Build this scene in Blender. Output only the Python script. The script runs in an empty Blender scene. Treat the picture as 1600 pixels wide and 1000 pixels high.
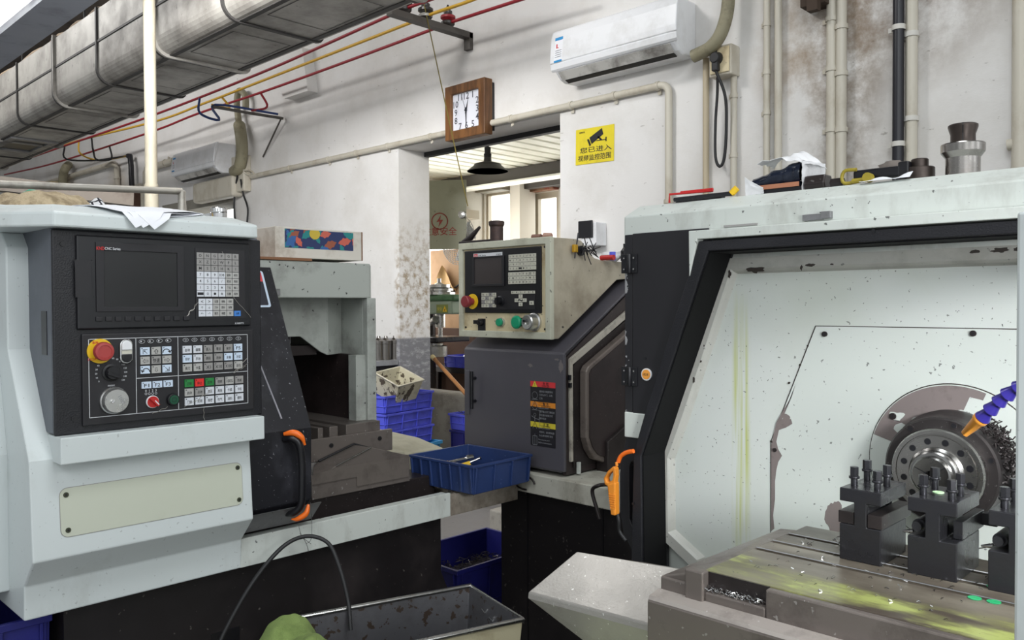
import bpy, bmesh, math, random
from mathutils import Vector, Matrix, noise

random.seed(7)
scene = bpy.context.scene
COL = scene.collection

# ------------------------------------------------------------------ camera
FPX = 1295.0
YAW, PIT, ROL = math.radians(44.32), math.radians(-1.1), math.radians(-0.235)
CAM = Vector((0, 0, 1.45))
_f = Vector((-math.sin(YAW) * math.cos(PIT), math.cos(YAW) * math.cos(PIT), math.sin(PIT)))
_r0 = Vector((math.cos(YAW), math.sin(YAW), 0))
_u0 = _r0.cross(_f)
CR = _r0 * math.cos(ROL) + _u0 * math.sin(ROL)
CU = CR.cross(_f)
CF = _f
cam_d = bpy.data.cameras.new('camera')
cam = bpy.data.objects.new('camera', cam_d)
COL.objects.link(cam)
cam_d.sensor_width = 36.0
cam_d.lens = 36.0 * FPX / 1600.0
cam_d.clip_start = 0.02
cam.matrix_world = Matrix(((CR.x, CU.x, -CF.x, CAM.x), (CR.y, CU.y, -CF.y, CAM.y), (CR.z, CU.z, -CF.z, CAM.z), (0, 0, 0, 1)))
scene.camera = cam

# ------------------------------------------------------------------ world, lights, exposure
scene.view_settings.view_transform = 'Standard'
scene.view_settings.look = 'None'
scene.view_settings.exposure = 0.0
scene.view_settings.gamma = 1.0
scene.view_settings.use_curve_mapping = False
world = bpy.data.worlds.new('world')
scene.world = world
world.use_nodes = True
# the unbuilt rest of the hall: fill added toward +X, dim elsewhere, made-up bright bands for metal reflections
_wt = world.node_tree
_bg = _wt.nodes['Background']
_bg.inputs[0].default_value = (0.93, 0.975, 1.0, 1)


def _wm(op, x, y=0.0):
    m = _wt.nodes.new('ShaderNodeMath'); m.operation = op
    for k, v in enumerate((x, y)):
        if isinstance(v, (int, float)):
            m.inputs[k].default_value = v
        else:
            _wt.links.new(v, m.inputs[k])
    return m.outputs[0]


_tc = _wt.nodes.new('ShaderNodeTexCoord')
_sp = _wt.nodes.new('ShaderNodeSeparateXYZ')
_wt.links.new(_tc.outputs['Generated'], _sp.inputs[0])
_x, _y, _z = _sp.outputs[0], _sp.outputs[1], _sp.outputs[2]
_band = _wm('GREATER_THAN', _wm('SINE', _wm('MULTIPLY', _wm('ARCTAN2', _y, _x), 11.0)), 0.1)
_hi = _wm('MULTIPLY', _wm('GREATER_THAN', _z, 0.06), _wm('LESS_THAN', _z, 0.55))
_bright_bands = _wm('MULTIPLY', _wm('MULTIPLY', _band, _hi), _wm('ADD', 0.55, _wm('MULTIPLY', _x, 0.85)))
_base = _wm('ADD', 0.36, _wm('MULTIPLY', _wm('MAXIMUM', _x, 0.0), 0.5))
_wt.links.new(_wm('ADD', _base, _wm('MAXIMUM', _bright_bands, 0.0)), _bg.inputs[1])


def area(name, loc, target, sx, sy, power, col=(1, 1, 1)):
    d = bpy.data.lights.new(name, 'AREA')
    d.shape = 'RECTANGLE'
    d.size, d.size_y, d.energy, d.color = sx, sy, power, col
    o = bpy.data.objects.new(name, d)
    COL.objects.link(o)
    o.location = loc
    o.rotation_euler = (Vector(target) - Vector(loc)).to_track_quat('-Z', 'Y').to_euler()
    return o


area('hall_light_over_aisle', (-0.3, 1.0, 4.1), (-1.2, 1.5, 0), 1.4, 0.6, 44, (0.93, 0.98, 1))
area('fill_light_behind', (0.5, -1.7, 3.5), (-1.9, 2.4, 1.1), 2.6, 0.9, 32, (0.95, 0.985, 1))  # added fill behind the camera to brighten the upright faces
area('hall_light_near_wall', (-3.6, 1.3, 4.5), (-2.4, 3.9, 1.8), 0.9, 0.35, 42, (1, 0.99, 0.97))
area('hall_light_below_duct', (-3.3, 1.12, 3.1), (-5.9, 3.9, 1.6), 1.4, 0.3, 66, (1, 0.99, 0.97)).data.spread = math.radians(125)
area('hall_light_far_bay', (-8.5, 0.6, 4.5), (-8.5, 2.5, 1.5), 3.0, 0.6, 100, (1, 0.99, 0.97))
area('hall_light_far_side', (1.9, 1.0, 3.2), (-0.4, 1.7, 1.0), 1.6, 0.6, 14, (1, 0.98, 0.95))
area('lathe_fill_light', (0.34, 1.0, 1.52), (-0.75, 1.85, 1.0), 0.35, 0.2, 4.6, (0.97, 0.99, 1)).data.spread = math.radians(75)  # added out of view to brighten the lathe interior
area('annex_daylight', (-7.6, 6.2, 1.9), (-4.5, 5.4, 2.2), 1.6, 1.1, 42, (1, 1, 0.98))
area('annex_daylight_front', (-5.2, 7.35, 1.7), (-5.2, 5.0, 2.6), 2.6, 1.0, 34, (1, 1, 0.98))


# ------------------------------------------------------------------ pixel -> point on a known plane
def hit(px, py, p0, n):
    d = CF + CR * ((px - 800) / FPX) - CU * ((py - 500) / FPX)
    n = Vector(n)
    t = (Vector(p0) - CAM).dot(n) / d.dot(n)
    return CAM + d * t


def at(px, py, ax, val):
    i = 'xyz'.index(ax)
    n = Vector((0, 0, 0)); n[i] = 1
    return hit(px, py, n * val, n)


# ------------------------------------------------------------------ colour + materials
def S(r, g, b):
    return tuple(((c / 255) / 12.92 if c / 255 <= 0.04045 else ((c / 255 + 0.055) / 1.055) ** 2.4) for c in (r, g, b))


class NT:
    def __init__(s, mat):
        s.t = mat.node_tree

    def n(s, kind, **kw):
        nd = s.t.nodes.new(kind)
        for k, v in kw.items():
            if k.startswith('i_'):
                nd.inputs[k[2:].replace('_', ' ')].default_value = v
            else:
                setattr(nd, k, v)
        return nd

    def l(s, a, b):
        s.t.links.new(a, b)

    def ramp(s, src, lo, hi, a=0.0, b=1.0):
        r = s.n('ShaderNodeMapRange')
        r.clamp = True
        r.inputs[1].default_value, r.inputs[2].default_value = lo, hi
        r.inputs[3].default_value, r.inputs[4].default_value = a, b
        s.l(src, r.inputs[0])
        return r.outputs[0]

    def mix(s, fac, a, b):
        m = s.n('ShaderNodeMix', data_type='RGBA')
        for sock, v in ((m.inputs[0], fac), (m.inputs[6], a), (m.inputs[7], b)):
            if hasattr(v, 'is_linked') or hasattr(v, 'links'):
                s.l(v, sock)
            elif isinstance(v, (int, float)):
                sock.default_value = v
            else:
                sock.default_value = (*v[:3], 1)
        return m.outputs[2]

    def math(s, op, a, b):
        m = s.n('ShaderNodeMath', operation=op)
        for i, v in enumerate((a, b)):
            if isinstance(v, (int, float)):
                m.inputs[i].default_value = v
            else:
                s.l(v, m.inputs[i])
        return m.outputs[0]


MATS = {}


def mat(name, col, rough=0.5, metal=0.0, dirt=None, amt=0.5, scale=4.0, lo=0.5, hi=0.7, speck=0.0, speckcol=(0.02, 0.02, 0.02),
        sscale=70, bump=0.0, bscale=60, streak=1.0, emit=0.0, chip=None, chipat=0.66, chipscale=9, rvar=0.12, spec=0.5, alpha=1.0, trans=0.0):
    if name in MATS:
        return MATS[name]
    m = bpy.data.materials.new(name)
    m.use_nodes = True
    t = NT(m)
    b = t.t.nodes['Principled BSDF']
    b.inputs['Metallic'].default_value = metal
    b.inputs['Roughness'].default_value = rough
    b.inputs['Specular IOR Level'].default_value = spec
    b.inputs['Transmission Weight'].default_value = trans
    b.inputs['Alpha'].default_value = alpha
    b.inputs['Base Color'].default_value = (*col, 1)
    if dirt or speck or bump or chip:
        tc = t.n('ShaderNodeTexCoord')
        mp = t.n('ShaderNodeMapping')
        mp.inputs['Scale'].default_value = (1, 1, 1 / streak)
        t.l(tc.outputs['Object'], mp.inputs[0])
        c = None
        if dirt:
            nz = t.n('ShaderNodeTexNoise', i_Scale=scale, i_Detail=7.0, i_Roughness=0.65)
            t.l(mp.outputs[0], nz.inputs['Vector'])
            fac = t.ramp(nz.outputs[0], lo, hi, 0, amt)
            c = t.mix(fac, col, dirt)
            rr = t.ramp(nz.outputs[0], 0.35, 0.7, max(0.03, rough - rvar * 0.5), min(1, rough + rvar))
            t.l(rr, b.inputs['Roughness'])
        if chip:
            nz = t.n('ShaderNodeTexNoise', i_Scale=chipscale, i_Detail=5.0, i_Roughness=0.6)
            t.l(tc.outputs['Object'], nz.inputs['Vector'])
            c = t.mix(t.ramp(nz.outputs[0], chipat, chipat + 0.01), c or col, chip)
        if speck:
            nz = t.n('ShaderNodeTexNoise', i_Scale=sscale, i_Detail=2.0, i_Roughness=0.5)
            t.l(tc.outputs['Object'], nz.inputs['Vector'])
            fac = t.ramp(nz.outputs[0], 0.70, 0.73, 0, speck)
            c = t.mix(fac, c or col, speckcol)
        if c:
            t.l(c, b.inputs['Base Color'])
        if bump:
            nz = t.n('ShaderNodeTexNoise', i_Scale=bscale, i_Detail=4.0)
            t.l(tc.outputs['Object'], nz.inputs['Vector'])
            bp = t.n('ShaderNodeBump', i_Strength=bump, i_Distance=0.004)
            t.l(nz.outputs[0], bp.inputs['Height'])
            t.l(bp.outputs[0], b.inputs['Normal'])
    if emit:
        b.inputs['Emission Color'].default_value = (*col, 1)
        b.inputs['Emission Strength'].default_value = emit
    MATS[name] = m
    return m


WHITE = mat('machine_white_paint', S(206, 213, 213), 0.38, dirt=S(150, 150, 140), amt=0.55, scale=3.2, lo=0.52, hi=0.75, speck=0.28, sscale=95, streak=2.0)
WHITE_DIRTY = mat('machine_white_paint_grimy', S(200, 205, 200), 0.45, dirt=S(118, 112, 102), amt=0.5, scale=9, lo=0.5, hi=0.74, speck=0.8, sscale=75, streak=2.5)
PANELW = mat('interior_white_paint', S(200, 206, 201), 0.42, dirt=S(150, 158, 112), amt=0.22, scale=2.4, lo=0.5, hi=0.75, speck=0.7, sscale=110, streak=3)
BLACK = mat('black_texture_paint', S(23, 23, 28), 0.42, dirt=S(40, 40, 46), amt=0.5, scale=4, bump=0.25, bscale=260)
BLACKS = mat('black_smooth_plastic', S(22, 22, 26), 0.32)
BLACKM = mat('black_sheet_metal', S(30, 29, 33), 0.5, dirt=S(50, 47, 47), amt=0.45, scale=3)
DKBASE = mat('machine_base_dark_paint', S(24, 20, 22), 0.5, dirt=S(52, 45, 45), amt=0.6, scale=3, speck=0.5, speckcol=S(110, 105, 100), sscale=60)
PANELB = mat('panel_side_grey', S(92, 97, 106), 0.42, dirt=S(95, 98, 102), amt=0.5, scale=4)
DOORK = mat('door_charcoal_paint', S(31, 31, 36), 0.36, dirt=S(74, 74, 82), amt=0.55, scale=6, streak=1.5, speck=0.7, speckcol=S(150, 150, 155), sscale=120)
MIDDARK = mat('charcoal_cover_paint', S(86, 84, 91), 0.34, dirt=S(102, 98, 103), amt=0.5, scale=2.2, streak=1.5)
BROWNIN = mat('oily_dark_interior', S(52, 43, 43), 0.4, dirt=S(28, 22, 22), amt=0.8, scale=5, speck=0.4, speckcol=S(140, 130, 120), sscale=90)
BEIGE = mat('aged_beige_paint', S(180, 171, 152), 0.5, dirt=S(116, 104, 86), amt=0.75, scale=4, lo=0.44, hi=0.75, speck=0.95, sscale=40)
CREAM = mat('cream_panel_paint', S(214, 200, 165), 0.5, dirt=S(140, 110, 70), amt=0.6, scale=7, speck=0.9, sscale=60)
GREYFR = mat('light_grey_frame_paint', S(168, 172, 166), 0.45, dirt=S(80, 76, 70), amt=0.7, scale=5, lo=0.5, hi=0.75, speck=0.95, sscale=50)
STEEL = mat('bright_steel', S(190, 190, 188), 0.28, 1.0, dirt=S(90, 85, 80), amt=0.5, scale=8)
CHROME = mat('polished_steel', S(215, 215, 215), 0.15, 1.0)
ALU = mat('machined_aluminium', S(205, 205, 203), 0.3, 0.9, dirt=S(150, 150, 150), amt=0.3, scale=20)
DKSTEEL = mat('blackened_steel', S(62, 62, 66), 0.3, 0.75, dirt=S(58, 56, 56), amt=0.6, scale=12, bump=0.08, bscale=120)
GALV = mat('galvanised_sheet', S(150, 150, 152), 0.42, 0.75, dirt=S(88, 84, 82), amt=0.7, scale=4, speck=0.3, sscale=60)
WAYSHEET = mat('wet_speckled_steel_sheet', S(158, 155, 150), 0.42, 0.35, dirt=S(110, 104, 98), amt=0.5, scale=5, speck=0.85, speckcol=S(228, 228, 226), sscale=130, bump=0.2, bscale=180)
OILCAST = mat('oily_cast_iron', S(122, 114, 109), 0.35, 0.45, dirt=S(56, 48, 45), amt=0.8, scale=5, speck=0.5, speckcol=S(190, 188, 184), sscale=80, bump=0.1)
OILDARK = mat('oily_dark_cast_iron', S(52, 46, 46), 0.35, 0.35, dirt=S(28, 24, 24), amt=0.8, scale=6, speck=0.35, speckcol=S(160, 158, 155), sscale=110)
PLATEY = mat('pale_green_cover_plate', S(196, 200, 184), 0.4, dirt=S(170, 172, 150), amt=0.5, scale=4)
RED = mat('red_plastic', S(190, 38, 38), 0.4)
ESTOP = mat('emergency_stop_red', S(168, 62, 60), 0.42)
YELLOW = mat('yellow_plastic', S(232, 190, 34), 0.45)
GREEN = mat('green_button_plastic', S(20, 78, 54), 0.35)
GREEN2 = mat('bright_green_plastic', S(22, 150, 108), 0.35)
ORANGE = mat('orange_plastic', S(240, 112, 30), 0.35)
WHITEP = mat('white_plastic', S(232, 233, 236), 0.35, dirt=S(190, 188, 184), amt=0.4, scale=5)
WHITEK = mat('key_white', S(214, 217, 224), 0.4)
GREYK = mat('key_grey', S(150, 148, 146), 0.4)
DULLK = mat('key_dull_grey', S(176, 175, 172), 0.4)
BLUEK = mat('key_blue_tint', S(205, 220, 238), 0.4)
BLUEKEY = mat('key_blue', S(66, 128, 205), 0.4)
GREENK = mat('key_green', S(38, 128, 62), 0.4)
REDK = mat('key_red', S(222, 48, 44), 0.4)
IVORYK = mat('key_ivory', S(202, 200, 186), 0.45, dirt=S(150, 145, 130), amt=0.4, scale=60)
GLYPH = mat('glyph_black', S(28, 28, 32), 0.5)
INKW = mat('printed_white', S(216, 218, 222), 0.5)
INKG = mat('printed_grey', S(140, 142, 146), 0.5)
INKR = mat('printed_red', S(206, 40, 42), 0.5)
SCREEN = mat('screen_glass_dark', S(40, 40, 41), 0.2, spec=0.4)
BLUE = mat('crate_blue_plastic', S(88, 96, 222), 0.42, dirt=S(48, 50, 140), amt=0.5, scale=6, speck=0.3, speckcol=S(150, 155, 220), sscale=50)
NAVY = mat('tray_navy_plastic', S(40, 60, 108), 0.42, dirt=S(30, 46, 86), amt=0.6, scale=4, speck=0.2, speckcol=S(130, 150, 190), sscale=50)
DEEPB = mat('bin_deep_blue_plastic', S(36, 38, 118), 0.42, dirt=S(24, 24, 70), amt=0.6, scale=4)
SKYB = mat('crate_sky_blue_plastic', S(54, 150, 206), 0.42, dirt=S(36, 110, 160), amt=0.5, scale=5)
RUBBER = mat('black_rubber', S(32, 32, 34), 0.55)
PIPE = mat('cream_conduit_plastic', S(198, 192, 178), 0.42, dirt=S(150, 135, 110), amt=0.6, scale=5, streak=2)
WRAP = mat('wrapped_insulation', S(142, 136, 112), 0.6, dirt=S(92, 84, 66), amt=0.7, scale=12, bump=0.4, bscale=40)
PAPER = mat('white_paper', S(236, 237, 242), 0.7, dirt=S(205, 205, 212), amt=0.3, scale=6)
CARD = mat('brown_cardboard', S(178, 142, 106), 0.75, dirt=S(140, 106, 76), amt=0.5, scale=4)
BLUEHOSE = mat('coolant_hose_blue', S(44, 36, 122), 0.28)
DUCT = mat('galvanised_duct_sheet', S(166, 163, 157), 0.5, 0.25, dirt=S(88, 83, 78), amt=0.85, scale=2.2, lo=0.42, hi=0.7, speck=0.4, sscale=20)
DUCTEDGE = mat('duct_flange_dark', S(52, 50, 49), 0.6)
WOOD = mat('clock_wood', S(122, 82, 46), 0.5, dirt=S(74, 46, 24), amt=0.8, scale=14, lo=0.42, hi=0.6, streak=6)
FACE = mat('clock_face_paper', S(226, 227, 236), 0.5)
COPPERW = mat('faded_red_insulator', S(150, 34, 44), 0.5)


# ------------------------------------------------------------------ mesh builder
class Fr:
    """a local frame: o + u*a + v*b + n*d"""
    def __init__(s, o, u, v, n=None):
        s.o, s.u, s.v = Vector(o), Vector(u).normalized(), Vector(v).normalized()
        s.n = Vector(n).normalized() if n is not None else s.u.cross(s.v)

    def p(s, a, b, d=0.0):
        return s.o + s.u * a + s.v * b + s.n * d

    def px(s, x, y, d=0.0):
        q = hit(x, y, s.o + s.n * d, s.n) - s.o
        return (q.dot(s.u), q.dot(s.v))

    def pxs(s, pts, d=0.0):
        return [s.px(x, y, d) for x, y in pts]


def FX(x):   # faces +X : u = +Y, v = +Z
    return Fr((x, 0, 0), (0, 1, 0), (0, 0, 1))


def FY(y):   # faces -Y : u = +X, v = +Z
    return Fr((0, y, 0), (1, 0, 0), (0, 0, 1), (0, -1, 0))


def FZ(z):   # faces +Z
    return Fr((0, 0, z), (1, 0, 0), (0, 1, 0))


TEXT = {}


def text_geo(s):
    if s not in TEXT:
        c = bpy.data.curves.new('t', 'FONT')
        c.body = s
        c.size = 1.0
        c.resolution_u = 2
        c.offset = 0.010
        o = bpy.data.objects.new('t', c)
        COL.objects.link(o)
        dg = bpy.context.evaluated_depsgraph_get()
        me = bpy.data.meshes.new_from_object(o.evaluated_get(dg))
        vs = [(v.co.x, v.co.y) for v in me.vertices]
        fs = [tuple(p.vertices) for p in me.polygons]
        bpy.data.objects.remove(o)
        bpy.data.curves.remove(c)
        bpy.data.meshes.remove(me)
        if vs:
            x0, x1 = min(v[0] for v in vs), max(v[0] for v in vs)
            y0, y1 = min(v[1] for v in vs), max(v[1] for v in vs)
        else:
            x0 = x1 = y0 = y1 = 0
        TEXT[s] = (vs, fs, x0, x1, y0, y1)
    return TEXT[s]


class MB:
    def __init__(s):
        s.v, s.f, s.m, s.sm = [], [], [], []
        s.turned = False

    def add(s, vs, fs, m=0, smooth=False):
        k = len(s.v)
        s.v += [Vector(v) for v in vs]
        for f in fs:
            s.f.append([i + k for i in f]); s.m.append(m); s.sm.append(smooth)
        return s

    def fbox(s, fr, u0, u1, v0, v1, d0, d1, m=0):
        c = [(u0, v0), (u1, v0), (u1, v1), (u0, v1)]
        return s.fpoly(fr, c, d0, d1, m)

    def box(s, x0, x1, y0, y1, z0, z1, m=0):
        return s.fbox(FZ(0), x0, x1, y0, y1, z0, z1, m)

    def fpoly(s, fr, pts, d0, d1, m=0, pts2=None):
        n = len(pts)
        pts2 = pts2 or pts
        vs = [fr.p(a, b, d0) for a, b in pts] + [fr.p(a, b, d1) for a, b in pts2]
        fs = [tuple(range(n))[::-1], tuple(range(n, 2 * n))] + [(i, (i + 1) % n, n + (i + 1) % n, n + i) for i in range(n)]
        return s.add(vs, fs, m)

    def flat(s, fr, pts, d, m=0):
        return s.add([fr.p(a, b, d) for a, b in pts], [tuple(range(len(pts)))], m)

    def fring(s, fr, outer, inner, d0, d1, m=0):
        n = len(outer)
        vs = [fr.p(a, b, d) for d in (d0, d1) for ring in (outer, inner) for a, b in ring]
        fs = []
        for i in range(n):
            j = (i + 1) % n
            fs += [(i, j, n + j, n + i), (2 * n + i, 3 * n + i, 3 * n + j, 2 * n + j), (i, 2 * n + i, 2 * n + j, j), (n + i, n + j, 3 * n + j, 3 * n + i)]
        return s.add(vs, fs, m)

    def fcyl(s, fr, u, v, r, d0, d1, m=0, r2=None, n=24, smooth=True):
        r2 = r if r2 is None else r2
        vs = []
        for rr, d in ((r, d0), (r2, d1)):
            vs += [fr.p(u + rr * math.cos(2 * math.pi * i / n), v + rr * math.sin(2 * math.pi * i / n), d) for i in range(n)]
        k = len(s.v)
        s.add(vs, [(i, (i + 1) % n, n + (i + 1) % n, n + i) for i in range(n)], m, smooth)
        s.f += [[k + i for i in range(n)][::-1], [k + n + i for i in range(n)]]
        s.m += [m, m]; s.sm += [False, False]
        return s

    def lathe(s, fr, u, v, prof, m=0, n=32, ms=None):
        """prof: list of (radius, d) along the frame normal"""
        s.turned = True
        k = len(s.v)
        vs = []
        for r, d in prof:
            vs += [fr.p(u + r * math.cos(2 * math.pi * i / n), v + r * math.sin(2 * math.pi * i / n), d) for i in range(n)]
        s.v += vs
        for a in range(len(prof) - 1):
            mm = ms[a] if ms else m
            for i in range(n):
                j = (i + 1) % n
                s.f.append([k + a * n + i, k + a * n + j, k + (a + 1) * n + j, k + (a + 1) * n + i]); s.m.append(mm); s.sm.append(True)
        for a, rev in ((0, True), (len(prof) - 1, False)):
            if prof[a][0] > 1e-5:
                f = [k + a * n + i for i in range(n)]
                s.f.append(f[::-1] if rev else f); s.m.append(ms[min(a, len(ms) - 1)] if ms else m); s.sm.append(False)
        return s

    def tube(s, path, r, n=8, m=0, caps=True, rs=None):
        path = [Vector(p) for p in path]
        k = len(s.v)
        up = None
        for i, p in enumerate(path):
            a = path[max(0, i - 1)]; b = path[min(len(path) - 1, i + 1)]
            t = (b - a)
            t = t.normalized() if t.length > 1e-9 else Vector((0, 0, 1))
            if up is None:
                up = t.orthogonal().normalized()
            else:
                up = (up - t * up.dot(t))
                up = up.normalized() if up.length > 1e-6 else t.orthogonal().normalized()
            w = t.cross(up)
            rr = rs[i] if rs else r
            s.v += [p + (up * math.cos(2 * math.pi * j / n) + w * math.sin(2 * math.pi * j / n)) * rr for j in range(n)]
        for i in range(len(path) - 1):
            for j in range(n):
                jj = (j + 1) % n
                s.f.append([k + i * n + j, k + i * n + jj, k + (i + 1) * n + jj, k + (i + 1) * n + j]); s.m.append(m); s.sm.append(True)
        if caps:
            e = k + (len(path) - 1) * n
            s.f += [[k + j for j in range(n)][::-1], [e + j for j in range(n)]]
            s.m += [m, m]; s.sm += [False, False]
        return s

    def ball(s, c, r, m=0, sx=1, sy=1, sz=1, n=12, wob=0.0, seed=0, axes=None):
        vs, fs = [], []
        rings = n // 2
        A = axes or Matrix.Identity(3)
        for i in range(rings + 1):
            th = math.pi * i / rings
            for j in range(n):
                ph = 2 * math.pi * j / n
                d = Vector((math.sin(th) * math.cos(ph), math.sin(th) * math.sin(ph), math.cos(th)))
                q = r * (1 + (wob * noise.noise(d * 2.1 + Vector((seed, seed * 1.7, 0))) if wob else 0))
                vs.append(Vector(c) + A @ Vector((d.x * q * sx, d.y * q * sy, d.z * q * sz)))
        for i in range(rings):
            for j in range(n):
                jj = (j + 1) % n
                fs.append((i * n + j, (i + 1) * n + j, (i + 1) * n + jj, i * n + jj))
        return s.add(vs, fs, m, True)

    def grid(s, fn, nu, nv, m=0, thick=0.0, smooth=True):
        """fn(a,b) in 0..1 -> point; with a thickness it becomes a closed sheet"""
        P = [[Vector(fn(i / nu, j / nv)) for j in range(nv + 1)] for i in range(nu + 1)]
        vs = [p for row in P for p in row]
        w = nv + 1
        fs = [(i * w + j, (i + 1) * w + j, (i + 1) * w + j + 1, i * w + j + 1) for i in range(nu) for j in range(nv)]
        if thick:
            nrm = []
            for i in range(nu + 1):
                for j in range(nv + 1):
                    a = P[min(i + 1, nu)][j] - P[max(i - 1, 0)][j]
                    b = P[i][min(j + 1, nv)] - P[i][max(j - 1, 0)]
                    c = a.cross(b)
                    nrm.append(c.normalized() if c.length > 1e-9 else Vector((0, 0, 1)))
            N = len(vs)
            vs = vs + [vs[q] - nrm[q] * thick for q in range(N)]
            fs = fs + [tuple(N + q for q in f[::-1]) for f in fs]
            ring = [i * w for i in range(nu + 1)] + [nu * w + j for j in range(1, nv + 1)] + [i * w + nv for i in range(nu - 1, -1, -1)] + [j for j in range(nv - 1, 0, -1)]
            fs += [(ring[q], ring[(q + 1) % len(ring)], N + ring[(q + 1) % len(ring)], N + ring[q]) for q in range(len(ring))]
        return s.add(vs, fs, m, smooth)

    def ftext(s, fr, txt, u, v, h, d, m=0, w=None, al='c', rot=0.0):
        """text of cap height h, centred on (u,v); w squeezes it to a width"""
        vs, fs, x0, x1, y0, y1 = text_geo(txt)
        if not vs:
            return s
        k = h / max(1e-6, (y1 - y0))
        kx = k if w is None else w / max(1e-6, (x1 - x0))
        ox = (x0 + x1) / 2 if al == 'c' else x0
        oy = (y0 + y1) / 2
        c, sn = math.cos(rot), math.sin(rot)
        out = []
        for x, y in vs:
            a, b = (x - ox) * kx, (y - oy) * k
            out.append(fr.p(u + a * c - b * sn, v + a * sn + b * c, d))
        return s.add(out, fs, m)

    def fline(s, fr, pts, w, d, m=0, closed=False):
        """a printed line: thin flat quads along a polyline"""
        pts = [Vector(p) for p in pts]
        n = len(pts)
        for i in range(n if closed else n - 1):
            a, b = pts[i], pts[(i + 1) % n]
            t = (b - a)
            if t.length < 1e-9:
                continue
            t = t.normalized() * (w / 2)
            q = Vector((-t.y, t.x))
            s.add([fr.p(*(a - t + q), d), fr.p(*(a - t - q), d), fr.p(*(b + t - q), d), fr.p(*(b + t + q), d)], [(0, 1, 2, 3)], m)
        return s

    def build(s, name, mats, parent=None, bevel=0.0, bseg=2, sub=0):
        me = bpy.data.meshes.new(name)
        off = parent_loc(parent)
        me.from_pydata([tuple(v - off) for v in s.v], [], s.f)
        if not isinstance(mats, (list, tuple)):
            mats = [mats]
        for x in mats:
            me.materials.append(x)
        me.polygons.foreach_set('material_index', s.m)
        me.polygons.foreach_set('use_smooth', s.sm)
        bm = bmesh.new()
        bm.from_mesh(me)
        bmesh.ops.recalc_face_normals(bm, faces=bm.faces)
        bm.to_mesh(me)
        bm.free()
        me.update()
        o = bpy.data.objects.new(name, me)
        COL.objects.link(o)
        if parent is not None:
            o.parent = parent
        if bevel:
            md = o.modifiers.new('edge', 'BEVEL')
            md.width = bevel; md.segments = bseg; md.limit_method = 'ANGLE'; md.angle_limit = math.radians(40)
        if any(s.sm) and not sub:
            md = o.modifiers.new('crease', 'EDGE_SPLIT')
            md.split_angle = math.radians(22 if s.turned else 62)
        if sub:
            md = o.modifiers.new('soft', 'SUBSURF')
            md.levels = sub; md.render_levels = sub
        return o


def parent_loc(p):
    t = Vector((0, 0, 0))
    while p is not None:
        t += p.location
        p = p.parent
    return t


def thing(name, label, cat, loc=(0, 0, 0), group=None):
    o = bpy.data.objects.new(name, None)
    COL.objects.link(o)
    o.empty_display_size = 0.05
    o.location = loc
    o['label'] = label; o['category'] = cat
    if group:
        o['group'] = group
    return o


def tag(o, label, cat, group=None):
    o['label'] = label; o['category'] = cat
    if group:
        o['group'] = group
    return o


def struct(o, label=None, cat=None):
    o['kind'] = 'structure'
    if label:
        o['label'] = label
    if cat:
        o['category'] = cat
    return o


def dup(root, loc, rotz, label, group=None):
    r = root.copy(); COL.objects.link(r)
    r.location = loc; r.rotation_euler = (0, 0, rotz)
    r['label'] = label
    if group:
        r['group'] = group
    for ch in list(root.children):
        c = ch.copy(); COL.objects.link(c); c.parent = r
        for g in ch.children:
            d = g.copy(); COL.objects.link(d); d.parent = c
    return r


def arc(c, r, a0, a1, n, fr=None):
    out = []
    for i in range(n + 1):
        a = a0 + (a1 - a0) * i / n
        out.append((c[0] + r * math.cos(a), c[1] + r * math.sin(a)))
    return out


def rrect(u0, u1, v0, v1, r, n=4):
    pi = math.pi
    return (arc((u1 - r, v1 - r), r, 0, pi / 2, n) + arc((u0 + r, v1 - r), r, pi / 2, pi, n) + arc((u0 + r, v0 + r), r, pi, 1.5 * pi, n) + arc((u1 - r, v0 + r), r, 1.5 * pi, 2 * pi, n))


def catmull(pts, k=6):
    pts = [Vector(p) for p in pts]
    P = [pts[0] * 2 - pts[1]] + pts + [pts[-1] * 2 - pts[-2]]
    out = []
    for i in range(1, len(P) - 2):
        a, b, c, d = P[i - 1], P[i], P[i + 1], P[i + 2]
        for j in range(k):
            t = j / k
            out.append(0.5 * ((2 * b) + (c - a) * t + (2 * a - 5 * b + 4 * c - d) * t * t + (3 * b - a - 3 * c + d) * t ** 3))
    out.append(pts[-1])
    return out

# ================================================================== SETTING
WY = 3.9                       # face of the long wall
FW = FY(WY)
# ---- wall plaster: white above 1.2 m, grey dado below, soot and rust where the photo has it


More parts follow.
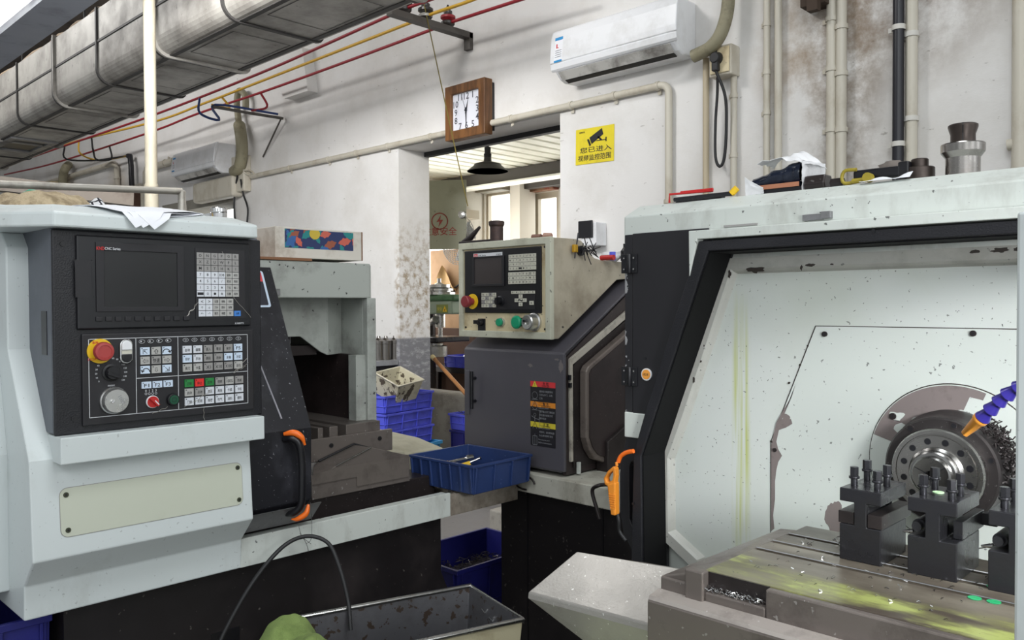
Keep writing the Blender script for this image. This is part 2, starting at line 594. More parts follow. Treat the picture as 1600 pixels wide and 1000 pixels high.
def wall_material():
    m = bpy.data.materials.new('old_white_plaster')
    m.use_nodes = True
    t = NT(m)
    b = t.t.nodes['Principled BSDF']
    b.inputs['Roughness'].default_value = 0.75
    b.inputs['Specular IOR Level'].default_value = 0.2
    g = t.n('ShaderNodeNewGeometry')
    sx = t.n('ShaderNodeSeparateXYZ')
    t.l(g.outputs['Position'], sx.inputs[0])
    n1 = t.n('ShaderNodeTexNoise', i_Scale=1.3, i_Detail=8.0, i_Roughness=0.65)
    t.l(g.outputs['Position'], n1.inputs['Vector'])
    c = t.mix(t.ramp(n1.outputs[0], 0.45, 0.72, 0, 0.5), S(226, 224, 222), S(186, 180, 170))
    # fine scuffs
    mp = t.n('ShaderNodeMapping'); mp.inputs['Scale'].default_value = (1, 1, 2.2); mp.inputs['Rotation'].default_value = (0, 0.6, 0)
    t.l(g.outputs['Position'], mp.inputs[0])
    n2 = t.n('ShaderNodeTexNoise', i_Scale=13.0, i_Detail=6.0, i_Roughness=0.7)
    t.l(mp.outputs[0], n2.inputs['Vector'])
    c = t.mix(t.ramp(n2.outputs[0], 0.665, 0.70, 0, 0.5), c, S(112, 104, 94))
    # brown soot stain by the paired conduits
    for cx, cz, rx, rz, colr, k in ((-1.35, 3.2, 0.55, 0.75, S(104, 80, 60), 0.95), (-1.75, 2.7, 0.34, 0.40, S(150, 128, 102), 0.8), (-1.62, 2.3, 0.20, 0.9, S(120, 104, 86), 0.75),
                                    (-10.6, 2.4, 0.5, 0.7, S(196, 172, 134), 0.8), (-0.85, 3.45, 0.8, 0.25, S(120, 108, 98), 0.5)):
        dx = t.math('DIVIDE', t.math('SUBTRACT', sx.outputs[0], cx), rx)
        dz = t.math('DIVIDE', t.math('SUBTRACT', sx.outputs[2], cz), rz)
        r2 = t.math('ADD', t.math('MULTIPLY', dx, dx), t.math('MULTIPLY', dz, dz))
        mask = t.ramp(r2, 1.3, 0.0, 0, 1)
        n3 = t.n('ShaderNodeTexNoise', i_Scale=5.0, i_Detail=7.0, i_Roughness=0.7)
        t.l(g.outputs['Position'], n3.inputs['Vector'])
        f = t.math('MULTIPLY', mask, t.ramp(n3.outputs[0], 0.38, 0.62, 0, k))
        c = t.mix(f, c, colr)
    # grime on the door jamb above the dado
    jx = t.math('DIVIDE', t.math('SUBTRACT', sx.outputs[0], -4.97), 0.10)
    jz = t.math('DIVIDE', t.math('SUBTRACT', sx.outputs[2], 1.55), 0.55)
    r2 = t.math('ADD', t.math('MULTIPLY', jx, jx), t.math('MULTIPLY', jz, jz))
    n4 = t.n('ShaderNodeTexNoise', i_Scale=16.0, i_Detail=7.0, i_Roughness=0.7)
    t.l(g.outputs['Position'], n4.inputs['Vector'])
    c = t.mix(t.math('MULTIPLY', t.ramp(r2, 1.2, 0.1), t.ramp(n4.outputs[0], 0.47, 0.62, 0, 0.85)), c, S(146, 124, 90))
    # dado
    d = t.mix(t.ramp(n2.outputs[0], 0.5, 0.68, 0, 0.7), S(132, 132, 136), S(196, 196, 198))
    c = t.mix(t.ramp(sx.outputs[2], 1.185, 1.2, 1, 0), c, d)
    t.l(c, b.inputs['Base Color'])
    bp = t.n('ShaderNodeBump', i_Strength=0.25, i_Distance=0.006)
    t.l(n2.outputs[0], bp.inputs['Height'])
    t.l(bp.outputs[0], b.inputs['Normal'])
    return m


WALL = wall_material()
DX0, DX1, DZ = -5.0, -3.385, 2.63       # doorway
OX0, OX1, OZ = -9.25, -7.6, 2.56        # far opening
w = MB()
for x0, x1, z0, z1 in ((-17, OX0, 0, 5.2), (OX0, OX1, OZ, 5.2), (OX1, DX0, 0, 5.2), (DX0, DX1, DZ, 5.2), (DX1, 2.4, 0, 5.2)):
    w.box(x0, x1, WY, WY + 0.3, z0, z1)
struct(w.build('wall_back', WALL), 'long white plastered wall with grey painted lower band', 'wall')
struct(MB().box(-17.3, -17, -1.5, WY + 0.3, 0, 5.2).build('wall_left', WALL), 'far end wall of the hall', 'wall')

floor_m = mat('concrete_floor', S(134, 132, 130), 0.45, dirt=S(88, 86, 84), amt=0.8, scale=1.6, speck=0.5, sscale=30, speckcol=S(70, 70, 70))
struct(MB().box(-17.3, 2.4, -2.0, 9.0, -0.1, 0).build('floor', floor_m), 'grey concrete workshop floor', 'floor')
roof_m = mat('old_roof_boards', S(92, 82, 74), 0.8, dirt=S(52, 46, 42), amt=0.7, scale=3)
struct(MB().box(-17.3, 2.4, -2.0, WY + 0.3, 5.2, 5.3).build('ceiling', roof_m), 'dark roof high above the hall', 'ceiling')

# concrete beam end standing proud of the wall
p = FW.pxs([(432, 108), (487, 87), (499, 149), (458, 157)])
cb = MB().fpoly(FW, [FW.px(430, 100), FW.px(488, 78), FW.px(497, 145), FW.px(460, 157)], 0.0, 0.10)
struct(cb.build('trim_1', WALL), 'plastered beam end standing out of the wall', 'beam')
# dark lintel board at the far opening
lint = mat('lintel_grey', S(142, 138, 128), 0.7, dirt=S(100, 94, 84), amt=0.6)
struct(MB().box(OX0 - 0.05, OX1 + 0.1, WY + 0.005, WY + 0.295, OZ - 0.10, OZ - 0.002).build('trim_2', lint), 'grey lintel over the far opening', 'lintel')
skyp = mat('daylight_pane', S(250, 252, 250), 0.4, emit=2.5)
struct(MB().box(OX0, OX1, WY + 0.75, WY + 0.77, 0.5, 2.60).build('window_4', skyp), 'bright daylight pane beyond the far opening', 'window')
struct(MB().box(OX1 - 0.32, OX1, WY + 0.32, WY + 0.6, 0, 2.6).build('trim_3', mat('red_brown_post', S(120, 82, 70), 0.7)), 'brown post in the far opening', 'post')

# ---- annex room seen through the doorway
AX0, AX1, AY1, AZ = -7.95, -2.3, 7.6, 3.02
AWALL = mat('annex_wall_paint', S(198, 194, 184), 0.7, dirt=S(150, 142, 128), amt=0.5, scale=3)
AFRAME = mat('annex_window_frame', S(176, 168, 152), 0.5)
FA = FY(AY1)
aw = MB()
wins = []
for a, b in (((757, 303), (797, 392)), ((831, 303), (873, 392))):
    q0 = FA.px(*a); q1 = FA.px(*b)
    wins.append((q0[0], q1[0], 1.0, q0[1]))
xs = [AX0 - 0.3, wins[0][0], wins[0][1], wins[1][0], wins[1][1], AX1 + 0.3]
for i in range(5):
    if i in (1, 3):
        wn = wins[0] if i == 1 else wins[1]
        aw.box(xs[i], xs[i + 1], AY1, AY1 + 0.25, 0, wn[2])
        aw.box(xs[i], xs[i + 1], AY1, AY1 + 0.25, wn[3], AZ + 0.3)
    else:
        aw.box(xs[i], xs[i + 1], AY1, AY1 + 0.25, 0, AZ + 0.3)
struct(aw.build('wall_annex_far', AWALL), 'window wall of the annex beyond the doorway', 'wall')
for i, wn in enumerate(wins):
    fr = MB()
    o_ = [(wn[0], wn[2]), (wn[1], wn[2]), (wn[1], wn[3]), (wn[0], wn[3])]
    k = 0.07 if i else 0.03
    fr.fring(FA, o_, [(wn[0] + k, wn[2] + k), (wn[1] - k, wn[2] + k), (wn[1] - k, wn[3] - k), (wn[0] + k, wn[3] - k)], -0.12, -0.04)
    f_ = struct(fr.build('window_%d' % (i + 1), AFRAME), 'bright annex window with beige frame' if i else 'wide bright annex window beside the pier', 'window')
    g_ = MB().fbox(FA, wn[0] + k, wn[1] - k, wn[2] + k, wn[3] - k, -0.11, -0.10)
    struct(g_.build('window_pane', skyp, f_))
pier = MB().fbox(FA, FA.px(797, 290, 0.28)[0], FA.px(812, 290, 0.28)[0], 0, AZ, 0.0, 0.28)
struct(pier.build('trim_4', mat('pier_paint', S(214, 208, 196), 0.7)), 'pale pier between the annex windows', 'pillar')
rustm = mat('flaking_red_yellow_paint', S(128, 98, 70), 0.7, dirt=S(128, 52, 40), amt=0.9, scale=18, lo=0.5, hi=0.57)
a, b = FA.px(824, 300), FA.px(831, 300)
struct(MB().fbox(FA, a[0], b[0], 1.0, wins[1][3] + 0.12, 0.0, 0.1).fbox(FA, a[0], wins[1][1], wins[1][3] + 0.01, wins[1][3] + 0.05, 0.0, 0.1).build('trim_5', rustm), 'flaking painted surround of annex window', 'trim')
# left wall of the annex with its window strip
lw = MB()
lw.box(AX0 - 0.2, AX0, WY + 0.3, AY1, 0, 1.3).box(AX0 - 0.2, AX0, WY + 0.3, AY1, 2.55, AZ + 0.3).box(AX0 - 0.2, AX0, WY + 0.3, 5.4, 1.3, 2.55).box(AX0 - 0.2, AX0, 7.25, AY1, 1.3, 2.55)
struct(lw.build('wall_annex_left', AWALL), 'side wall of the annex with a window strip', 'wall')
struct(MB().box(AX0 - 0.12, AX0 - 0.1, 5.4, 7.25, 1.3, 2.55).build('window_3', skyp), 'bright window strip in the annex side wall', 'window')
struct(MB().box(AX0, AX0 + 0.14, 5.3, 7.4, 2.55, 2.66).build('trim_6', AFRAME), 'pale ledge over the annex side window', 'trim')
struct(MB().box(AX1, AX1 + 0.2, WY + 0.3, AY1, 0, AZ + 0.3).build('wall_annex_right', AWALL), 'side wall of the annex hidden behind the hall wall', 'wall')
# corrugated ceiling of the annex, ribs along X
cm = mat('cream_corrugated_sheet', S(214, 212, 196), 0.4, dirt=S(176, 170, 148), amt=0.5, scale=1.5)
cg = MB()
prof = []
x = AX0
while x < AX1:
    prof += [(x, AZ), (x + 0.14, AZ), (x + 0.155, AZ + 0.03), (x + 0.185, AZ + 0.03)]
    x += 0.20
top = [(x, AZ + 0.08), (AX0, AZ + 0.08)]
cg.fpoly(Fr((0, WY + 0.3, 0), (1, 0, 0), (0, 0, 1), (0, 1, 0)), prof + top, 0, AY1 - WY)
struct(cg.build('ceiling_annex', cm), 'cream ribbed sheet ceiling of the annex', 'ceiling')
beamd = mat('dark_roof_beam', S(74, 70, 66), 0.6)
struct(MB().box(AX0, AX1, 6.87, 7.02, 2.875, AZ - 0.005).build('trim_7', beamd), 'dark steel beam under the annex ceiling', 'beam')
struct(MB().box(AX0, AX1, 6.83, 7.06, 2.856, 2.8745).build('trim_8', mat('daylit_beam_flange', S(226, 226, 216), 0.5)), 'lower flange of the annex beam with daylight put into its colour', 'beam')  # daylight reflected on the flange is put into its pale colour
struct(MB().box(FA.px(823, 290)[0], AX1, AY1 - 0.2, AY1 - 0.005, 2.86, AZ - 0.005).build('trim_9', beamd), 'dark header beam over the annex window', 'beam')
struct(MB().box(DX0 + 0.001, DX1 - 0.001, WY + 0.25, WY + 0.299, DZ - 0.035, DZ - 0.001).build('trim_12', mat('black_lintel_angle', S(34, 33, 34), 0.6)), 'black steel angle under the doorway lintel', 'lintel')
# back lower beam over window A
struct(MB().box(wins[0][0] - 0.02, FA.px(797, 290)[0], AY1 - 0.15, AY1 - 0.005, wins[0][3], wins[0][3] + 0.14).build('trim_10', mat('grey_header', S(150, 146, 134), 0.6)), 'grey header over the wide annex window', 'beam')

# ================================================================== THINGS ON AND NEAR THE WALL


def P3(px, py, d=0.0):
    """pixel -> point standing d off the long wall"""
    return at(px, py, 'y', WY - d)


def conduit(label, pts, r, clips=(), m=None, clipm=None, name='conduit_pipe', n=10, group=None):
    pts = [Vector(q) for q in pts]
    rt = thing(name, label, 'pipe', tuple(pts[0]), group)
    MB().tube(pts, r, n).build('pipe', m or PIPE, rt)
    for i, f in clips:
        a, b = pts[i], pts[i + 1]
        c = a.lerp(b, f)
        t = (b - a).normalized()
        k = MB().tube([c - t * 0.011, c + t * 0.011], r * 1.22, n)
        q = t.cross(Vector((0, -1, 0)))
        k.add([c + t * 0.011 + q * r * 1.1 + Vector((0, r, 0)), c - t * 0.011 + q * r * 1.1 + Vector((0, r, 0)), c - t * 0.011 + q * r * 2.1 + Vector((0, r, 0)), c + t * 0.011 + q * r * 2.1 + Vector((0, r, 0)),
               c + t * 0.011 + q * r * 1.1 + Vector((0, r * 0.7, 0)), c - t * 0.011 + q * r * 1.1 + Vector((0, r * 0.7, 0)), c - t * 0.011 + q * r * 2.1 + Vector((0, r * 0.7, 0)), c + t * 0.011 + q * r * 2.1 + Vector((0, r * 0.7, 0))],
              [(0, 1, 2, 3), (7, 6, 5, 4), (0, 4, 5, 1), (1, 5, 6, 2), (2, 6, 7, 3), (3, 7, 4, 0)])
        k.build('pipe_clip', clipm or m or PIPE, rt)
    return rt


def vpipe(label, px_, ytop, ybot, r, clip_px=(), m=None, clipm=None, d=None, ztop=None):
    d = r + 0.006 if d is None else d
    a = P3(px_[0], ytop, d); b = P3(px_[1], ybot, d)
    x = (a.x + b.x) / 2
    z1 = ztop if ztop else a.z
    zb = b.z
    A = Vector((x, WY - d, z1)); B = Vector((x, WY - d, zb))
    cl = []
    for cy in clip_px:
        z = P3(px_[0], cy, d).z
        cl.append((0, (z1 - z) / (z1 - zb)))
    return conduit(label, [A, B], r, cl, m, clipm)


# long horizontal conduit with its elbow
a = P3(392, 276, 0.03); e = P3(1040, 132, 0.03)
zc = (a.z + e.z) / 2
pa = Vector((a.x, WY - 0.03, zc)); pe = Vector((e.x - 0.03, WY - 0.03, zc))
els = [Vector((e.x - 0.03 + 0.05 * math.sin(q), WY - 0.03, zc - 0.05 + 0.05 * math.cos(q))) for q in (0.4, 0.8, 1.2, 1.57)]
bot = Vector((e.x + 0.02, WY - 0.03, P3(1050, 310, 0.03).z - 0.5))
L = (pe - pa).length
fr_ = []
for cx in (452, 512, 556, 605, 672, 798, 892, 960, 1028):
    fr_.append((0, (P3(cx, 200, 0.03).x - pa.x) / L))
lb = (bot - els[-1]).length
conduit('long cream conduit running above the doorway and turning down past the yellow sign', [pa, pe] + els + [bot], 0.021, fr_ + [(5, 0.55)])
# black joint under clock side
vpipe('thin tan wire duct hanging below the big air conditioner', (1101, 1105), 92, 330, 0.017, (), mat('tan_duct', S(186, 172, 146), 0.5), ztop=None)
vpipe('cream conduit dropping from the wall socket box', (1146, 1147), 118, 330, 0.017, (150, 243))
vpipe('dusty conduit with three clips near the socket box', (1200, 1196), -60, 300, 0.017, (37, 113, 176))
vpipe('plain pale conduit standing beside the three-clip conduit', (1218, 1214), -60, 300, 0.019, ())
vpipe('first of two touching cream conduits below the rusty bracket', (1300, 1299), -60, 330, 0.025, (30, 108, 203))
vpipe('second of two touching cream conduits, the one nearer the black pipe', (1316, 1313), -60, 330, 0.025, (42, 115, 203))
CLIPW = mat('white_clip', S(206, 203, 196), 0.5)
vpipe('black cable pipe with white collars on the wall', (1405, 1402), -60, 330, 0.024, (43, 225), mat('black_pipe', S(28, 28, 36), 0.4), CLIPW, d=0.06)
vpipe('cream conduit standing beside the black cable pipe', (1429, 1419), -60, 330, 0.026, (53, 185), None, CLIPW)
vpipe('pale conduit at the wall corner beyond the big collet chuck', (1597, 1591), -60, 330, 0.03, ())
kn = P3(1583, 224, 0.03)
tag(MB().tube([kn + Vector((0.12, 0, 0.02)), kn + Vector((0.03, 0, 0)), kn - Vector((0.02, 0, 0.005))], 0.025, 10).build('pipe_stub', PIPE), 'short pipe stub sticking out of the corner conduit', 'pipe')
# dark rusty bracket above the paired conduits
q = P3(1287, 8, 0)
tag(MB().box(q.x - 0.07, q.x + 0.05, WY - 0.10, WY, q.z - 0.02, q.z + 0.1).box(q.x - 0.02, q.x + 0.03, WY - 0.14, WY - 0.1, q.z - 0.06, q.z + 0.1).build('wall_bracket', mat('rusty_dark_iron', S(66, 52, 42), 0.8)), 'dark rusty bracket on the wall at top of the paired conduits', 'bracket')
# dark board at the top of the wall on the far right
q0 = P3(1220, 4, 0)
tag(MB().box(q0.x, 0.9, WY - 0.03, WY, q0.z + 0.03, q0.z + 0.10).build('cable_tray', mat('dark_tray', S(92, 84, 78), 0.7)), 'dark cable tray along the top of the stained wall', 'tray')


# ------------------------------------------------------------------ air conditioners
def air_conditioner(label, x0, x1, z0, z1, depth, sticker=True, flapdark=True):
    rt = thing('air_conditioner', label, 'air conditioner', ((x0 + x1) / 2, WY, z0))
    h = z1 - z0
    F = Fr((x0, WY, z0), (0, -1, 0), (0, 0, 1), (1, 0, 0))          # u = out of the wall, v = up, n = along X
    D = depth
    prof = [(0, 0.02 * h), (0.55 * D, 0.0), (0.74 * D, 0.05 * h), (0.90 * D, 0.16 * h), (D, 0.30 * h), (1.0 * D, 0.45 * h), (0.95 * D, 0.8 * h), (0.88 * D, 0.96 * h), (0.80 * D, h), (0, h)]
    W = x1 - x0
    MB().fpoly(F, prof, 0.02, W - 0.02).build('casing', WHITEP, rt, 0.012, 3)
    # front panel with its rounded ends
    pr = [(0.975 * D, 0.335 * h), (1.03 * D, 0.335 * h), (1.03 * D, 0.45 * h), (0.98 * D, 0.8 * h), (0.91 * D, 0.96 * h), (0.80 * D, 1.01 * h), (0.8 * D, 0.9 * h)]
    MB().fpoly(F, pr, 0.0, W).build('front_panel', WHITEP, rt, 0.008, 3)
    pr = [(0.95 * D, 0.325 * h), (1.03 * D, 0.325 * h), (1.0 * D, 0.215 * h), (0.93 * D, 0.17 * h)]
    MB().fpoly(F, pr, 0.0, W).build('lower_trim', WHITEP, rt, 0.006, 2)
    greyf = mat('dusty_flap_plastic', S(196, 194, 190), 0.5, dirt=S(90, 84, 78), amt=0.8, scale=5, lo=0.45, hi=0.65)
    pr = [(0.955 * D, 0.155 * h), (0.935 * D, 0.165 * h), (0.76 * D, 0.04 * h), (0.775 * D, 0.02 * h)]
    MB().fpoly(F, pr, 0.05, W - 0.05).build('air_flap', greyf, rt)
    pr = [(0.745 * D, 0.038 * h), (0.735 * D, 0.055 * h), (0.56 * D, -0.002 * h), (0.57 * D, -0.012 * h)]
    MB().fpoly(F, pr, 0.06, W - 0.06).build('outlet_slot', mat('outlet_dark', S(40, 38, 36), 0.7), rt)
    if sticker:
        G = Fr(F.p(1.032 * D, 0.4 * h, 0.035), (1, 0, 0), Vector((0, 0.05 * D, 0.35 * h)))
        s = 0.29 * h * 2.05
        k = MB()
        k.fbox(G, 0, 0.06, 0.0 - 0.02, s * 0.72, -0.0005, 0.0012, 0)
        k.fbox(G, 0, 0.06, s * 0.62, s * 0.72, 0.0012, 0.0018, 1)
        k.fbox(G, 0, 0.06, -0.02, -0.008, 0.0012, 0.0018, 1)
        k.fbox(G, 0.012, 0.02, s * 0.38, s * 0.5, 0.0012, 0.0018, 2)
        k.fbox(G, 0.012, 0.03, s * 0.36, s * 0.385, 0.0012, 0.0018, 2)
        for i in range(4):
            k.fbox(G, 0.006, 0.054, 0.01 + i * s * 0.07, 0.014 + i * s * 0.07, 0.0012, 0.0017, 3)
        k.build('energy_label', [PAPER, mat('label_blue', S(40, 140, 200), 0.5), INKR, INKG], rt)
    return rt


acx0 = at(860, 60, 'y', WY - 0.22).x; acx1 = at(1056, 30, 'y', WY - 0.22).x
air_conditioner('big white air conditioner above the yellow sign, blue energy label on its front', acx0, acx1 + 0.005, 2.76, 3.06, 0.22)
b0 = at(269, 250, 'y', WY - 0.22).x; b1 = at(336, 240, 'y', WY - 0.22).x
zb0 = at(280, 285, 'y', WY - 0.16).z; zb1 = at(333, 224, 'y', WY - 0.18).z
air_conditioner('smaller-looking distant air conditioner over the far opening', b0, b1, zb0, zb1, 0.23)
# pale boxed duct under the far unit
q0, q1 = P3(303, 300, 0.1), P3(362, 285, 0.1)
tag(MB().box(q0.x, q1.x + 0.05, WY - 0.12, WY, q0.z - 0.12, zb0 - 0.03).build('trunking_box', PIPE, None, 0.03, 3), 'pale trunking box below the distant air conditioner', 'trunking')

# insulated refrigerant lines
ln = [at(1083, 88, 'y', WY - 0.10), at(1092, 84, 'y', WY - 0.10), at(1110, 74, 'y', WY - 0.12), at(1125, 55, 'y', WY - 0.12), at(1135, 25, 'y', WY - 0.10), at(1139, -10, 'y', WY - 0.09), at(1141, -60, 'y', WY - 0.09)]
tag(MB().tube(catmull(ln, 6), 0.034, 12).build('insulated_hose', WRAP), 'wrapped refrigerant hose curving up from the big air conditioner', 'hose')
ln = [at(366, 268, 'y', WY - 0.08), at(374, 262, 'y', WY - 0.1), at(378, 240, 'y', WY - 0.1), at(377, 215, 'y', WY - 0.1), at(373, 190, 'y', WY - 0.08), at(370, 160, 'y', WY - 0.07), at(374, 142, 'y', WY - 0.07), at(383, 150, 'y', WY - 0.07), at(384, 170, 'y', WY - 0.07)]
tag(MB().tube(catmull(ln, 6), 0.04, 10, rs=[0.055] * 24 + [0.03] * 25).build('insulated_hose', WRAP), 'wrapped hose rising beside the distant air conditioner', 'hose')
# junction box + drooping cords under it
q = P3(383, 278, 0)
tag(MB().box(q.x - 0.12, q.x + 0.12, WY - 0.08, WY, q.z - 0.14, q.z + 0.2).build('junction_box', PIPE, None, 0.01), 'cream junction box below the distant hose', 'box')
cd = [at(371, 275, 'y', WY - 0.1), at(367, 300, 'y', WY - 0.06), at(366, 325, 'y', WY - 0.06), at(368, 350, 'y', WY - 0.06)]
tag(MB().tube(catmull(cd), 0.009, 6).build('hanging_cable', RUBBER), 'black cord drooping from the distant junction box, nearer the opening', 'cord')
cd = [at(376, 280, 'y', WY - 0.1), at(380, 303, 'y', WY - 0.06), at(387, 325, 'y', WY - 0.06), at(386, 350, 'y', WY - 0.06)]
tag(MB().tube(catmull(cd), 0.009, 6).build('hanging_cable', RUBBER), 'black cord drooping from the distant junction box, beside the long conduit', 'cord')
cw = [at(380, 266, 'y', WY - 0.09), at(390, 266, 'y', WY - 0.05), at(397, 272, 'y', WY - 0.04), at(388, 273, 'y', WY - 0.05), at(380, 268, 'y', WY - 0.08)]
tag(MB().tube(catmull(cw), 0.008, 6).build('wire_loop', PIPE), 'loop of cream wire at the end of the long conduit', 'wire')

# socket box, plug and cord
q = P3(1139, 101, 0)
F = Fr((q.x, WY, q.z), (1, 0, 0), (0, 0, 1), (0, -1, 0))
sock = thing('wall_socket', 'cream wall socket box beside the big air conditioner', 'socket', tuple(q))
MB().fbox(F, -0.065, 0.065, -0.075, 0.08, 0, 0.09).build('back_box', PIPE, sock, 0.008)
MB().fbox(F, -0.055, 0.055, -0.062, 0.068, 0.09, 0.098).build('face_plate', CREAM, sock, 0.004)
pl = thing('power_plug', 'black plug in the wall socket box with its cord looping down', 'plug', tuple(F.p(-0.01, 0, 0.1)))
MB().fcyl(F, -0.01, 0.012, 0.034, 0.098, 0.135, 0, 0.026, 16).build('plug_body', RUBBER, pl, 0.004)
MB().fbox(F, -0.028, 0.008, -0.055, 0.0, 0.1, 0.13).build('plug_neck', RUBBER, pl, 0.006)
cd = [F.p(-0.01, -0.05, 0.115)] + [at(x, y, 'y', WY - d) for x, y, d in ((1133, 150, 0.08), (1135, 200, 0.06), (1132, 245, 0.05), (1125, 260, 0.05), (1118, 245, 0.05), (1118, 190, 0.05), (1121, 140, 0.06), (1120, 90, 0.09), (1115, 70, 0.11))]
MB().tube(catmull(cd), 0.008, 6).build('cord', RUBBER, pl)

# small dark-faced box on the wall
q0, q1 = P3(905, 346, 0.1), P3(927, 371, 0.1)
F = Fr((0, WY, 0), (1, 0, 0), (0, 0, 1), (0, -1, 0))
bx = thing('switch_box', 'small white switch box with dark square face on the wall', 'switch box', (q0.x, WY, q1.z))
MB().fbox(F, q0.x + 0.012, q1.x + 0.02, q1.z - 0.045, q0.z - 0.01, 0, 0.10).build('housing', WHITEP, bx, 0.006)
MB().fbox(F, q0.x, q1.x, q1.z, q0.z, 0.10, 0.112).build('dark_face', BLACKS, bx, 0.004)

# ------------------------------------------------------------------ yellow camera notice
q = [P3(899, 206), P3(959, 192), P3(961, 248), P3(902, 261)]
x0 = (q[0].x + q[3].x) / 2; x1 = (q[1].x + q[2].x) / 2; z1 = (q[0].z + q[1].z) / 2; z0 = (q[2].z + q[3].z) / 2
sg = thing('warning_sign', 'yellow camera surveillance notice on the wall under the air conditioner', 'sign', (x0, WY, z0))
F = Fr(((x0 + x1) / 2, WY, (z0 + z1) / 2), (1, 0, 0), (0, 0, 1), (0, -1, 0))
F.u = Vector((math.cos(0.02), 0, -math.sin(0.02))); F.v = Vector((math.sin(0.02), 0, math.cos(0.02)))
W, H = (x1 - x0) / 2, (z1 - z0) / 2
ysgn = mat('sign_yellow', S(226, 206, 40), 0.45, dirt=S(190, 168, 40), amt=0.5, scale=9)
MB().fbox(F, -W, W, -H, H, 0.002, 0.005).build('sign_plate', ysgn, sg)
t = MB()
t.ftext(F, '您已进入', 0.01, -H * 0.22, H * 0.32, 0.0062, 0, W * 1.66)
t.ftext(F, '视频监控范围', 0.0, -H * 0.66, H * 0.34, 0.0062, 0, W * 1.72)
t.ftext(F, '温馨提示', -W * 0.66, H * 0.80, H * 0.1, 0.0062, 0)
t.build('lettering', GLYPH, sg)
t = MB()
R_ = lambda pts, a: [(x * math.cos(a) - y * math.sin(a) + 0.015, x * math.sin(a) + y * math.cos(a) + H * 0.52) for x, y in pts]
t.flat(F, R_([(-0.055, -0.022), (0.045, -0.026), (0.055, 0.012), (-0.05, 0.022)], 0.55), 0.0062)
t.flat(F, R_([(-0.075, -0.026), (-0.060, -0.022), (-0.056, 0.018), (-0.07, 0.024)], 0.55), 0.0062)
t.flat(F, [(0.02, H * 0.42), (0.035, H * 0.46), (0.058, H * 0.26), (0.045, H * 0.22)], 0.0062)
t.flat(F, [(0.015, H * 0.2), (0.09, H * 0.2), (0.09, H * 0.25), (0.015, H * 0.25)], 0.0062)
t.flat(F, [(0.083, H * 0.12), (0.092, H * 0.12), (0.092, H * 0.36), (0.083, H * 0.36)], 0.0062)
t.build('camera_symbol', GLYPH, sg)

# ------------------------------------------------------------------ clock
CY = WY - 0.10
F = FY(CY)
q = F.pxs([(694, 135), (757, 122), (757, 207), (696, 222)])
x0 = (q[0][0] + q[3][0]) / 2; x1 = (q[1][0] + q[2][0]) / 2; z1 = (q[0][1] + q[1][1]) / 2; z0 = (q[2][1] + q[3][1]) / 2
ck = thing('wall_clock', 'square wooden wall clock hanging above the doorway', 'clock', ((x0 + x1) / 2, WY, z0))
F = Fr(((x0 + x1) / 2, CY, (z0 + z1) / 2), (1, 0, 0), (0, 0, 1), (0, -1, 0))
W, H = (x1 - x0) / 2, (z1 - z0) / 2
k = 0.062
MB().fring(F, [(-W, -H), (W, -H), (W, H), (-W, H)], [(-W + k, -H + k), (W - k, -H + k), (W - k, H - k), (-W + k, H - k)], -0.075, 0.0).build('wooden_frame', WOOD, ck, 0.006)
MB().fbox(F, -W + 0.03, W - 0.008, -H + 0.03, H - 0.02, -0.10, -0.072).build('back_case', BLACKS, ck)
fw, fh = W - k, H - k
MB().fbox(F, -fw, fw, -fh, fh, -0.035, -0.022).build('clock_face', FACE, ck)
NUMM = mat('numeral_grey', S(70, 70, 80), 0.5)
for hh in range(1, 13):
    a = math.pi / 2 - hh * math.pi / 6
    ca, sa = math.cos(a), math.sin(a)
    s_ = min(0.78 / max(abs(ca), 1e-3), 0.80 / max(abs(sa), 1e-3), 0.95)
    MB().ftext(F, str(hh), ca * s_ * fw, sa * s_ * fh, 0.045, -0.0205, 0).build('numeral', NUMM, ck)
mk = mat('clock_hand', S(40, 42, 50), 0.4)


def hand(name, ang, length, wd, d):
    a = math.pi / 2 - ang
    u, v = math.cos(a), math.sin(a)
    MB().fpoly(F, [(-u * 0.02 - v * wd, -v * 0.02 + u * wd), (-u * 0.02 + v * wd, -v * 0.02 - u * wd), (u * length, v * length)], d, d + 0.002).build(name, mk, ck)


hand('hour_hand', math.radians(14), 0.075, 0.007, -0.019)
hand('minute_hand', math.radians(180), 0.115, 0.006, -0.016)
hand('second_hand', math.radians(-20), 0.10, 0.0018, -0.013)
MB().fcyl(F, 0, 0, 0.008, -0.02, -0.008).build('hub', mk, ck)

# ------------------------------------------------------------------ wires, insulators, iron brackets
BX = -4.2
ironm = mat('bracket_iron', S(96, 92, 88), 0.6, 0.3, dirt=S(60, 54, 50), amt=0.6)
zb = at(737, 64, 'y', WY).z
ia = [at(632, 18, 'x', BX), at(665, 30, 'x', BX), at(700, 42, 'x', BX)]
ys = [q.y for q in ia]
zt = sum(q.z for q in ia) / 3
br = thing('wire_bracket', 'grey angle-iron arm on the wall carrying three insulators', 'bracket', (BX, WY, zt))
MB().box(BX - 0.03, BX + 0.03, ys[0] - 0.12, WY, zt - 0.045, zt - 0.005).build('arm', ironm, br)
MB().box(BX - 0.03, BX + 0.03, WY - 0.03, WY, zt - 0.12, zt - 0.01).build('wall_leg', ironm, br)
porc = [mat('insulator_dark', S(52, 48, 46), 0.3), mat('insulator_white', S(170, 168, 162), 0.25), COPPERW]
names = ['dark porcelain insulator at the outer end of the iron arm', 'black and white porcelain insulator in the middle of the iron arm', 'red and black porcelain insulator nearest the wall on the iron arm']
tops = []
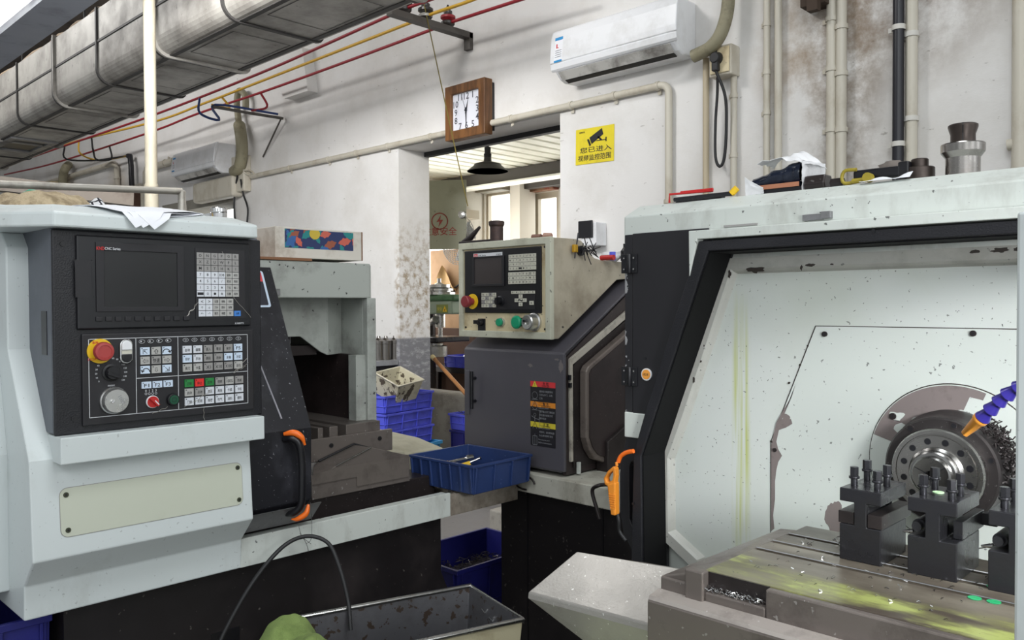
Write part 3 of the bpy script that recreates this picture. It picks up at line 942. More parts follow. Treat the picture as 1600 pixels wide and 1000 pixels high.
for i, y in enumerate(ys):
    F = Fr((BX, y, zt - 0.005), (1, 0, 0), (0, 1, 0))
    ms = [0, 1, 1, 0, 0, 0, 0, 0, 0] if i == 1 else ([0, 0, 0, 2, 2, 0, 0, 0, 0] if i == 2 else [0] * 9)
    o = MB().lathe(F, 0, 0, [(0.03, 0), (0.045, 0.015), (0.047, 0.03), (0.03, 0.04), (0.05, 0.055), (0.05, 0.07), (0.028, 0.085), (0.03, 0.10), (0.016, 0.115), (0.006, 0.145)], 0, 16, ms).build('porcelain_insulator', porc)
    tag(o, names[i], 'insulator')
    tops.append(zt + 0.085)
WR = mat('red_wire_insulation', S(150, 26, 40), 0.45)
WYEL = mat('yellow_wire_insulation', S(214, 168, 52), 0.45)
WBL = mat('blue_wire_insulation', S(36, 62, 120), 0.45)
RUNS = [[(20, 256), (101, 228), (245, 178), (400, 117), (510, 69), (605, 26), (640, 11), (679, -3), (760, -35)],
        [(40, 246), (122, 220), (245, 189), (315, 163), (400, 130), (520, 83), (640, 36), (677, 21), (738, 0), (830, -38)],
        [(7, 273), (70, 259), (140, 238), (245, 203), (308, 178), (415, 142), (550, 93), (670, 48), (710, 33), (818, -2), (900, -28)]]
WLAB = ['upper red overhead wire farthest out from the wall', 'yellow overhead wire strung between the two red wires', 'lower red overhead wire closest to the wall']
for k in range(3):
    pts = catmull([at(x, y, 'y', ys[k]) for x, y in RUNS[k]], 5)
    tag(MB().tube(pts, 0.011, 6).build('overhead_wire', (WR, WYEL, WR)[k]), WLAB[k], 'wire')


def wp(px, k):
    r = RUNS[k]
    for (x0, y0), (x1, y1) in zip(r, r[1:]):
        if px <= x1:
            break
    return at(px, y0 + (y1 - y0) * (px - x0) / (x1 - x0), 'y', ys[k])


# tap wires to the left-hand bracket
end = P3(442, 185, 0.02)
tag(MB().tube([end, end + Vector((-0.02, -0.3, 0.0)), end + Vector((-0.06, -0.62, 0.01))], 0.014, 6).build('iron_bar', ironm), 'dark iron bar jutting from the wall where the tap wires meet', 'bar')
q = end + Vector((0, -0.02, -0.01))
tag(MB().tube([q, P3(411, 245, 0.01)], 0.008, 6).build('iron_stay', ironm), 'thin stay slanting down the wall below the tap wires', 'bar')
j = end + Vector((-0.06, -0.6, 0.03))
tag(MB().tube(catmull([wp(312, 0), wp(312, 0) + Vector((0, 0.0, -0.14)), wp(320, 0) + Vector((0.02, 0.12, -0.2)), j, end + Vector((0, -0.05, 0.03))], 5), 0.011, 6).build('tap_wire', WBL), 'blue tap wire dropping from the outer red wire', 'wire')
tag(MB().tube(catmull([wp(346, 1), wp(350, 1) + Vector((0, 0.05, -0.1)), j + Vector((-0.1, 0.02, 0.02))], 5), 0.01, 6).build('tap_wire', WYEL), 'yellow tap wire dropping toward the iron bar', 'wire')
tag(MB().tube(catmull([wp(407, 2), wp(409, 2) + Vector((0, 0.05, -0.12)), end + Vector((0.0, -0.3, 0.02))], 5), 0.01, 6).build('tap_wire', WR), 'short red tap wire dropping to the iron bar', 'wire')
# far taps gathered into the black down pipe
dn = P3(203, 243, 0.08)
for px, k, m_, lb in ((101, 0, RUBBER, 'black tap wire at the far end of the overhead wires'), (123, 1, WYEL, 'yellow tap wire gathered into the black down cable'), (143, 1, RUBBER, 'black tap wire dropping from the yellow wire'), (171, 2, RUBBER, 'black tap wire dropping from the lower red wire')):
    a = wp(px, k)
    tag(MB().tube(catmull([a, a + Vector((0.05, 0.0, -0.16)), dn + Vector((-0.7, -0.1, 0.02)), dn + Vector((-0.05, -0.01, 0.0))], 5), 0.011, 6).build('tap_wire', m_), lb, 'wire')
conduit('black down cable on the wall beside the cream post', [dn + Vector((-0.05, 0, 0)), dn, dn + Vector((0.03, 0, -0.12)), dn + Vector((0.05, 0, -0.5)), dn + Vector((0.06, 0, -1.6))], 0.03, ((2, 0.9),), mat('black_cable', S(30, 30, 36), 0.45), CLIPW, 'down_cable')
# pull string across the clock
a = at(660, -6, 'y', 3.45); b = at(731, 322, 'y', 3.86)
tag(MB().tube([a, a.lerp(b, 0.5) + Vector((0, 0, -0.01)), b], 0.004, 5).build('pull_string', mat('string', S(112, 100, 44), 0.7)), 'thin pull string hanging in front of the clock', 'string')

# ------------------------------------------------------------------ far-left pipes on the wall
conduit('cream conduit bending down beside the far rail', [P3(58, 291, 0.045), P3(178, 255, 0.045), P3(182, 262, 0.045), P3(186, 345, 0.045)], 0.032, ((2, 0.2),))
conduit('insulated goose-neck vent pipe on the far wall', catmull([P3(107, 258, 0.07), P3(103, 262, 0.14), P3(99, 272, 0.15), P3(98, 292, 0.14), P3(100, 330, 0.14)], 4), 0.055, (), WRAP)
conduit('cream conduit cornering beside the distant air conditioner', [P3(272, 251, 0.045), P3(230, 264, 0.045), P3(228, 270, 0.045), P3(230, 345, 0.045)], 0.036, ((0, 0.3),))
conduit('thin pale conduit cornering low beside the black down cable', [P3(190, 298, 0.03), P3(220, 290, 0.03), P3(223, 296, 0.03), P3(224, 345, 0.03)], 0.026)
conduit('brown capped pipe behind the far rail', [P3(176, 292, 0.12), P3(171, 330, 0.12)], 0.05, (), mat('tan_pipe', S(172, 140, 98), 0.6))
q = P3(200, 318, 0.12)
tag(MB().box(q.x - 0.14, q.x + 0.12, WY - 0.2, WY, q.z - 0.25, q.z + 0.12).build('valve_block', mat('rusty_valve', S(84, 60, 48), 0.7, dirt=S(40, 32, 28), amt=0.8)), 'rusty dark valve block on the far wall', 'valve')
q = P3(60, 318, 0)
tag(MB().box(q.x - 0.9, q.x + 1.4, WY - 0.25, WY, 0.0, q.z + 0.16).build('wall_cabinet', mat('cream_cabinet', S(206, 188, 150), 0.6, dirt=S(170, 150, 112), amt=0.5), None, 0.01), 'cream cabinet against the far wall', 'cabinet')

# tall cream post and pipe rail behind the nearest lathe
pq = at(237, 320, 'y', 1.9)
POSTM = mat('darkened_cream_post_paint', S(170, 163, 146), 0.5, dirt=S(120, 108, 88), amt=0.6, scale=6, streak=4)  # bright cream darkened in its colour to offset the strong lamp nearby
po = thing('steel_post', 'tall slim cream post rising behind the nearest control panel', 'post', (pq.x, pq.y, 0))
MB().tube([(pq.x, pq.y, 0), (pq.x, pq.y, 2.12)], 0.036, 16).build('lower_tube', POSTM, po)
MB().tube([(pq.x, pq.y, 2.11), (pq.x, pq.y, 5.2)], 0.032, 16).build('upper_tube', POSTM, po)
a = at(-40, 286, 'x', -3.4); b = at(284, 299, 'x', -3.4)
za = (a.z + b.z) / 2
RAILM = mat('worn_grey_tube', S(176, 172, 164), 0.4, 0.6, dirt=S(96, 88, 78), amt=0.7, scale=7)
rl = thing('pipe_rail', 'worn grey pipe rail beyond the nearest lathe', 'rail', (-3.4, b.y, 0))
A = Vector((-3.4, a.y, a.z)); B = Vector((-3.4, b.y, b.z))
MB().tube([A, B], 0.014, 10).build('rail_tube', RAILM, rl)
MB().tube([B, Vector((-3.4, B.y - 0.02, 0.0))], 0.016, 10).build('upright', RAILM, rl)
MB().tube([B, Vector((-3.55, B.y + 0.1, B.z - 0.35)), Vector((-3.6, B.y + 0.12, 0))], 0.014, 8).build('brace', RAILM, rl)
MB().tube([A + Vector((0, 0.02, 0)), Vector((-3.4, A.y + 0.02, 0))], 0.016, 10).build('upright', RAILM, rl)
# old square beam carried behind the rail
a = at(-40, 283, 'x', -4.2); b = at(205, 312, 'x', -4.2)
tag(MB().tube([a, b], 0.045, 4).build('steel_beam', mat('rusty_beam', S(112, 104, 96), 0.5, dirt=S(70, 58, 48), amt=0.8, scale=6)), 'grimy square tube slung beside the pipe rail', 'beam')

# ------------------------------------------------------------------ overhead duct
DZ0 = 3.0
DY0, DY1 = 2.13, 2.74
DX_0, DX_1 = -16.5, -3.15
dt = thing('ventilation_duct', 'large grimy sheet-metal duct hung below the roof', 'duct', (-6, 2.4, DZ0))
F = Fr((DX_0, 0, 0), (0, 1, 0), (0, 0, 1), (1, 0, 0))


def dprof(o):
    r = 0.09
    pts = arc((DY0 + r, DZ0 + r), r + o, math.pi, 1.5 * math.pi, 6) + arc((DY1 - 0.03, DZ0 + 0.03), 0.03 + o, 1.5 * math.pi, 2 * math.pi, 3)
    pts += [(DY1 + o, DZ0 + 0.50 + o), (DY0 - o, DZ0 + 0.50 + o)]
    return pts


MB().fpoly(F, dprof(0.0), 0, DX_1 - DX_0).build('duct_shell', DUCT, dt)
xj = -3.32
i = 0
while xj > -16:
    G = Fr((xj, 0, 0), (0, 1, 0), (0, 0, 1), (1, 0, 0))
    MB().fring(G, dprof(0.012), dprof(-0.004), -0.012, 0.012).build('joint_flange', [DUCTEDGE], dt)
    if i % 2 == 0:
        MB().fring(G, dprof(0.02), dprof(-0.004), 0.03, 0.05).build('joint_flange', [DUCT], dt)
    # pressed diamond panel lines below
    if xj > -13:
        x0, x1, y0, y1 = xj - 0.72, xj - 0.18, DY0 + 0.15, DY1 - 0.10
        MB().fline(Fr((0, 0, DZ0 - 0.002), (1, 0, 0), (0, 1, 0), (0, 0, 1)), [(x0, y0), (x1, y0), (x1, y1), (x0, y1)], 0.006, 0.0, 0, True).build('pressed_panel', DUCTEDGE, dt)
    xj -= 0.92
    i += 1
for yy in (DY0 + 0.10, DY1 - 0.06):
    MB().box(DX_0, DX_1, yy - 0.016, yy + 0.016, DZ0 - 0.006, DZ0 + 0.004).build('seam_strip', DUCTEDGE, dt)
MB().box(DX_0, DX_1, DY0 - 0.006, DY0 + 0.004, DZ0 + 0.27, DZ0 + 0.285).build('seam_strip', DUCTEDGE, dt)
q = at(40, 228, 'z', DZ0 - 0.01)
FZd = Fr((q.x, (DY0 + DY1) / 2, DZ0), (1, 0, 0), (0, 1, 0), (0, 0, -1))
MB().fring(FZd, [(-0.38, -0.2), (0.38, -0.2), (0.38, 0.2), (-0.38, 0.2)], [(-0.3, -0.14), (0.3, -0.14), (0.3, 0.14), (-0.3, 0.14)], 0.002, 0.02).build('outlet_frame', GALV, dt)
MB().fbox(FZd, -0.3, 0.3, -0.14, 0.14, 0.001, 0.006).build('outlet_opening', BLACKS, dt)
for x in (-3.6, -6.5, -9.8, -13.0):
    for y in (DY0 + 0.06, DY1 - 0.06):
        MB().tube([(x, y, DZ0 + 0.5), (x, y, 5.2)], 0.008, 6).build('hanger_rod', DUCTEDGE, dt)
# rope lying along the duct
a = [at(-15, 128, 'y', DY0 - 0.02), at(60, 84, 'y', DY0 - 0.02), at(110, 50, 'y', DY0 - 0.02), at(161, 14, 'y', DY0 - 0.02)]
pts = [Vector((q.x, DY0 + 0.03, DZ0 + 0.515 + 0.012 * math.sin(i * 1.3))) for i, q in enumerate(catmull(a, 8))]
tag(MB().tube(pts, 0.016, 6).build('dirty_rope', mat('rope_tan', S(150, 132, 112), 0.9)), 'dirty tan rope lying along the top of the duct', 'rope')
# grey roof beam in front of the duct, and the tube light beside it
q = at(75, 56, 'y', 1.72)
bz = q.z + 0.13
BEAMG = mat('blue_grey_beam_paint', S(150, 156, 168), 0.5, dirt=S(110, 112, 120), amt=0.5, scale=4)
bmb = MB()
F = Fr((-16, 1.61, bz), (0, 1, 0), (0, 0, 1), (1, 0, 0))
bmb.fpoly(F, [(-0.11, -0.13), (0.11, -0.13), (0.11, -0.115), (0.012, -0.10), (0.012, 0.12), (0.11, 0.135), (0.11, 0.15), (-0.11, 0.15), (-0.11, 0.135), (-0.012, 0.12), (-0.012, -0.10), (-0.11, -0.115)], 0, 15.0)
bm_o = bmb.build('trim_11', BEAMG)
struct(bm_o, 'blue-grey steel roof beam in front of the duct', 'beam')
q0 = at(10, 22, 'y', 1.12); q1 = at(70, -16, 'y', 1.12)
tl = thing('tube_light', 'glowing tube light beside the roof beam', 'lamp', tuple(q0))
A = Vector((q0.x - 0.6, 1.12, q0.z)); B = Vector((q0.x + 0.8, 1.12, q0.z))
MB().tube([A, B], 0.022, 10).build('glowing_tube', mat('tube_glow', (1, 1, 0.97), 0.4, emit=4.0), tl)
MB().box(A.x - 0.03, B.x + 0.03, 1.08, 1.16, q0.z + 0.03, q0.z + 0.09).build('lamp_housing', WHITEP, tl)
for x in (A.x + 0.2, B.x - 0.2):
    MB().tube([(x, 1.12, q0.z + 0.08), (x, 1.12, 5.2)], 0.006, 6).build('hanger_rod', DUCTEDGE, tl)

# ================================================================== LATHE WITH THE BIG CONTROL PANEL (nearest, faces the aisle)
LL = thing('cnc_lathe', 'white and black lathe with a large black control panel and papers on top', 'lathe', (-2.6, 1.2, 0))
XP = -2.2                      # face of the control panel box
YB = 0.66
# --- headstock cabinet, outline seen from its end
FYb = Fr((0, 0.609, 0), (1, 0, 0), (0, 0, 1), (0, 1, 0))
prof = [(-3.15, 1.64), (-2.43, 1.64), (-2.388, 1.60), (-2.386, 1.34), (-2.224, 1.074), (-2.205, 0.832), (-2.276, 0.758), (-2.28, 0.672), (-3.15, 0.672)]
cabm = MB().fpoly(FYb, prof, 0, 0.575)
cabm.build('headstock_cabinet', WHITE, LL, 0.004)
# rear step of the cabinet seen past its corner
MB().fpoly(Fr((0, 0.30, 0), (1, 0, 0), (0, 0, 1), (0, 1, 0)), [(-3.15, 1.345), (-2.47, 1.345), (-2.40, 1.07), (-2.40, 0.72), (-2.5, 0.70), (-3.15, 0.70)], 0, 0.312).build('end_cabinet', WHITE, LL, 0.004)
# --- top cap, faceted hood over the panel
zc0, zc1, zc2 = 1.640, 1.676, 1.702
o0 = [(-3.15, 0.53), (-2.33, 0.53), (-2.165, 0.655), (-2.165, 1.185), (-3.15, 1.185)]
o2 = [(-3.15, 0.56), (-2.40, 0.56), (-2.25, 0.68), (-2.25, 1.15), (-3.15, 1.15)]
cap = MB()
n = 5
vs = [(x, y, zc0) for x, y in o0] + [(x, y, zc1) for x, y in o0] + [(x, y, zc2) for x, y in o2]
fs = [tuple(range(n))[::-1], tuple(range(2 * n, 3 * n))]
for a in (0, n):
    fs += [(a + i, a + (i + 1) % n, a + n + (i + 1) % n, a + n + i) for i in range(n)]
cap.add(vs, fs).build('top_cap', WHITE, LL, 0.005)

# --- control panel box
cp = MB().box(-2.5, XP - 0.012, YB, 1.21, 1.136, 1.643).build('control_panel', [PANELB], LL, 0.003)
FP = FX(XP)
MB().fbox(FP, YB, 1.212, 1.132, 1.638, -0.012, 0.0).build('panel_face', [BLACK], cp, 0.004)
# side vent slot
FS = Fr((0, YB, 0), (1, 0, 0), (0, 0, 1), (0, -1, 0))
q0, q1 = FS.px(65, 486), FS.px(74, 555)
MB().fbox(FS, q0[0], q0[0] + 0.04, q1[1], q0[1], -0.002, 0.0015).build('vent_slot', BLACKS, cp)
# display unit
u = FP.pxs([(114, 370), (386, 378), (392, 510), (122, 514)])
u0, u1 = (u[0][0] + u[3][0]) / 2, (u[1][0] + u[2][0]) / 2
v1, v0 = (u[0][1] + u[1][1]) / 2, (u[2][1] + u[3][1]) / 2
MB().fbox(FP, u0, u1, v0, v1, 0.0, 0.010).build('display_bezel', BLACKS, cp, 0.004)
D1 = 0.010
s = FP.pxs([(162, 391), (276, 389), (278, 483), (165, 477)], D1)
su0, su1, sv0, sv1 = s[0][0], s[1][0], s[3][1] - 0.004, s[0][1]
MB().fring(FP, [(su0 - 0.02, sv0 - 0.012), (su1 + 0.018, sv0 - 0.012), (su1 + 0.018, sv1 + 0.02), (su0 - 0.02, sv1 + 0.02)], [(su0, sv0), (su1, sv0), (su1, sv1), (su0, sv1)], D1, D1 + 0.004).build('screen_frame', BLACKM, cp, 0.001)
MB().fbox(FP, su0, su1, sv0, sv1, D1, D1 + 0.001).build('screen', SCREEN, cp)
q = FP.pxs([(117, 406), (143, 407), (146, 464), (120, 465)], D1)
MB().fline(FP, q, 0.002, D1 + 0.0006, 0, True).fbox(FP, q[0][0], q[1][0] - 0.001, q[3][1], q[0][1], D1 - 0.001, D1 + 0.0004).build('card_flap', BLACKM, cp)
t = MB()
a = FP.px(157, 388, D1 + 0.005)
hh = 0.0085
t.ftext(FP, 'KND', a[0], a[1], hh, D1 + 0.0052, 0, 0.019)
a = FP.px(176, 388.6, D1 + 0.005)
t.ftext(FP, 'CNC Series', a[0], a[1], hh * 0.85, D1 + 0.0052, 1, 0.038)
a = FP.px(374, 505, D1)
t.fbox(FP, a[0] - 0.018, a[0] + 0.018, a[1] - 0.005, a[1] + 0.005, D1, D1 + 0.0005, 2)
t.ftext(FP, 'K1000TTi', a[0], a[1], 0.0048, D1 + 0.0009, 1, 0.026)
t.build('panel_lettering', [INKR, INKW, BLACKS], cp)
# soft keys under the screen
for i in range(10):
    a = FP.px(154.5 + i * (291 - 154.5) / 9, 498.5 - i * 0.12, D1)
    MB().fbox(FP, a[0] - 0.008, a[0] + 0.008, a[1] - 0.006, a[1] + 0.006, D1, D1 + 0.004).build('soft_key', BLACKM, cp, 0.0015)


def keypad(fr, parent, corners, cols, rows, glyphs, colour, d0, d1, gap=0.10, gh=0.42, skip=(), dot=False, glyphm=GLYPH, bevel=0.0008):
    c = fr.pxs(corners, d1)
    a0, a1 = (c[0][0] + c[3][0]) / 2, (c[1][0] + c[2][0]) / 2
    b1, b0 = (c[0][1] + c[1][1]) / 2, (c[2][1] + c[3][1]) / 2
    w, h = (a1 - a0) / cols, (b1 - b0) / rows
    k = 0
    for r in range(rows):
        for q in range(cols):
            if (r, q) in skip:
                continue
            m = colour(r, q) if callable(colour) else colour
            u_, v_ = a0 + (q + 0.5) * w, b1 - (r + 0.5) * h
            kb = MB().fbox(fr, u_ - w * (0.5 - gap / 2), u_ + w * (0.5 - gap / 2), v_ - h * (0.5 - gap / 2), v_ + h * (0.5 - gap / 2), d0, d1, 0)
            g = glyphs[r][q] if r < len(glyphs) and q < len(glyphs[r]) else ''
            if g:
                kb.ftext(fr, g, u_, v_ - (h * 0.06 if dot else 0), h * gh, d1 + 0.0003, 1, min(w * 0.66, h * gh * 0.75 * max(1, len(g))) if len(g) > 1 else None)
            if dot:
                kb.fbox(fr, u_ - w * 0.34, u_ - w * 0.24, v_ + h * 0.22, v_ + h * 0.32, d1, d1 + 0.0004, 1)
            kb.build('key', [m, glyphm], parent)


G1 = [['O', 'N', 'G', 'P', 'Q', 'R'], ['X', 'Z', 'U', 'W', 'F', 'L'], ['M', 'S', 'T', 'H', 'K', 'I'], ['7', '8', '9', 'EOB', '删除', '修改'], ['4', '5', '6', '/', '取消', '转换'], ['1', '2', '3', '*', '复位', '输入'], ['-', '0', '.', '+', '位置', '程序']]


def c1(r, q):
    if r < 3:
        return GREYK
    return DULLK if q >= 4 else WHITEK


MB().fbox(FP, FP.px(302, 400)[0], FP.px(379, 400)[0], FP.px(310, 498)[1], FP.px(305, 388)[1], D1, D1 + 0.002).build('keypad_plate', BLACKM, cp)
keypad(FP, cp, [(305.6, 394), (372, 396.4), (375, 464), (309, 464)], 6, 7, G1, c1, D1 + 0.002, D1 + 0.004, 0.08)
G2 = [['<', '>', '设置', '参数', '诊断'], ['↑', '↓', '刀补', '图形', '报警'], ['←', '→', '翻页', '梯图', '宏']]
keypad(FP, cp, [(310, 465.8), (365, 467), (365, 494.4), (310.4, 494.6)], 5, 3, G2, lambda r, q: DULLK if q >= 2 else WHITEK, D1 + 0.002, D1 + 0.004, 0.08)
keypad(FP, cp, [(365.6, 485.5), (376.4, 485.4), (376.2, 494), (366, 494.2)], 1, 1, [['分屏']], BLUEKEY, D1 + 0.002, D1 + 0.004, 0.04)

# lower operator panel
q = FP.pxs([(123, 521), (392, 515.5), (397, 642), (131, 662)])
l0, l1 = (q[0][0] + q[3][0]) / 2, (q[1][0] + q[2][0]) / 2
w1, w0 = (q[0][1] + q[1][1]) / 2, (q[2][1] + q[3][1]) / 2
MB().fbox(FP, l0, l1, w0, w1, 0.0, 0.008).build('operator_plate', BLACKM, cp, 0.003)
D2 = 0.008
t = MB()
O = FP.pxs([(135, 530), (384, 523), (389.4, 629), (143, 653)], D2)
ou0, ou1, ov1, ov0 = (O[0][0] + O[3][0]) / 2, (O[1][0] + O[2][0]) / 2, (O[0][1] + O[1][1]) / 2, (O[2][1] + O[3][1]) / 2
t.fline(FP, [(ou0, ov0), (ou1, ov0), (ou1, ov1), (ou0, ov1)], 0.0014, D2 + 0.0006, 0, True)
du1 = (FP.px(209.5, 528, D2)[0] + FP.px(216, 645, D2)[0]) / 2
du2 = (FP.px(275.5, 526, D2)[0] + FP.px(281.3, 638, D2)[0]) / 2
dv = (FP.px(214, 591, D2)[1] + FP.px(387, 580, D2)[1]) / 2
t.fline(FP, [(du1, ov0), (du1, ov1)], 0.0014, D2 + 0.0006).fline(FP, [(du2, ov0), (du2, ov1)], 0.0014, D2 + 0.0006).fline(FP, [(du1, dv), (ou1, dv)], 0.0014, D2 + 0.0006)
# lamp ovals along the top of the blocks
for i in range(4):
    a = FP.px(221.5 + i * 13.8, 533.6 - i * 0.6, D2)
    t.fline(FP, [(a[0] + 0.0075 * math.cos(z), a[1] + 0.0048 * math.sin(z)) for z in [k * math.pi / 8 for k in range(16)]], 0.001, D2 + 0.0006, 0, True)
    t.ftext(FP, '●', a[0] - 0.002, a[1], 0.004, D2 + 0.0006)
for i in range(7):
    a = FP.px(290 + i * 13.7, 531.2 - i * 0.42, D2)
    t.fline(FP, [(a[0] + 0.0075 * math.cos(z), a[1] + 0.0048 * math.sin(z)) for z in [k * math.pi / 8 for k in range(16)]], 0.001, D2 + 0.0006, 0, True)
    t.ftext(FP, '○', a[0], a[1], 0.005, D2 + 0.0006)
for i, sx in enumerate('0123'):
    a = FP.px(228 + i * 5.2, 613 - i * 0.3, D2)
    t.ftext(FP, sx, a[0], a[1] + 0.004, 0.006, D2 + 0.0006).ftext(FP, '○', a[0], a[1] - 0.004, 0.006, D2 + 0.0006)
kc = FP.px(173.5, 582, D2)
for i in range(16):
    a_ = math.radians(215 - i * 250 / 15)
    t.ftext(FP, str(i * 10), kc[0] + 0.036 * math.cos(a_), kc[1] + 0.036 * math.sin(a_), 0.0042, D2 + 0.0006, 0)
t.ftext(FP, '进给倍率', kc[0], kc[1] - 0.033, 0.0042, D2 + 0.0006)
t.build('printed_lines', INKW, cp)
GA = [['⇱', '⇧', '↷'], ['⇦', '快速', '⇨'], ['↶', '⇩', '⇲']]
keypad(FP, cp, [(217.4, 541.6), (268.2, 540), (270.4, 582.6), (219.4, 585.4)], 3, 3, GA, lambda r, q: GREYK if (r, q) == (1, 1) else (BLUEK if (r, q) in ((0, 0), (0, 2), (2, 0), (2, 2)) else DULLK), D2, D2 + 0.004, 0.17, 0.5, dot=True)
keypad(FP, cp, [(220, 596.2), (271, 593), (271.4, 605), (221, 608)], 3, 1, [['F1', 'F2', 'F3']], BLUEK, D2, D2 + 0.004, 0.14, 0.45, dot=True)
GB = [['自动', '编辑', '录入', '零点', '单步', 'F5'], ['手轮', '手动', '跳段', '选停', '主轴', '冷却'], ['换刀', '卡盘', 'X1', 'X10', 'X100', '润滑']]


def cB(r, q):
    if (r, q) in ((0, 5), (1, 0), (1, 4), (1, 5)):
        return BLUEK
    if q in (2, 3) or (r == 2 and q == 4) or (r == 0 and q == 4):
        return GREYK
    return WHITEK if r != 2 else DULLK


keypad(FP, cp, [(283.6, 539.6), (379, 535.6), (381, 576.6), (285.6, 582)], 6, 3, GB, cB, D2, D2 + 0.004, 0.17, 0.36, dot=True)
GC = [['正转', '停止', '反转', '倍率', '100%', '倍减'], ['启动', '点动', '液压', '尾座', '卡紧', '卡松'], ['门锁', '照明', '排屑', '吹气', '送料', '接料']]


def cC(r, q):
    if r == 0 and q < 3:
        return (GREENK, REDK, GREENK)[q]
    if (r == 0) or (r == 1 and q < 2):
        return GREYK if q % 2 else DULLK
    return WHITEK


keypad(FP, cp, [(286.8, 592.2), (380.4, 585.8), (382.6, 627), (288.6, 634.6)], 6, 3, GC, cC, D2, D2 + 0.004, 0.17, 0.36, dot=True)

# emergency stop on its yellow disc
a = FP.px(156, 548.5, D2)
MB().fcyl(FP, a[0], a[1], 0.031, D2, D2 + 0.003, 0, n=32).ftext(FP, '急停', a[0] - 0.012, a[1] + 0.022, 0.007, D2 + 0.0035, 1).ftext(FP, 'STOP', a[0] - 0.02, a[1] - 0.02, 0.006, D2 + 0.0035, 1).build('stop_disc', [YELLOW, INKR], cp)
MB().lathe(FP, a[0], a[1], [(0.011, D2 + 0.003), (0.012, D2 + 0.016), (0.02, D2 + 0.017), (0.0235, D2 + 0.020), (0.0235, D2 + 0.031), (0.022, D2 + 0.035), (0.016, D2 + 0.036), (0.0155, D2 + 0.0345), (0.0, D2 + 0.0345)], 0, 28).build('emergency_stop', ESTOP, cp)
# twin start/stop rocker
a = FP.px(196, 549, D2)
MB().fpoly(FP, rrect(a[0] - 0.016, a[0] + 0.016, a[1] - 0.032, a[1] + 0.032, 0.0158, 6), D2, D2 + 0.008).build('rocker_bezel', CHROME, cp, 0.002)
MB().fpoly(FP, arc((a[0], a[1] + 0.0155), 0.0125, 0, math.pi, 8) + [(a[0] - 0.0125, a[1] + 0.004), (a[0] + 0.0125, a[1] + 0.004)], D2 + 0.006, D2 + 0.013).build('white_button', WHITEP, cp, 0.002)
MB().fbox(FP, a[0] - 0.0125, a[0] + 0.0125, a[1] - 0.006, a[1] + 0.003, D2 + 0.006, D2 + 0.010).build('lamp_strip', IVORYK, cp)
MB().fpoly(FP, [(a[0] - 0.0125, a[1] - 0.007), (a[0] + 0.0125, a[1] - 0.007)] + arc((a[0], a[1] - 0.0155), 0.0125, 0, -math.pi, 8), D2 + 0.006, D2 + 0.013).build('black_button', BLACKS, cp, 0.002)
# override knob
MB().lathe(FP, kc[0], kc[1], [(0.022, D2), (0.022, D2 + 0.003), (0.017, D2 + 0.004), (0.016, D2 + 0.018), (0.0, D2 + 0.018)], 0, 24).build('override_knob', BLACKS, cp)
MB().fpoly(FP, [(kc[0] - 0.014, kc[1] + 0.006), (kc[0] + 0.022, kc[1] - 0.012), (kc[0] + 0.018, kc[1] - 0.017), (kc[0] - 0.016, kc[1] - 0.004)], D2 + 0.016, D2 + 0.024).build('knob_pointer', BLACKS, cp, 0.001)
# handwheel
a = FP.px(177.5, 625.5, D2)
MB().lathe(FP, a[0], a[1], [(0.0345, D2), (0.0345, D2 + 0.006), (0.032, D2 + 0.009), (0.0305, D2 + 0.02), (0.029, D2 + 0.023), (0.0, D2 + 0.023)], 0, 36).ftext(FP, '100X', a[0] + 0.012, a[1] + 0.001, 0.009, D2 + 0.0234, 1, None, 'c', -1.1).build('hand_wheel', [ALU, INKG], cp)
MB().lathe(FP, a[0] - 0.011, a[1] + 0.0, [(0.005, D2 + 0.023), (0.004, D2 + 0.029), (0.0032, D2 + 0.029), (0.0, D2 + 0.025)], 0, 14).build('crank_pin', CHROME, cp)
# red selector and green button
a = FP.px(237.5, 627.6, D2)
MB().fcyl(FP, a[0], a[1], 0.0165, D2, D2 + 0.006, 0).build('selector_ring', WHITEP, cp, 0.001)
MB().fcyl(FP, a[0], a[1], 0.0145, D2 + 0.006, D2 + 0.009, 0).build('red_selector', RED, cp)
MB().fpoly(FP, [(a[0] - 0.011, a[1] + 0.009), (a[0] - 0.006, a[1] + 0.013), (a[0] + 0.014, a[1] - 0.007), (a[0] + 0.009, a[1] - 0.012)], D2 + 0.008, D2 + 0.018, 0).fpoly(FP, [(a[0], a[1] + 0.0035), (a[0] + 0.002, a[1] + 0.005), (a[0] + 0.012, a[1] - 0.006), (a[0] + 0.010, a[1] - 0.008)], D2 + 0.018, D2 + 0.0186, 1).build('selector_handle', [RED, INKW], cp)
a = FP.px(269, 624, D2)
MB().fcyl(FP, a[0], a[1], 0.0165, D2, D2 + 0.012, 0, 0.0155).build('button_collar', BLACKS, cp, 0.001)
MB().fcyl(FP, a[0], a[1], 0.012, D2 + 0.010, D2 + 0.0135, 0).fline(FP, [(a[0] - 0.005, a[1] - 0.005), (a[0] + 0.005, a[1] - 0.005), (a[0] + 0.005, a[1] + 0.005), (a[0] - 0.005, a[1] + 0.005)], 0.0012, D2 + 0.0139, 1, True).build('green_button', [GREEN, GLYPH], cp)
# face screws
for x, y in ((97.5, 381), (115, 654)):
    a = FP.px(x, y)
    MB().fcyl(FP, a[0], a[1], 0.006, 0, 0.003, 0).fcyl(FP, a[0], a[1], 0.003, 0.003, 0.0033, 1).build('screw', [RUBBER, BLACKS], cp)

# --- ledge below the panel
MB().box(-2.36, -2.165, YB + 0.002, 1.20, 1.066, 1.132).build('panel_ledge', WHITE, LL, 0.003)
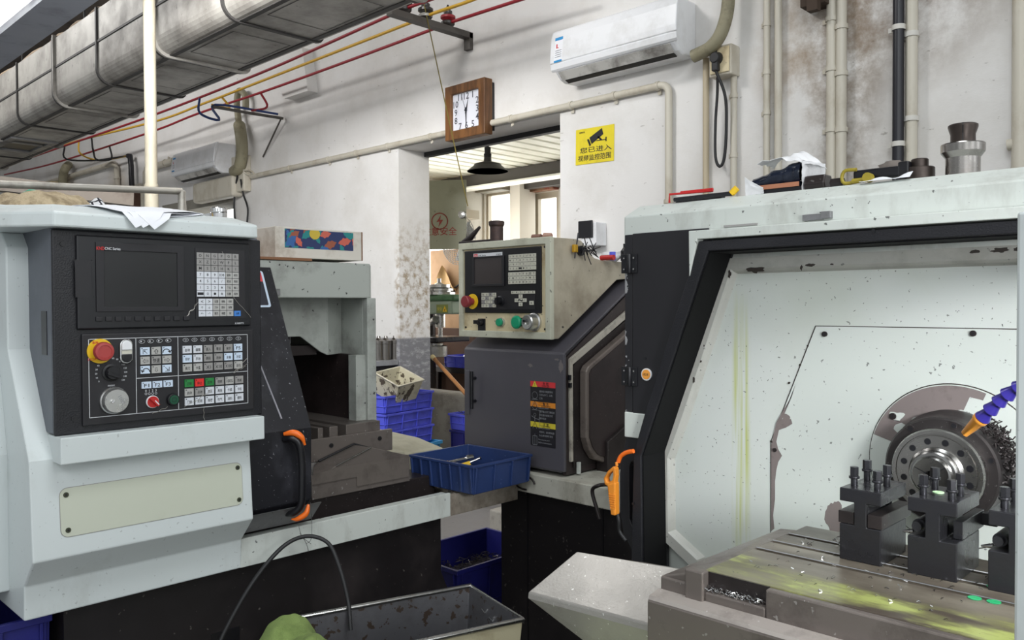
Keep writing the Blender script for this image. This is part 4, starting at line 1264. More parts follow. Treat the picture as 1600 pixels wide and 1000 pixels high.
# --- cover plate with four screws on the lower face
FL = Fr((-2.2145, 0, 0.953), (0, 1, 0), Vector((-0.019, 0, 0.242)))
FL = Fr(FL.o, FL.u, FL.v, FL.u.cross(FL.v))
q = FL.pxs([(94, 764), (378, 722), (378, 790), (94, 838)])
a0, a1, b1, b0 = (q[0][0] + q[3][0]) / 2, (q[1][0] + q[2][0]) / 2, (q[0][1] + q[1][1]) / 2, (q[2][1] + q[3][1]) / 2
cvp = MB().fpoly(FL, rrect(a0, a1, b0, b1, 0.018, 5), -0.002, 0.002).build('cover_plate', PLATEY, LL)
MB().fpoly(FL, rrect(a0 - 0.0014, a1 + 0.0014, b0 - 0.0014, b1 + 0.0014, 0.019, 5), -0.003, 0.0008).build('plate_gasket', GREYK, cvp)
for u_, v_ in ((a0 + 0.014, b1 - 0.016), (a0 + 0.016, b0 + 0.016), (a1 - 0.012, b1 - 0.014), (a1 - 0.012, b0 + 0.014)):
    MB().fcyl(FL, u_, v_, 0.0065, 0.001, 0.0035, 0).fcyl(FL, u_, v_, 0.003, 0.0035, 0.004, 1).build('screw', [mat('oily_green_screw', S(62, 66, 48), 0.4), BLACKS], cvp)

# --- chip tray: front apron, rim, far end
XT = -2.28
TY1 = 2.365
t = MB()
t.box(XT - 0.012, XT, 1.18, 2.008, 0.672, 0.758)
t.box(XT - 0.05, XT - 0.012, 1.18, 2.008, 0.742, 0.754)
t.build('chip_tray', [WHITE_DIRTY], LL, 0.002)
t = MB()
t.box(XT - 0.014, XT - 0.001, 2.009, TY1, 0.672, 0.752)
t.box(-3.15, XT - 0.015, TY1 - 0.012, TY1, 0.672, 0.752)
t.build('tray_end', [mat('grimy_tray_end', S(158, 150, 138), 0.5, dirt=S(96, 84, 74), amt=0.85, scale=7, lo=0.42, hi=0.66, speck=0.6, sscale=80)], LL, 0.002)
MB().box(-3.15, XT - 0.012, 1.18, TY1 - 0.012, 0.672, 0.684).build('tray_floor', OILDARK, LL)
# --- base
b = MB()
b.fpoly(Fr((-3.15, 0, 0), (0, 1, 0), (0, 0, 1), (1, 0, 0)), [(0.72, 0.0), (0.72, 0.672), (2.02, 0.672), (2.02, 0.45), (2.06, 0.36), (2.06, 0.0)], 0, 0.80)
b.build('machine_base', DKBASE, LL)
FB = FX(-2.35)
q = FB.pxs([(330, 1010), (374, 978)])
MB().fbox(FB, q[0][0], q[1][0], q[0][1] - 0.02, q[1][1], 0.0, 0.002).build('base_opening', BLACKS, LL)
# swarf in the tray
sw = MB()
rnd = random.Random(3)
for i in range(260):
    x, y = -2.4 - rnd.random() * 0.35, 1.75 + rnd.random() * 0.5
    z = 0.686 + 0.03 * rnd.random() * max(0, 1 - abs(y - 2.0) * 3)
    a = rnd.random() * 6.28
    sw.tube([(x, y, z), (x + 0.012 * math.cos(a), y + 0.012 * math.sin(a), z + 0.006), (x + 0.018 * math.cos(a + 0.6), y + 0.018 * math.sin(a + 0.6), z)], 0.0013, 3)
o = sw.build('steel_swarf', mat('swarf_dark', S(96, 92, 92), 0.35, 0.8), LL)
o['kind'] = 'stuff'

# --- slanted sliding door pushed over the headstock
dp = [(-2.475, 1.575), (-2.238, 1.07), (-2.242, 0.846), (-2.30, 0.79), (-2.34, 0.79), (-2.29, 0.85), (-2.29, 1.06), (-2.53, 1.56)]
FD = Fr((0, 1.19, 0), (1, 0, 0), (0, 0, 1), (0, 1, 0))
door = MB().fpoly(FD, dp, 0, 0.21).build('sliding_door', DOORK, LL, 0.004)
dv_ = Vector((-2.238 + 2.475, 0, 1.07 - 1.575)).normalized()
FDo = Fr((-2.475, 1.19, 1.575), (0, 1, 0), -dv_)
# pressed crease on the door skin
MB().tube([FDo.p(0.055, -0.13, 0), FDo.p(0.115, -0.52, 0.001)], 0.003, 6).build('door_crease', mat('worn_door_edge', S(150, 148, 156), 0.4), door)
# warning sticker
q = FDo.pxs([(400, 423), (424, 424), (432, 480), (402, 481)])
sA0, sA1 = 0.01, 0.175
sB1, sB0 = FDo.px(424, 424)[1], FDo.px(432, 480)[1]
st = MB()
st.fpoly(FDo, rrect(sA0, sA1, sB0, sB1, 0.008, 3), 0.0, 0.001, 0)
st.fpoly(FDo, rrect(sA0 + 0.006, sA1 - 0.008, sB0 + 0.007, sB1 - 0.006, 0.004, 3), 0.001, 0.0015, 1)
hh = sB1 - sB0
st.fbox(FDo, sA0 + 0.006, sA1 - 0.008, sB1 - 0.30 * hh, sB1 - 0.006, 0.0015, 0.002, 2)
st.ftext(FDo, '警 告', (sA0 + sA1) / 2 + 0.02, sB1 - 0.17 * hh, 0.026, 0.0023, 3)
st.ftext(FDo, '注意事项', sA1 - 0.07, sB1 - 0.42 * hh, 0.017, 0.0019, 4)
for i in range(3):
    st.ftext(FDo, ('开机前请检查各部位主轴', '装夹工件须牢固，防护', '门须关闭。')[i], sA1 - 0.082 if i < 2 else sA1 - 0.11, sB1 - (0.58 + 0.12 * i) * hh, 0.008, 0.0019, 4)
st.build('warning_sticker', [BLUEK, mat('sticker_black', S(44, 44, 54), 0.4), mat('sticker_red', S(216, 72, 80), 0.45), GLYPH, INKW], door)
# grip with its orange caps
FDl = Fr((-2.238, 1.19, 0), (0, 1, 0), (0, 0, 1))
g = MB()
pts = [FDl.p(0.115, 1.045, 0.0), FDl.p(0.125, 1.05, 0.025), FDl.p(0.142, 1.032, 0.038), FDl.p(0.150, 0.98, 0.04), FDl.p(0.150, 0.90, 0.04), FDl.p(0.148, 0.845, 0.036), FDl.p(0.135, 0.82, 0.015), FDl.p(0.13, 0.815, -0.02)]
g.tube(catmull(pts, 5), 0.011, 10)
g.build('door_grip', BLACKS, door)
MB().tube(catmull([FDl.p(0.108, 1.062, 0.010), FDl.p(0.128, 1.066, 0.032), FDl.p(0.146, 1.052, 0.046), FDl.p(0.156, 1.028, 0.048)], 6), 0.015, 10, rs=[0.004 + 0.006 * math.sin(math.pi * min(1, i / 18 + 0.08)) for i in range(19)]).build('grip_cap', ORANGE, door)
MB().tube(catmull([FDl.p(0.168, 0.845, 0.046), FDl.p(0.160, 0.818, 0.044), FDl.p(0.142, 0.802, 0.026), FDl.p(0.132, 0.80, 0.010)], 6), 0.013, 10, rs=[0.003 + 0.006 * math.sin(math.pi * min(1, i / 18 + 0.06)) for i in range(19)]).build('grip_cap', ORANGE, door)
# bright sill below the door
MB().fpoly(FD, [(-2.232, 0.835), (-2.225, 0.835), (-2.285, 0.772), (-2.32, 0.772)], -0.0, 0.235).build('door_sill', GALV, LL)

# --- rear frame of the work opening
XF = -2.55
FF = FX(XF)
t = MB()
y0, y1 = 1.18, 1.852
t.fbox(FF, y0, y1, 1.475, 1.603, -0.03, 0.0)
t.fbox(FF, 1.838, 1.878, 1.0, 1.475, -0.03, 0.0)
t.fbox(FF, y0, y1, 1.573, 1.603, -0.55, -0.03)
t.fbox(FF, 1.838, 1.878, 0.9, 1.6, -0.55, -0.03)
t.build('opening_frame', GREYFR, LL, 0.003)
MB().fbox(FF, 1.40, 1.475, 1.483, 1.50, 0.0, 0.004).fbox(FF, 1.40, 1.475, 1.503, 1.506, 0.0, 0.004).build('door_stop_strip', GALV, LL)
# hood inside the opening: two facing sheets
HX = -2.66
h = MB()
h.fpoly(FX(HX), [(1.2, 1.335), (1.62, 1.335), (1.705, 1.275), (1.735, 1.262), (1.735, 1.573), (1.2, 1.573)], -0.01, 0.0)
h.fpoly(Fr((HX, 1.735, 0), (-0.06, 0.103, 0), (0, 0, 1), (0.103, 0.06, 0)), [(0, 1.262), (0.117, 1.262), (0.117, 1.573), (0, 1.573)], -0.008, 0.002)
h.build('inner_hood', GREYFR, LL, 0.002)
MB().box(-3.13, -3.10, 1.19, 1.838, 0.7, 1.57).build('inner_back', BROWNIN, LL)
MB().box(-3.10, -2.612, 1.815, 1.838, 0.98, 1.262).build('inner_side', BROWNIN, LL)
MB().box(-2.612, -2.565, 1.795, 1.838, 0.98, 1.262).build('inner_post', GREYFR, LL)
MB().box(-3.09, -2.68, 1.20, 1.70, 1.265, 1.30).build('inner_rail', OILDARK, LL)
# spindle drum at the back left
FSp = Fr((-2.85, 1.20, 1.06), (1, 0, 0), (0, 0, 1), (0, 1, 0))
MB().lathe(FSp, 0, 0, [(0.15, -0.02), (0.15, 0.1), (0.11, 0.12), (0.11, 0.2), (0.06, 0.21), (0.06, 0.27), (0, 0.27)], 0, 32).build('spindle_nose', OILDARK, LL)
# --- T-slot work table and its front apron
tb = MB()
FT_ = FX(-2.508)
ys_ = [FT_.px(x, 680)[0] for x in (486.5, 497, 505, 515, 528, 541)]
edges = [1.24] + ys_ + [1.862]
for k in range(0, 8, 2):
    tb.box(-3.05, -2.508, edges[k], edges[k + 1], 0.975, 1.018)
tb.box(-3.05, -2.508, 1.24, 1.862, 0.90, 0.975)
tb.build('work_table', OILCAST, LL, 0.002)
MB().box(-2.505, -2.49, 1.24, 1.905, 0.905, 0.984).build('table_apron', OILCAST, LL, 0.002)
for y in (1.635, 1.845):
    MB().fcyl(FX(-2.49), y, 0.955, 0.008, 0, 0.004, 0, n=16).fcyl(FX(-2.49), y, 0.955, 0.004, 0.004, 0.0045, 1, n=6).build('apron_screw', [DKSTEEL, BLACKS], LL)
# gabled way cover in front of the apron
FG_ = Fr((-2.489, 0, 0), (0, 1, 0), (0, 0, 1), (1, 0, 0))
gb = FX(-2.489).pxs([(490, 727), (497, 722), (552, 695), (612, 711), (622, 722)])
gf = FX(-2.395).pxs([(487, 752), (525, 728), (580, 699), (640, 711.5), (640, 727)])
gb2 = [(y, 0.80) for y, _ in (gb[0], gb[-1])]
gf2 = [(y, 0.80) for y, _ in (gf[0], gf[-1])]
MB().fpoly(FG_, [gb2[0]] + gb + [gb2[1]], 0.0, 0.094, 0, [gf2[0]] + gf + [gf2[1]]).build('way_cover', OILCAST, LL, 0.002)
sk0 = FX(-2.39).pxs([(486, 744), (525, 731), (640, 713), (638, 745), (558, 760), (558, 745), (487, 758)])
MB().fpoly(FX(-2.39), sk0, -0.004, 0.0).build('cover_skirt', mat('oily_skirt_sheet', S(122, 114, 108), 0.36, 0.4, dirt=S(70, 62, 58), amt=0.7, scale=5), LL)
p = FX(-2.392).pxs([(525, 728), (580, 699)])
MB().tube([(-2.392, *p[0]), (-2.392, *p[1])], 0.0025, 6).build('bright_fold', CHROME, LL)
MB().tube([(-2.484, gb[1][0], gb[1][1] + 0.004), (-2.484, gb[2][0], gb[2][1] + 0.004), (-2.484, gb[3][0], gb[3][1] + 0.004)], 0.004, 6).build('rubber_wiper', RUBBER, LL)
# slide bed below
MB().box(-3.05, -2.42, 1.22, 2.05, 0.684, 0.80).build('slide_bed', OILDARK, LL, 0.004)
# pale end cover past the table
e = MB()
e.fpoly(Fr((0, 1.925, 0), (1, 0, 0), (0, 0, 1), (0, 1, 0)), [(-3.05, 0.70), (-3.05, 0.90), (-2.78, 0.89), (-2.62, 0.862), (-2.62, 0.70)], 0, 0.14)
e.fpoly(Fr((0, 2.068, 0), (1, 0, 0), (0, 0, 1), (0, 1, 0)), [(-3.05, 0.70), (-3.05, 0.885), (-2.78, 0.876), (-2.62, 0.85), (-2.62, 0.70)], 0, 0.20)
e.build('end_cover', mat('pale_dusty_cover', S(186, 182, 160), 0.5, dirt=S(140, 132, 110), amt=0.5, scale=5), LL, 0.003)
# green grease nipple lines etc.: hanging wire swarf on the panel
cs = MB()
rnd = random.Random(11)


def strand(px0, px1, n=7, j=3.0, d=0.012):
    pts = []
    for i in range(n):
        f = i / (n - 1)
        x = px0[0] + (px1[0] - px0[0]) * f + (rnd.random() - 0.5) * j * (0 if i in (0, n - 1) else 1)
        y = px0[1] + (px1[1] - px0[1]) * f + (rnd.random() - 0.5) * j * (0 if i in (0, n - 1) else 1)
        a = FP.px(x, y, d)
        pts.append(FP.p(a[0], a[1], d))
    cs.tube(catmull(pts, 3), 0.0007, 4)


for a, b in (((347, 393), (349, 420)), ((348, 420), (366, 466)), ((366, 466), (392, 496)), ((308, 474), (292, 494)), ((311, 470), (294, 493)), ((386, 560), (365, 583)), ((388, 566), (366, 581)), ((384, 572), (368, 580)),
             ((330, 608), (305, 628)), ((330, 612), (288, 636)), ((319, 637), (318, 664)), ((262, 635), (238, 646))):
    strand(a, b)
tag(cs.build('swarf_strands', mat('silver_swarf', S(176, 172, 166), 0.3, 0.7)), 'silvery swarf strands stuck to the large control panel', 'swarf')

# ================================================================== LATHE WITH THE OPEN END AND BARE SPINDLE (aisle's other side)
RL = thing('cnc_lathe', 'white lathe with bare spindle and tool posts on an oily table', 'lathe', (-0.6, 1.6, 0))
YR = 1.85
FR = FY(YR)
# top cover: front fascia with a chamfer rising to the top plate
G = Fr((-1.375, 0, 0), (0, 1, 0), (0, 0, 1), (1, 0, 0))
fz1 = 1.688
f0 = FR.px(976, 358)[1]
prof = [(YR, 1.612), (YR, fz1), (YR + 0.07, fz1 + 0.034), (YR + 0.75, fz1 + 0.034), (YR + 0.75, 1.612)]
x1R = 0.55
tc = MB().fpoly(G, prof, 0, x1R + 1.375)
tc.build('top_cover', WHITE_DIRTY, RL, 0.004)
TOPZ = fz1 + 0.034
# front plate behind the frame (white) and the dark hinged side door
L = FR.pxs([(977, 361), (1092, 350), (1085, 700), (980, 640)])
xL = L[0][0]
_e = FR.pxs([(1099, 384), (1016, 650)], 0.02)
dk = MB().fpoly(FR, [(xL + 0.028, 1.13), (_e[1][0] - 0.008, 1.13), (_e[1][0], _e[1][1]), (_e[0][0], _e[0][1]), (-1.108, 1.640), (xL + 0.028, 1.640)], -0.02, 0.006).build('side_door', BLACKM, RL, 0.002)
a = FR.px(1011, 585, 0.006)
MB().fcyl(FR, a[0], a[1], 0.0165, 0.006, 0.010, 0).fcyl(FR, a[0], a[1], 0.013, 0.010, 0.0112, 1).ftext(FR, '机床', a[0], a[1], 0.008, 0.0114, 2).build('round_sticker', [INKW, mat('sticker_orange', S(226, 152, 60), 0.5), GLYPH], dk)
MB().fbox(FR, xL, xL + 0.026, 1.13, 1.638, -0.02, 0.003).build('hinge_post', mat('chipped_dark_paint', S(32, 31, 35), 0.45, chip=S(150, 150, 152), chipat=0.6, chipscale=14, dirt=S(60, 58, 58), amt=0.3), RL, 0.002)
for cy in (412, 588):
    a = FR.px(986, cy, 0.006)
    hg = MB().fbox(FR, xL - 0.006, xL + 0.045, a[1] - 0.026, a[1] + 0.026, 0.006, 0.011).fcyl(Fr((xL + 0.022, YR - 0.012, a[1] - 0.026), (1, 0, 0), (0, 1, 0)), 0, 0, 0.006, 0, 0.052).build('hinge', BLACKS, RL, 0.001)
    for sx in (0.004, 0.036):
        for sy in (-0.015, 0.015):
            MB().fcyl(FR, xL + sx, a[1] + sy, 0.005, 0.011, 0.0125, 0, n=12).fcyl(FR, xL + sx, a[1] + sy, 0.0022, 0.0125, 0.0128, 1, n=6).build('hinge_screw', [DKSTEEL, GREYK], hg)
# body of the headstock behind everything
MB().box(-1.36, x1R, YR + 0.11, YR + 0.75, 0.62, 1.611).build('headstock_body', WHITE_DIRTY, RL)
# pale corner block under the hinge post
q = FR.pxs([(978, 643), (1002, 643), (998, 682), (978, 682)])
MB().fbox(FR, q[0][0], q[1][0] + 0.02, q[3][1], q[0][1], -0.02, 0.008).build('corner_block', WHITE_DIRTY, RL, 0.003)

# lower dark guard with a hand hole, left of the frame
FG = FY(YR - 0.0)
po = FG.pxs([(978, 684), (1010, 684), (1010, 880), (990, 866), (975, 838), (968, 800), (968, 740), (974, 700)])
pi_ = FG.pxs([(986, 722), (994, 722), (994, 824), (991, 826), (988, 822), (984, 812), (983, 760), (983, 730)])
MB().fring(FG, po, pi_, -0.03, 0.0).build('grip_guard', BLACKM, RL, 0.003)

# black frame: flange + reveal
outer_px = [(1092, 377), (1700, 323), (1700, 1200), (990, 1000), (990, 708), (1009, 640)]
inner_px = [(1106, 392), (1700, 345), (1700, 1200), (1004, 1000), (1001, 713), (1026, 636)]
O = FR.pxs(outer_px, 0.03)
I = FR.pxs(inner_px, 0.03)
zb_ = 0.62
O = [(O[0][0], O[0][1]), (x1R - 0.1, O[0][1] + 0.003), (x1R - 0.1, zb_), (O[3][0] - 0.012, zb_), (O[4][0], O[4][1]), (O[5][0], O[5][1])]
I = [(I[0][0], I[0][1]), (x1R - 0.13, I[0][1] + 0.003), (x1R - 0.13, zb_ + 0.01), (I[3][0], zb_ + 0.01), (I[4][0], I[4][1]), (I[5][0], I[5][1])]
MB().fring(FR, O, I, -0.10, 0.03).build('opening_frame', BLACK, RL, 0.002)
MB().fring(FR, [(I[0][0] - 0.0005, I[0][1] + 0.0005), (I[1][0], I[1][1] + 0.0005), (I[2][0], I[2][1]), I[3], (I[4][0] - 0.0005, I[4][1]), (I[5][0] - 0.0005, I[5][1])], [(I[0][0] + 0.003, I[0][1] - 0.004), (I[1][0], I[1][1] - 0.004), (I[2][0], I[2][1]), (I[3][0] + 0.003, I[3][1]), (I[4][0] + 0.003, I[4][1]), (I[5][0] + 0.003, I[5][1])], -0.082, 0.022).build('reveal_shade_ring', mat('reveal_shade_black', S(11, 11, 13), 0.7, spec=0.2), RL)  # added near-black ring that puts shade into the frame's inner reveal
for x, y in ((1008, 560), (1365, 361), (990, 787)):
    a = FR.px(x, y, 0.03)
    MB().fcyl(FR, a[0], a[1], 0.0045, 0.03, 0.032, n=12).build('frame_screw', BLACKS, RL)
# white trim flange round the frame: top strip and left strip
tr = MB()
ft = FR.px(1075, 366, 0.036); fb = FR.px(1090, 381, 0.036)
zT = (ft[1] + FR.px(1598, 315, 0.036)[1]) / 2
zB = (fb[1] + FR.px(1590, 331, 0.036)[1]) / 2
xa = ft[0]
tr.fpoly(FR, [(xa, zT), (x1R, zT), (x1R, zB), (O[0][0] - 0.002, zB), (FR.px(1076, 432, 0.036)[0], FR.px(1076, 432, 0.036)[1])], 0.004, 0.034)
tr.build('frame_flange', WHITE_DIRTY, RL, 0.002)
# small latch parts on the fascia
a = FR.px(1280, 340)
la = MB().fbox(FR, a[0] - 0.035, a[0] + 0.012, a[1] - 0.006, a[1] + 0.008, 0, 0.012).fbox(FR, a[0] + 0.01, a[0] + 0.032, a[1] - 0.004, a[1] + 0.012, 0, 0.015).build('cover_latch', GALV, RL, 0.001)
a = FR.px(1155, 352)
MB().fbox(FR, a[0] - 0.04, a[0] + 0.05, a[1] - 0.003, a[1] + 0.002, 0, 0.005).build('cover_strip', GREYK, RL)

# ---- white spindle wall inside the frame: lip, groove, recessed panel
YW = YR + 0.08
lip_o = [(I[0][0] - 0.002, I[0][1] + 0.004), (x1R - 0.12, I[0][1] + 0.006), (x1R - 0.12, zb_), (-1.22, zb_), (FY(YW).px(1075, 881)[0], FY(YW).px(1075, 881)[1]), (FY(YW).px(1030, 838)[0], FY(YW).px(1030, 838)[1]), (FY(YW).px(1029, 711)[0], FY(YW).px(1029, 711)[1]), (FY(YW).px(1054, 640)[0], FY(YW).px(1054, 640)[1])]
lip_o[0] = (FY(YW).px(1131, 404)[0], FY(YW).px(1131, 404)[1])
lip_o[1] = (x1R - 0.12, lip_o[0][1])


def inset(poly, d):
    n = len(poly)
    out = []
    for i in range(n):
        p0, p1, p2 = Vector(poly[i - 1]), Vector(poly[i]), Vector(poly[(i + 1) % n])
        a = (p1 - p0).normalized(); b = (p2 - p1).normalized()
        na, nb = Vector((a.y, -a.x)), Vector((b.y, -b.x))
        k = (na + nb)
        k = k / max(0.3, k.length_squared / 2)
        q = p1 + k * d
        out.append((q.x, q.y))
    return out


FWh = FY(YW)
l1 = inset(lip_o, 0.028)
l2 = inset(lip_o, 0.034)
l3 = inset(lip_o, 0.040)
w_ = MB()
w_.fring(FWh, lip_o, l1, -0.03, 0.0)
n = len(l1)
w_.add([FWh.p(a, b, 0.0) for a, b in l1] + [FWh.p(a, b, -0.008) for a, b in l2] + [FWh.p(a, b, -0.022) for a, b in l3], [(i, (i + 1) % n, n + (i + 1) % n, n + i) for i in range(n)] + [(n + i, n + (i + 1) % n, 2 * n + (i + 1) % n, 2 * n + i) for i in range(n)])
DPAN = -0.022
# panel sheet with a broad outline
w_.fpoly(FWh, l3, DPAN - 0.01, DPAN)
rnd = random.Random(5)


def blob(fr, cpx, r, d, m, mbx, seed, sx=1.0, sy=1.0, n=22, rough=0.55):
    c = fr.px(*cpx, d)
    pts = []
    for i in range(n):
        a = 2 * math.pi * i / n
        k = r * (1 + rough * noise.noise(Vector((math.cos(a) * 1.7 + seed, math.sin(a) * 1.7, seed * 0.37))) + 0.18 * noise.noise(Vector((math.cos(a) * 6, math.sin(a) * 6, seed))))
        pts.append((c[0] + k * sx * math.cos(a), c[1] + k * sy * math.sin(a)))
    mbx.flat(fr, pts, d, m)


# peeled paint patches on the lip and the panel
for i, (x, y, r, sx, sy) in enumerate(((1180, 422, 0.016, 1.5, 0.45), (1140, 428, 0.009, 0.5, 1.1), (1266, 414, 0.008, 1.3, 0.5), (1252, 418, 0.005, 0.6, 1.2), (1084, 594, 0.006, 0.6, 1.4), (1300, 413, 0.004, 1, .5), (1523, 393, 0.006, 1.6, .6), (1562, 391, 0.010, 1.5, .5), (1592, 389, 0.006, 1.3, .7), (1095, 565, 0.003, 1, 1), (1100, 540, 0.003, .6, 1.3))):
    blob(FWh, (x, y), r, 0.0006, 1, w_, i * 3.1 + 1, sx, sy)
PEEL = mat('peeled_paint_grey_brown', S(122, 112, 110), 0.6, dirt=S(92, 82, 80), amt=0.6, scale=25)
PEELD = mat('peeled_paint_dark', S(52, 45, 40), 0.6)
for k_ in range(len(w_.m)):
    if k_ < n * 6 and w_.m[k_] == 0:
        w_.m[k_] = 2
# spindle wall paint with a run of yellow-green coolant
PW = bpy.data.materials.new('spindle_wall_paint'); PW.use_nodes = True
t = NT(PW); pb_ = t.t.nodes['Principled BSDF']; pb_.inputs['Roughness'].default_value = 0.42
g_ = t.n('ShaderNodeNewGeometry'); sp_ = t.n('ShaderNodeSeparateXYZ'); t.l(g_.outputs['Position'], sp_.inputs[0])
def win_(v, lo, hi, e):
    return t.math('MULTIPLY', t.ramp(v, lo - e, lo + e), t.ramp(v, hi - e, hi + e, 1, 0))
m1 = t.n('ShaderNodeMapping'); m1.inputs['Scale'].default_value = (70, 1, 2.2); t.l(g_.outputs['Position'], m1.inputs[0])
nz_ = t.n('ShaderNodeTexNoise', i_Scale=1.0, i_Detail=3.0); t.l(m1.outputs[0], nz_.inputs['Vector'])
n2_ = t.n('ShaderNodeTexNoise', i_Scale=3.0, i_Detail=6.0); t.l(g_.outputs['Position'], n2_.inputs['Vector'])
run_ = t.math('MULTIPLY', t.math('MULTIPLY', win_(sp_.outputs[0], -1.098, -1.052, 0.006), win_(sp_.outputs[2], 0.80, 1.40, 0.09)), t.ramp(nz_.outputs[0], 0.42, 0.66, 0.0, 0.9))
c_ = t.mix(t.ramp(n2_.outputs[0], 0.45, 0.7, 0, 0.35), S(203, 208, 204), S(178, 186, 168))
c_ = t.mix(run_, c_, S(176, 184, 92))
n3_ = t.n('ShaderNodeTexNoise', i_Scale=120.0, i_Detail=2.0); t.l(g_.outputs['Position'], n3_.inputs['Vector'])
c_ = t.mix(t.ramp(n3_.outputs[0], 0.71, 0.73, 0, 0.7), c_, S(60, 58, 52))
t.l(c_, pb_.inputs['Base Color'])
LIPM = mat('grimy_shaded_lip_paint', S(178, 178, 172), 0.5, dirt=S(138, 136, 128), amt=0.6, scale=6, speck=0.6, sscale=90)  # lip greyer than the panel: grime plus the frame's shadow in the colour
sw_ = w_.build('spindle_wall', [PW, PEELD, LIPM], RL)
# chips stuck on the panel
ch = MB()
for i in range(260):
    x, y = 1050 + rnd.random() * 540, 430 + rnd.random() * 400
    if x < 1050 + (y < 640) * (700 - y) * 0.3:
        continue
    c = FWh.px(x, y, DPAN + 0.001)
    a = rnd.random() * 6.28
    l = 0.0008 + 0.0026 * rnd.random() ** 2
    k = 0.0004 + 0.0004 * rnd.random()
    ch.fpoly(FWh, [(c[0] - l * math.cos(a) - k * math.sin(a), c[1] - l * math.sin(a) + k * math.cos(a)), (c[0] - l * math.cos(a) + k * math.sin(a), c[1] - l * math.sin(a) - k * math.cos(a)), (c[0] + l * math.cos(a + 0.5), c[1] + l * math.sin(a + 0.5))], DPAN, DPAN + 0.0012)
cho = ch.build('stuck_chips', GLYPH, sw_)
cho['kind'] = 'stuff'

# ---- bolted cover panel (pentagon) with dark gap and bolts
DC = DPAN + 0.0035
cp_px = [(1275, 510), (1700, 500), (1700, 1010), (1204, 900), (1205, 690)]
c = FWh.pxs(cp_px, DC)
c[1] = (x1R - 0.2, c[0][1]); c[2] = (x1R - 0.2, zb_ + 0.02); c[3] = (c[4][0], zb_ + 0.02)
cpn = MB().fpoly(FWh, c, DPAN, DC)
cpo = cpn.build('cover_panel', PANELW, RL)
gk = MB().fring(FWh, [(c[0][0] - 0.003, c[0][1] + 0.002), (c[1][0], c[1][1] + 0.002), c[2], (c[3][0] - 0.003, c[3][1]), (c[4][0] - 0.003, c[4][1])], c, DPAN, DPAN + 0.0016)
gk.build('dark_seam', PEELD, cpo)
pt = MB()
# wide peel along the lower left edge of the cover
eg = FWh.pxs([(1205, 695), (1213, 660), (1238, 617), (1243, 600), (1236, 622), (1222, 655), (1236, 655), (1238, 662), (1228, 668), (1217, 672), (1213, 690), (1216, 702), (1222, 712), (1216, 722), (1213, 735), (1211, 752), (1211, 780), (1208, 805), (1210, 826), (1205, 830)], DC + 0.0006)
pt.flat(FWh, eg, DC + 0.0006, 0)
blob(FWh, (1228, 656), 0.011, DC + 0.0009, 0, pt, 2.2, 1, 1.15)
blob(FWh, (1305, 808), 0.030, DC + 0.0006, 0, pt, 8.4, 0.75, 1.35, 30, 0.35)
for x, y, r in ((1250, 570, 0.003), (1262, 540, 0.0025), (1233, 598, 0.003), (1205, 690, 0.003)):
    blob(FWh, (x, y), r, DC + 0.0008, 1, pt, x * 0.1, 1.2, 1.0, 12)
pt.build('peeled_patch', [PEEL, PEELD], cpo)
for x, y in ((1289, 522), (1521, 521)):
    a = FWh.px(x, y, DC)
    MB().fcyl(FWh, a[0], a[1], 0.0065, DC, DC + 0.005, 0, n=18).fcyl(FWh, a[0], a[1], 0.0032, DC + 0.005, DC + 0.0054, 1, n=6).build('cover_bolt', [OILDARK, BLACKS], cpo)
a = FWh.px(1211, 703, DC)
MB().fcyl(FWh, a[0], a[1], 0.005, DC, DC + 0.004, 0, n=14).build('cover_bolt', OILDARK, cpo)

# ---- spindle: paint disc, drum, flange with bolt holes, collet nose
SXc, SZc = -0.568, 1.096
YP = YW - DPAN                      # world Y of the panel surface
FSp = Fr((SXc, YP, SZc), (1, 0, 0), (0, 0, 1), (0, -1, 0))
disc = MB().lathe(FSp, 0, 0, [(0.176, 0.0), (0.176, 0.007), (0.1755, 0.008), (0.0, 0.008)], 0, 72).build('spindle_cover_disc', PANELW, RL)
dr = MB().fring(FSp, arc((0, 0), 0.1785, 0, 2 * math.pi, 71)[:-1], arc((0, 0), 0.1762, 0, 2 * math.pi, 71)[:-1], 0.0, 0.0045)
dr.build('dark_seam', PEELD, disc)
pt = MB()
# torn paint crescent at the upper left of the disc
ang0, ang1 = math.radians(163), math.radians(68)
pts = []
for i in range(41):
    a = ang0 + (ang1 - ang0) * i / 40
    pts.append((0.174 * math.cos(a), 0.174 * math.sin(a)))
for i in range(41):
    a = ang1 + (ang0 - ang1) * i / 40
    r = 0.118 + 0.016 * noise.noise(Vector((a * 5, 0.3, 0))) + (0.032 if i < 5 else 0) + (0.018 if 30 < i < 36 else 0)
    pts.append((r * math.cos(a), r * math.sin(a)))
pt.flat(FSp, pts, 0.0086, 0)
c0 = [(0.15 * math.cos(math.radians(140)) + 0.013 * math.cos(t) * (1 + 0.5 * math.sin(3 * t)), 0.15 * math.sin(math.radians(140)) + 0.014 * math.sin(t) * (1 + 0.4 * math.cos(2 * t))) for t in [k * 0.35 for k in range(18)]]
pt.flat(FSp, c0, 0.0092, 1)
pt.build('peeled_patch', [PEEL, PANELW], disc)
for a, r in ((142, 0.157), (18, 0.155)):
    u_, v_ = r * math.cos(math.radians(a)), r * math.sin(math.radians(a))
    MB().fcyl(FSp, u_, v_, 0.0075, 0.008, 0.013, 0, n=18).fcyl(FSp, u_, v_, 0.0036, 0.013, 0.0134, 1, n=6).build('disc_bolt', [OILDARK, BLACKS], disc)
DRUM = mat('dark_spindle_drum', S(62, 58, 58), 0.4, 0.6, dirt=S(32, 29, 29), amt=0.8, scale=14, speck=0.3, speckcol=S(170, 168, 165), sscale=140, bump=0.1)
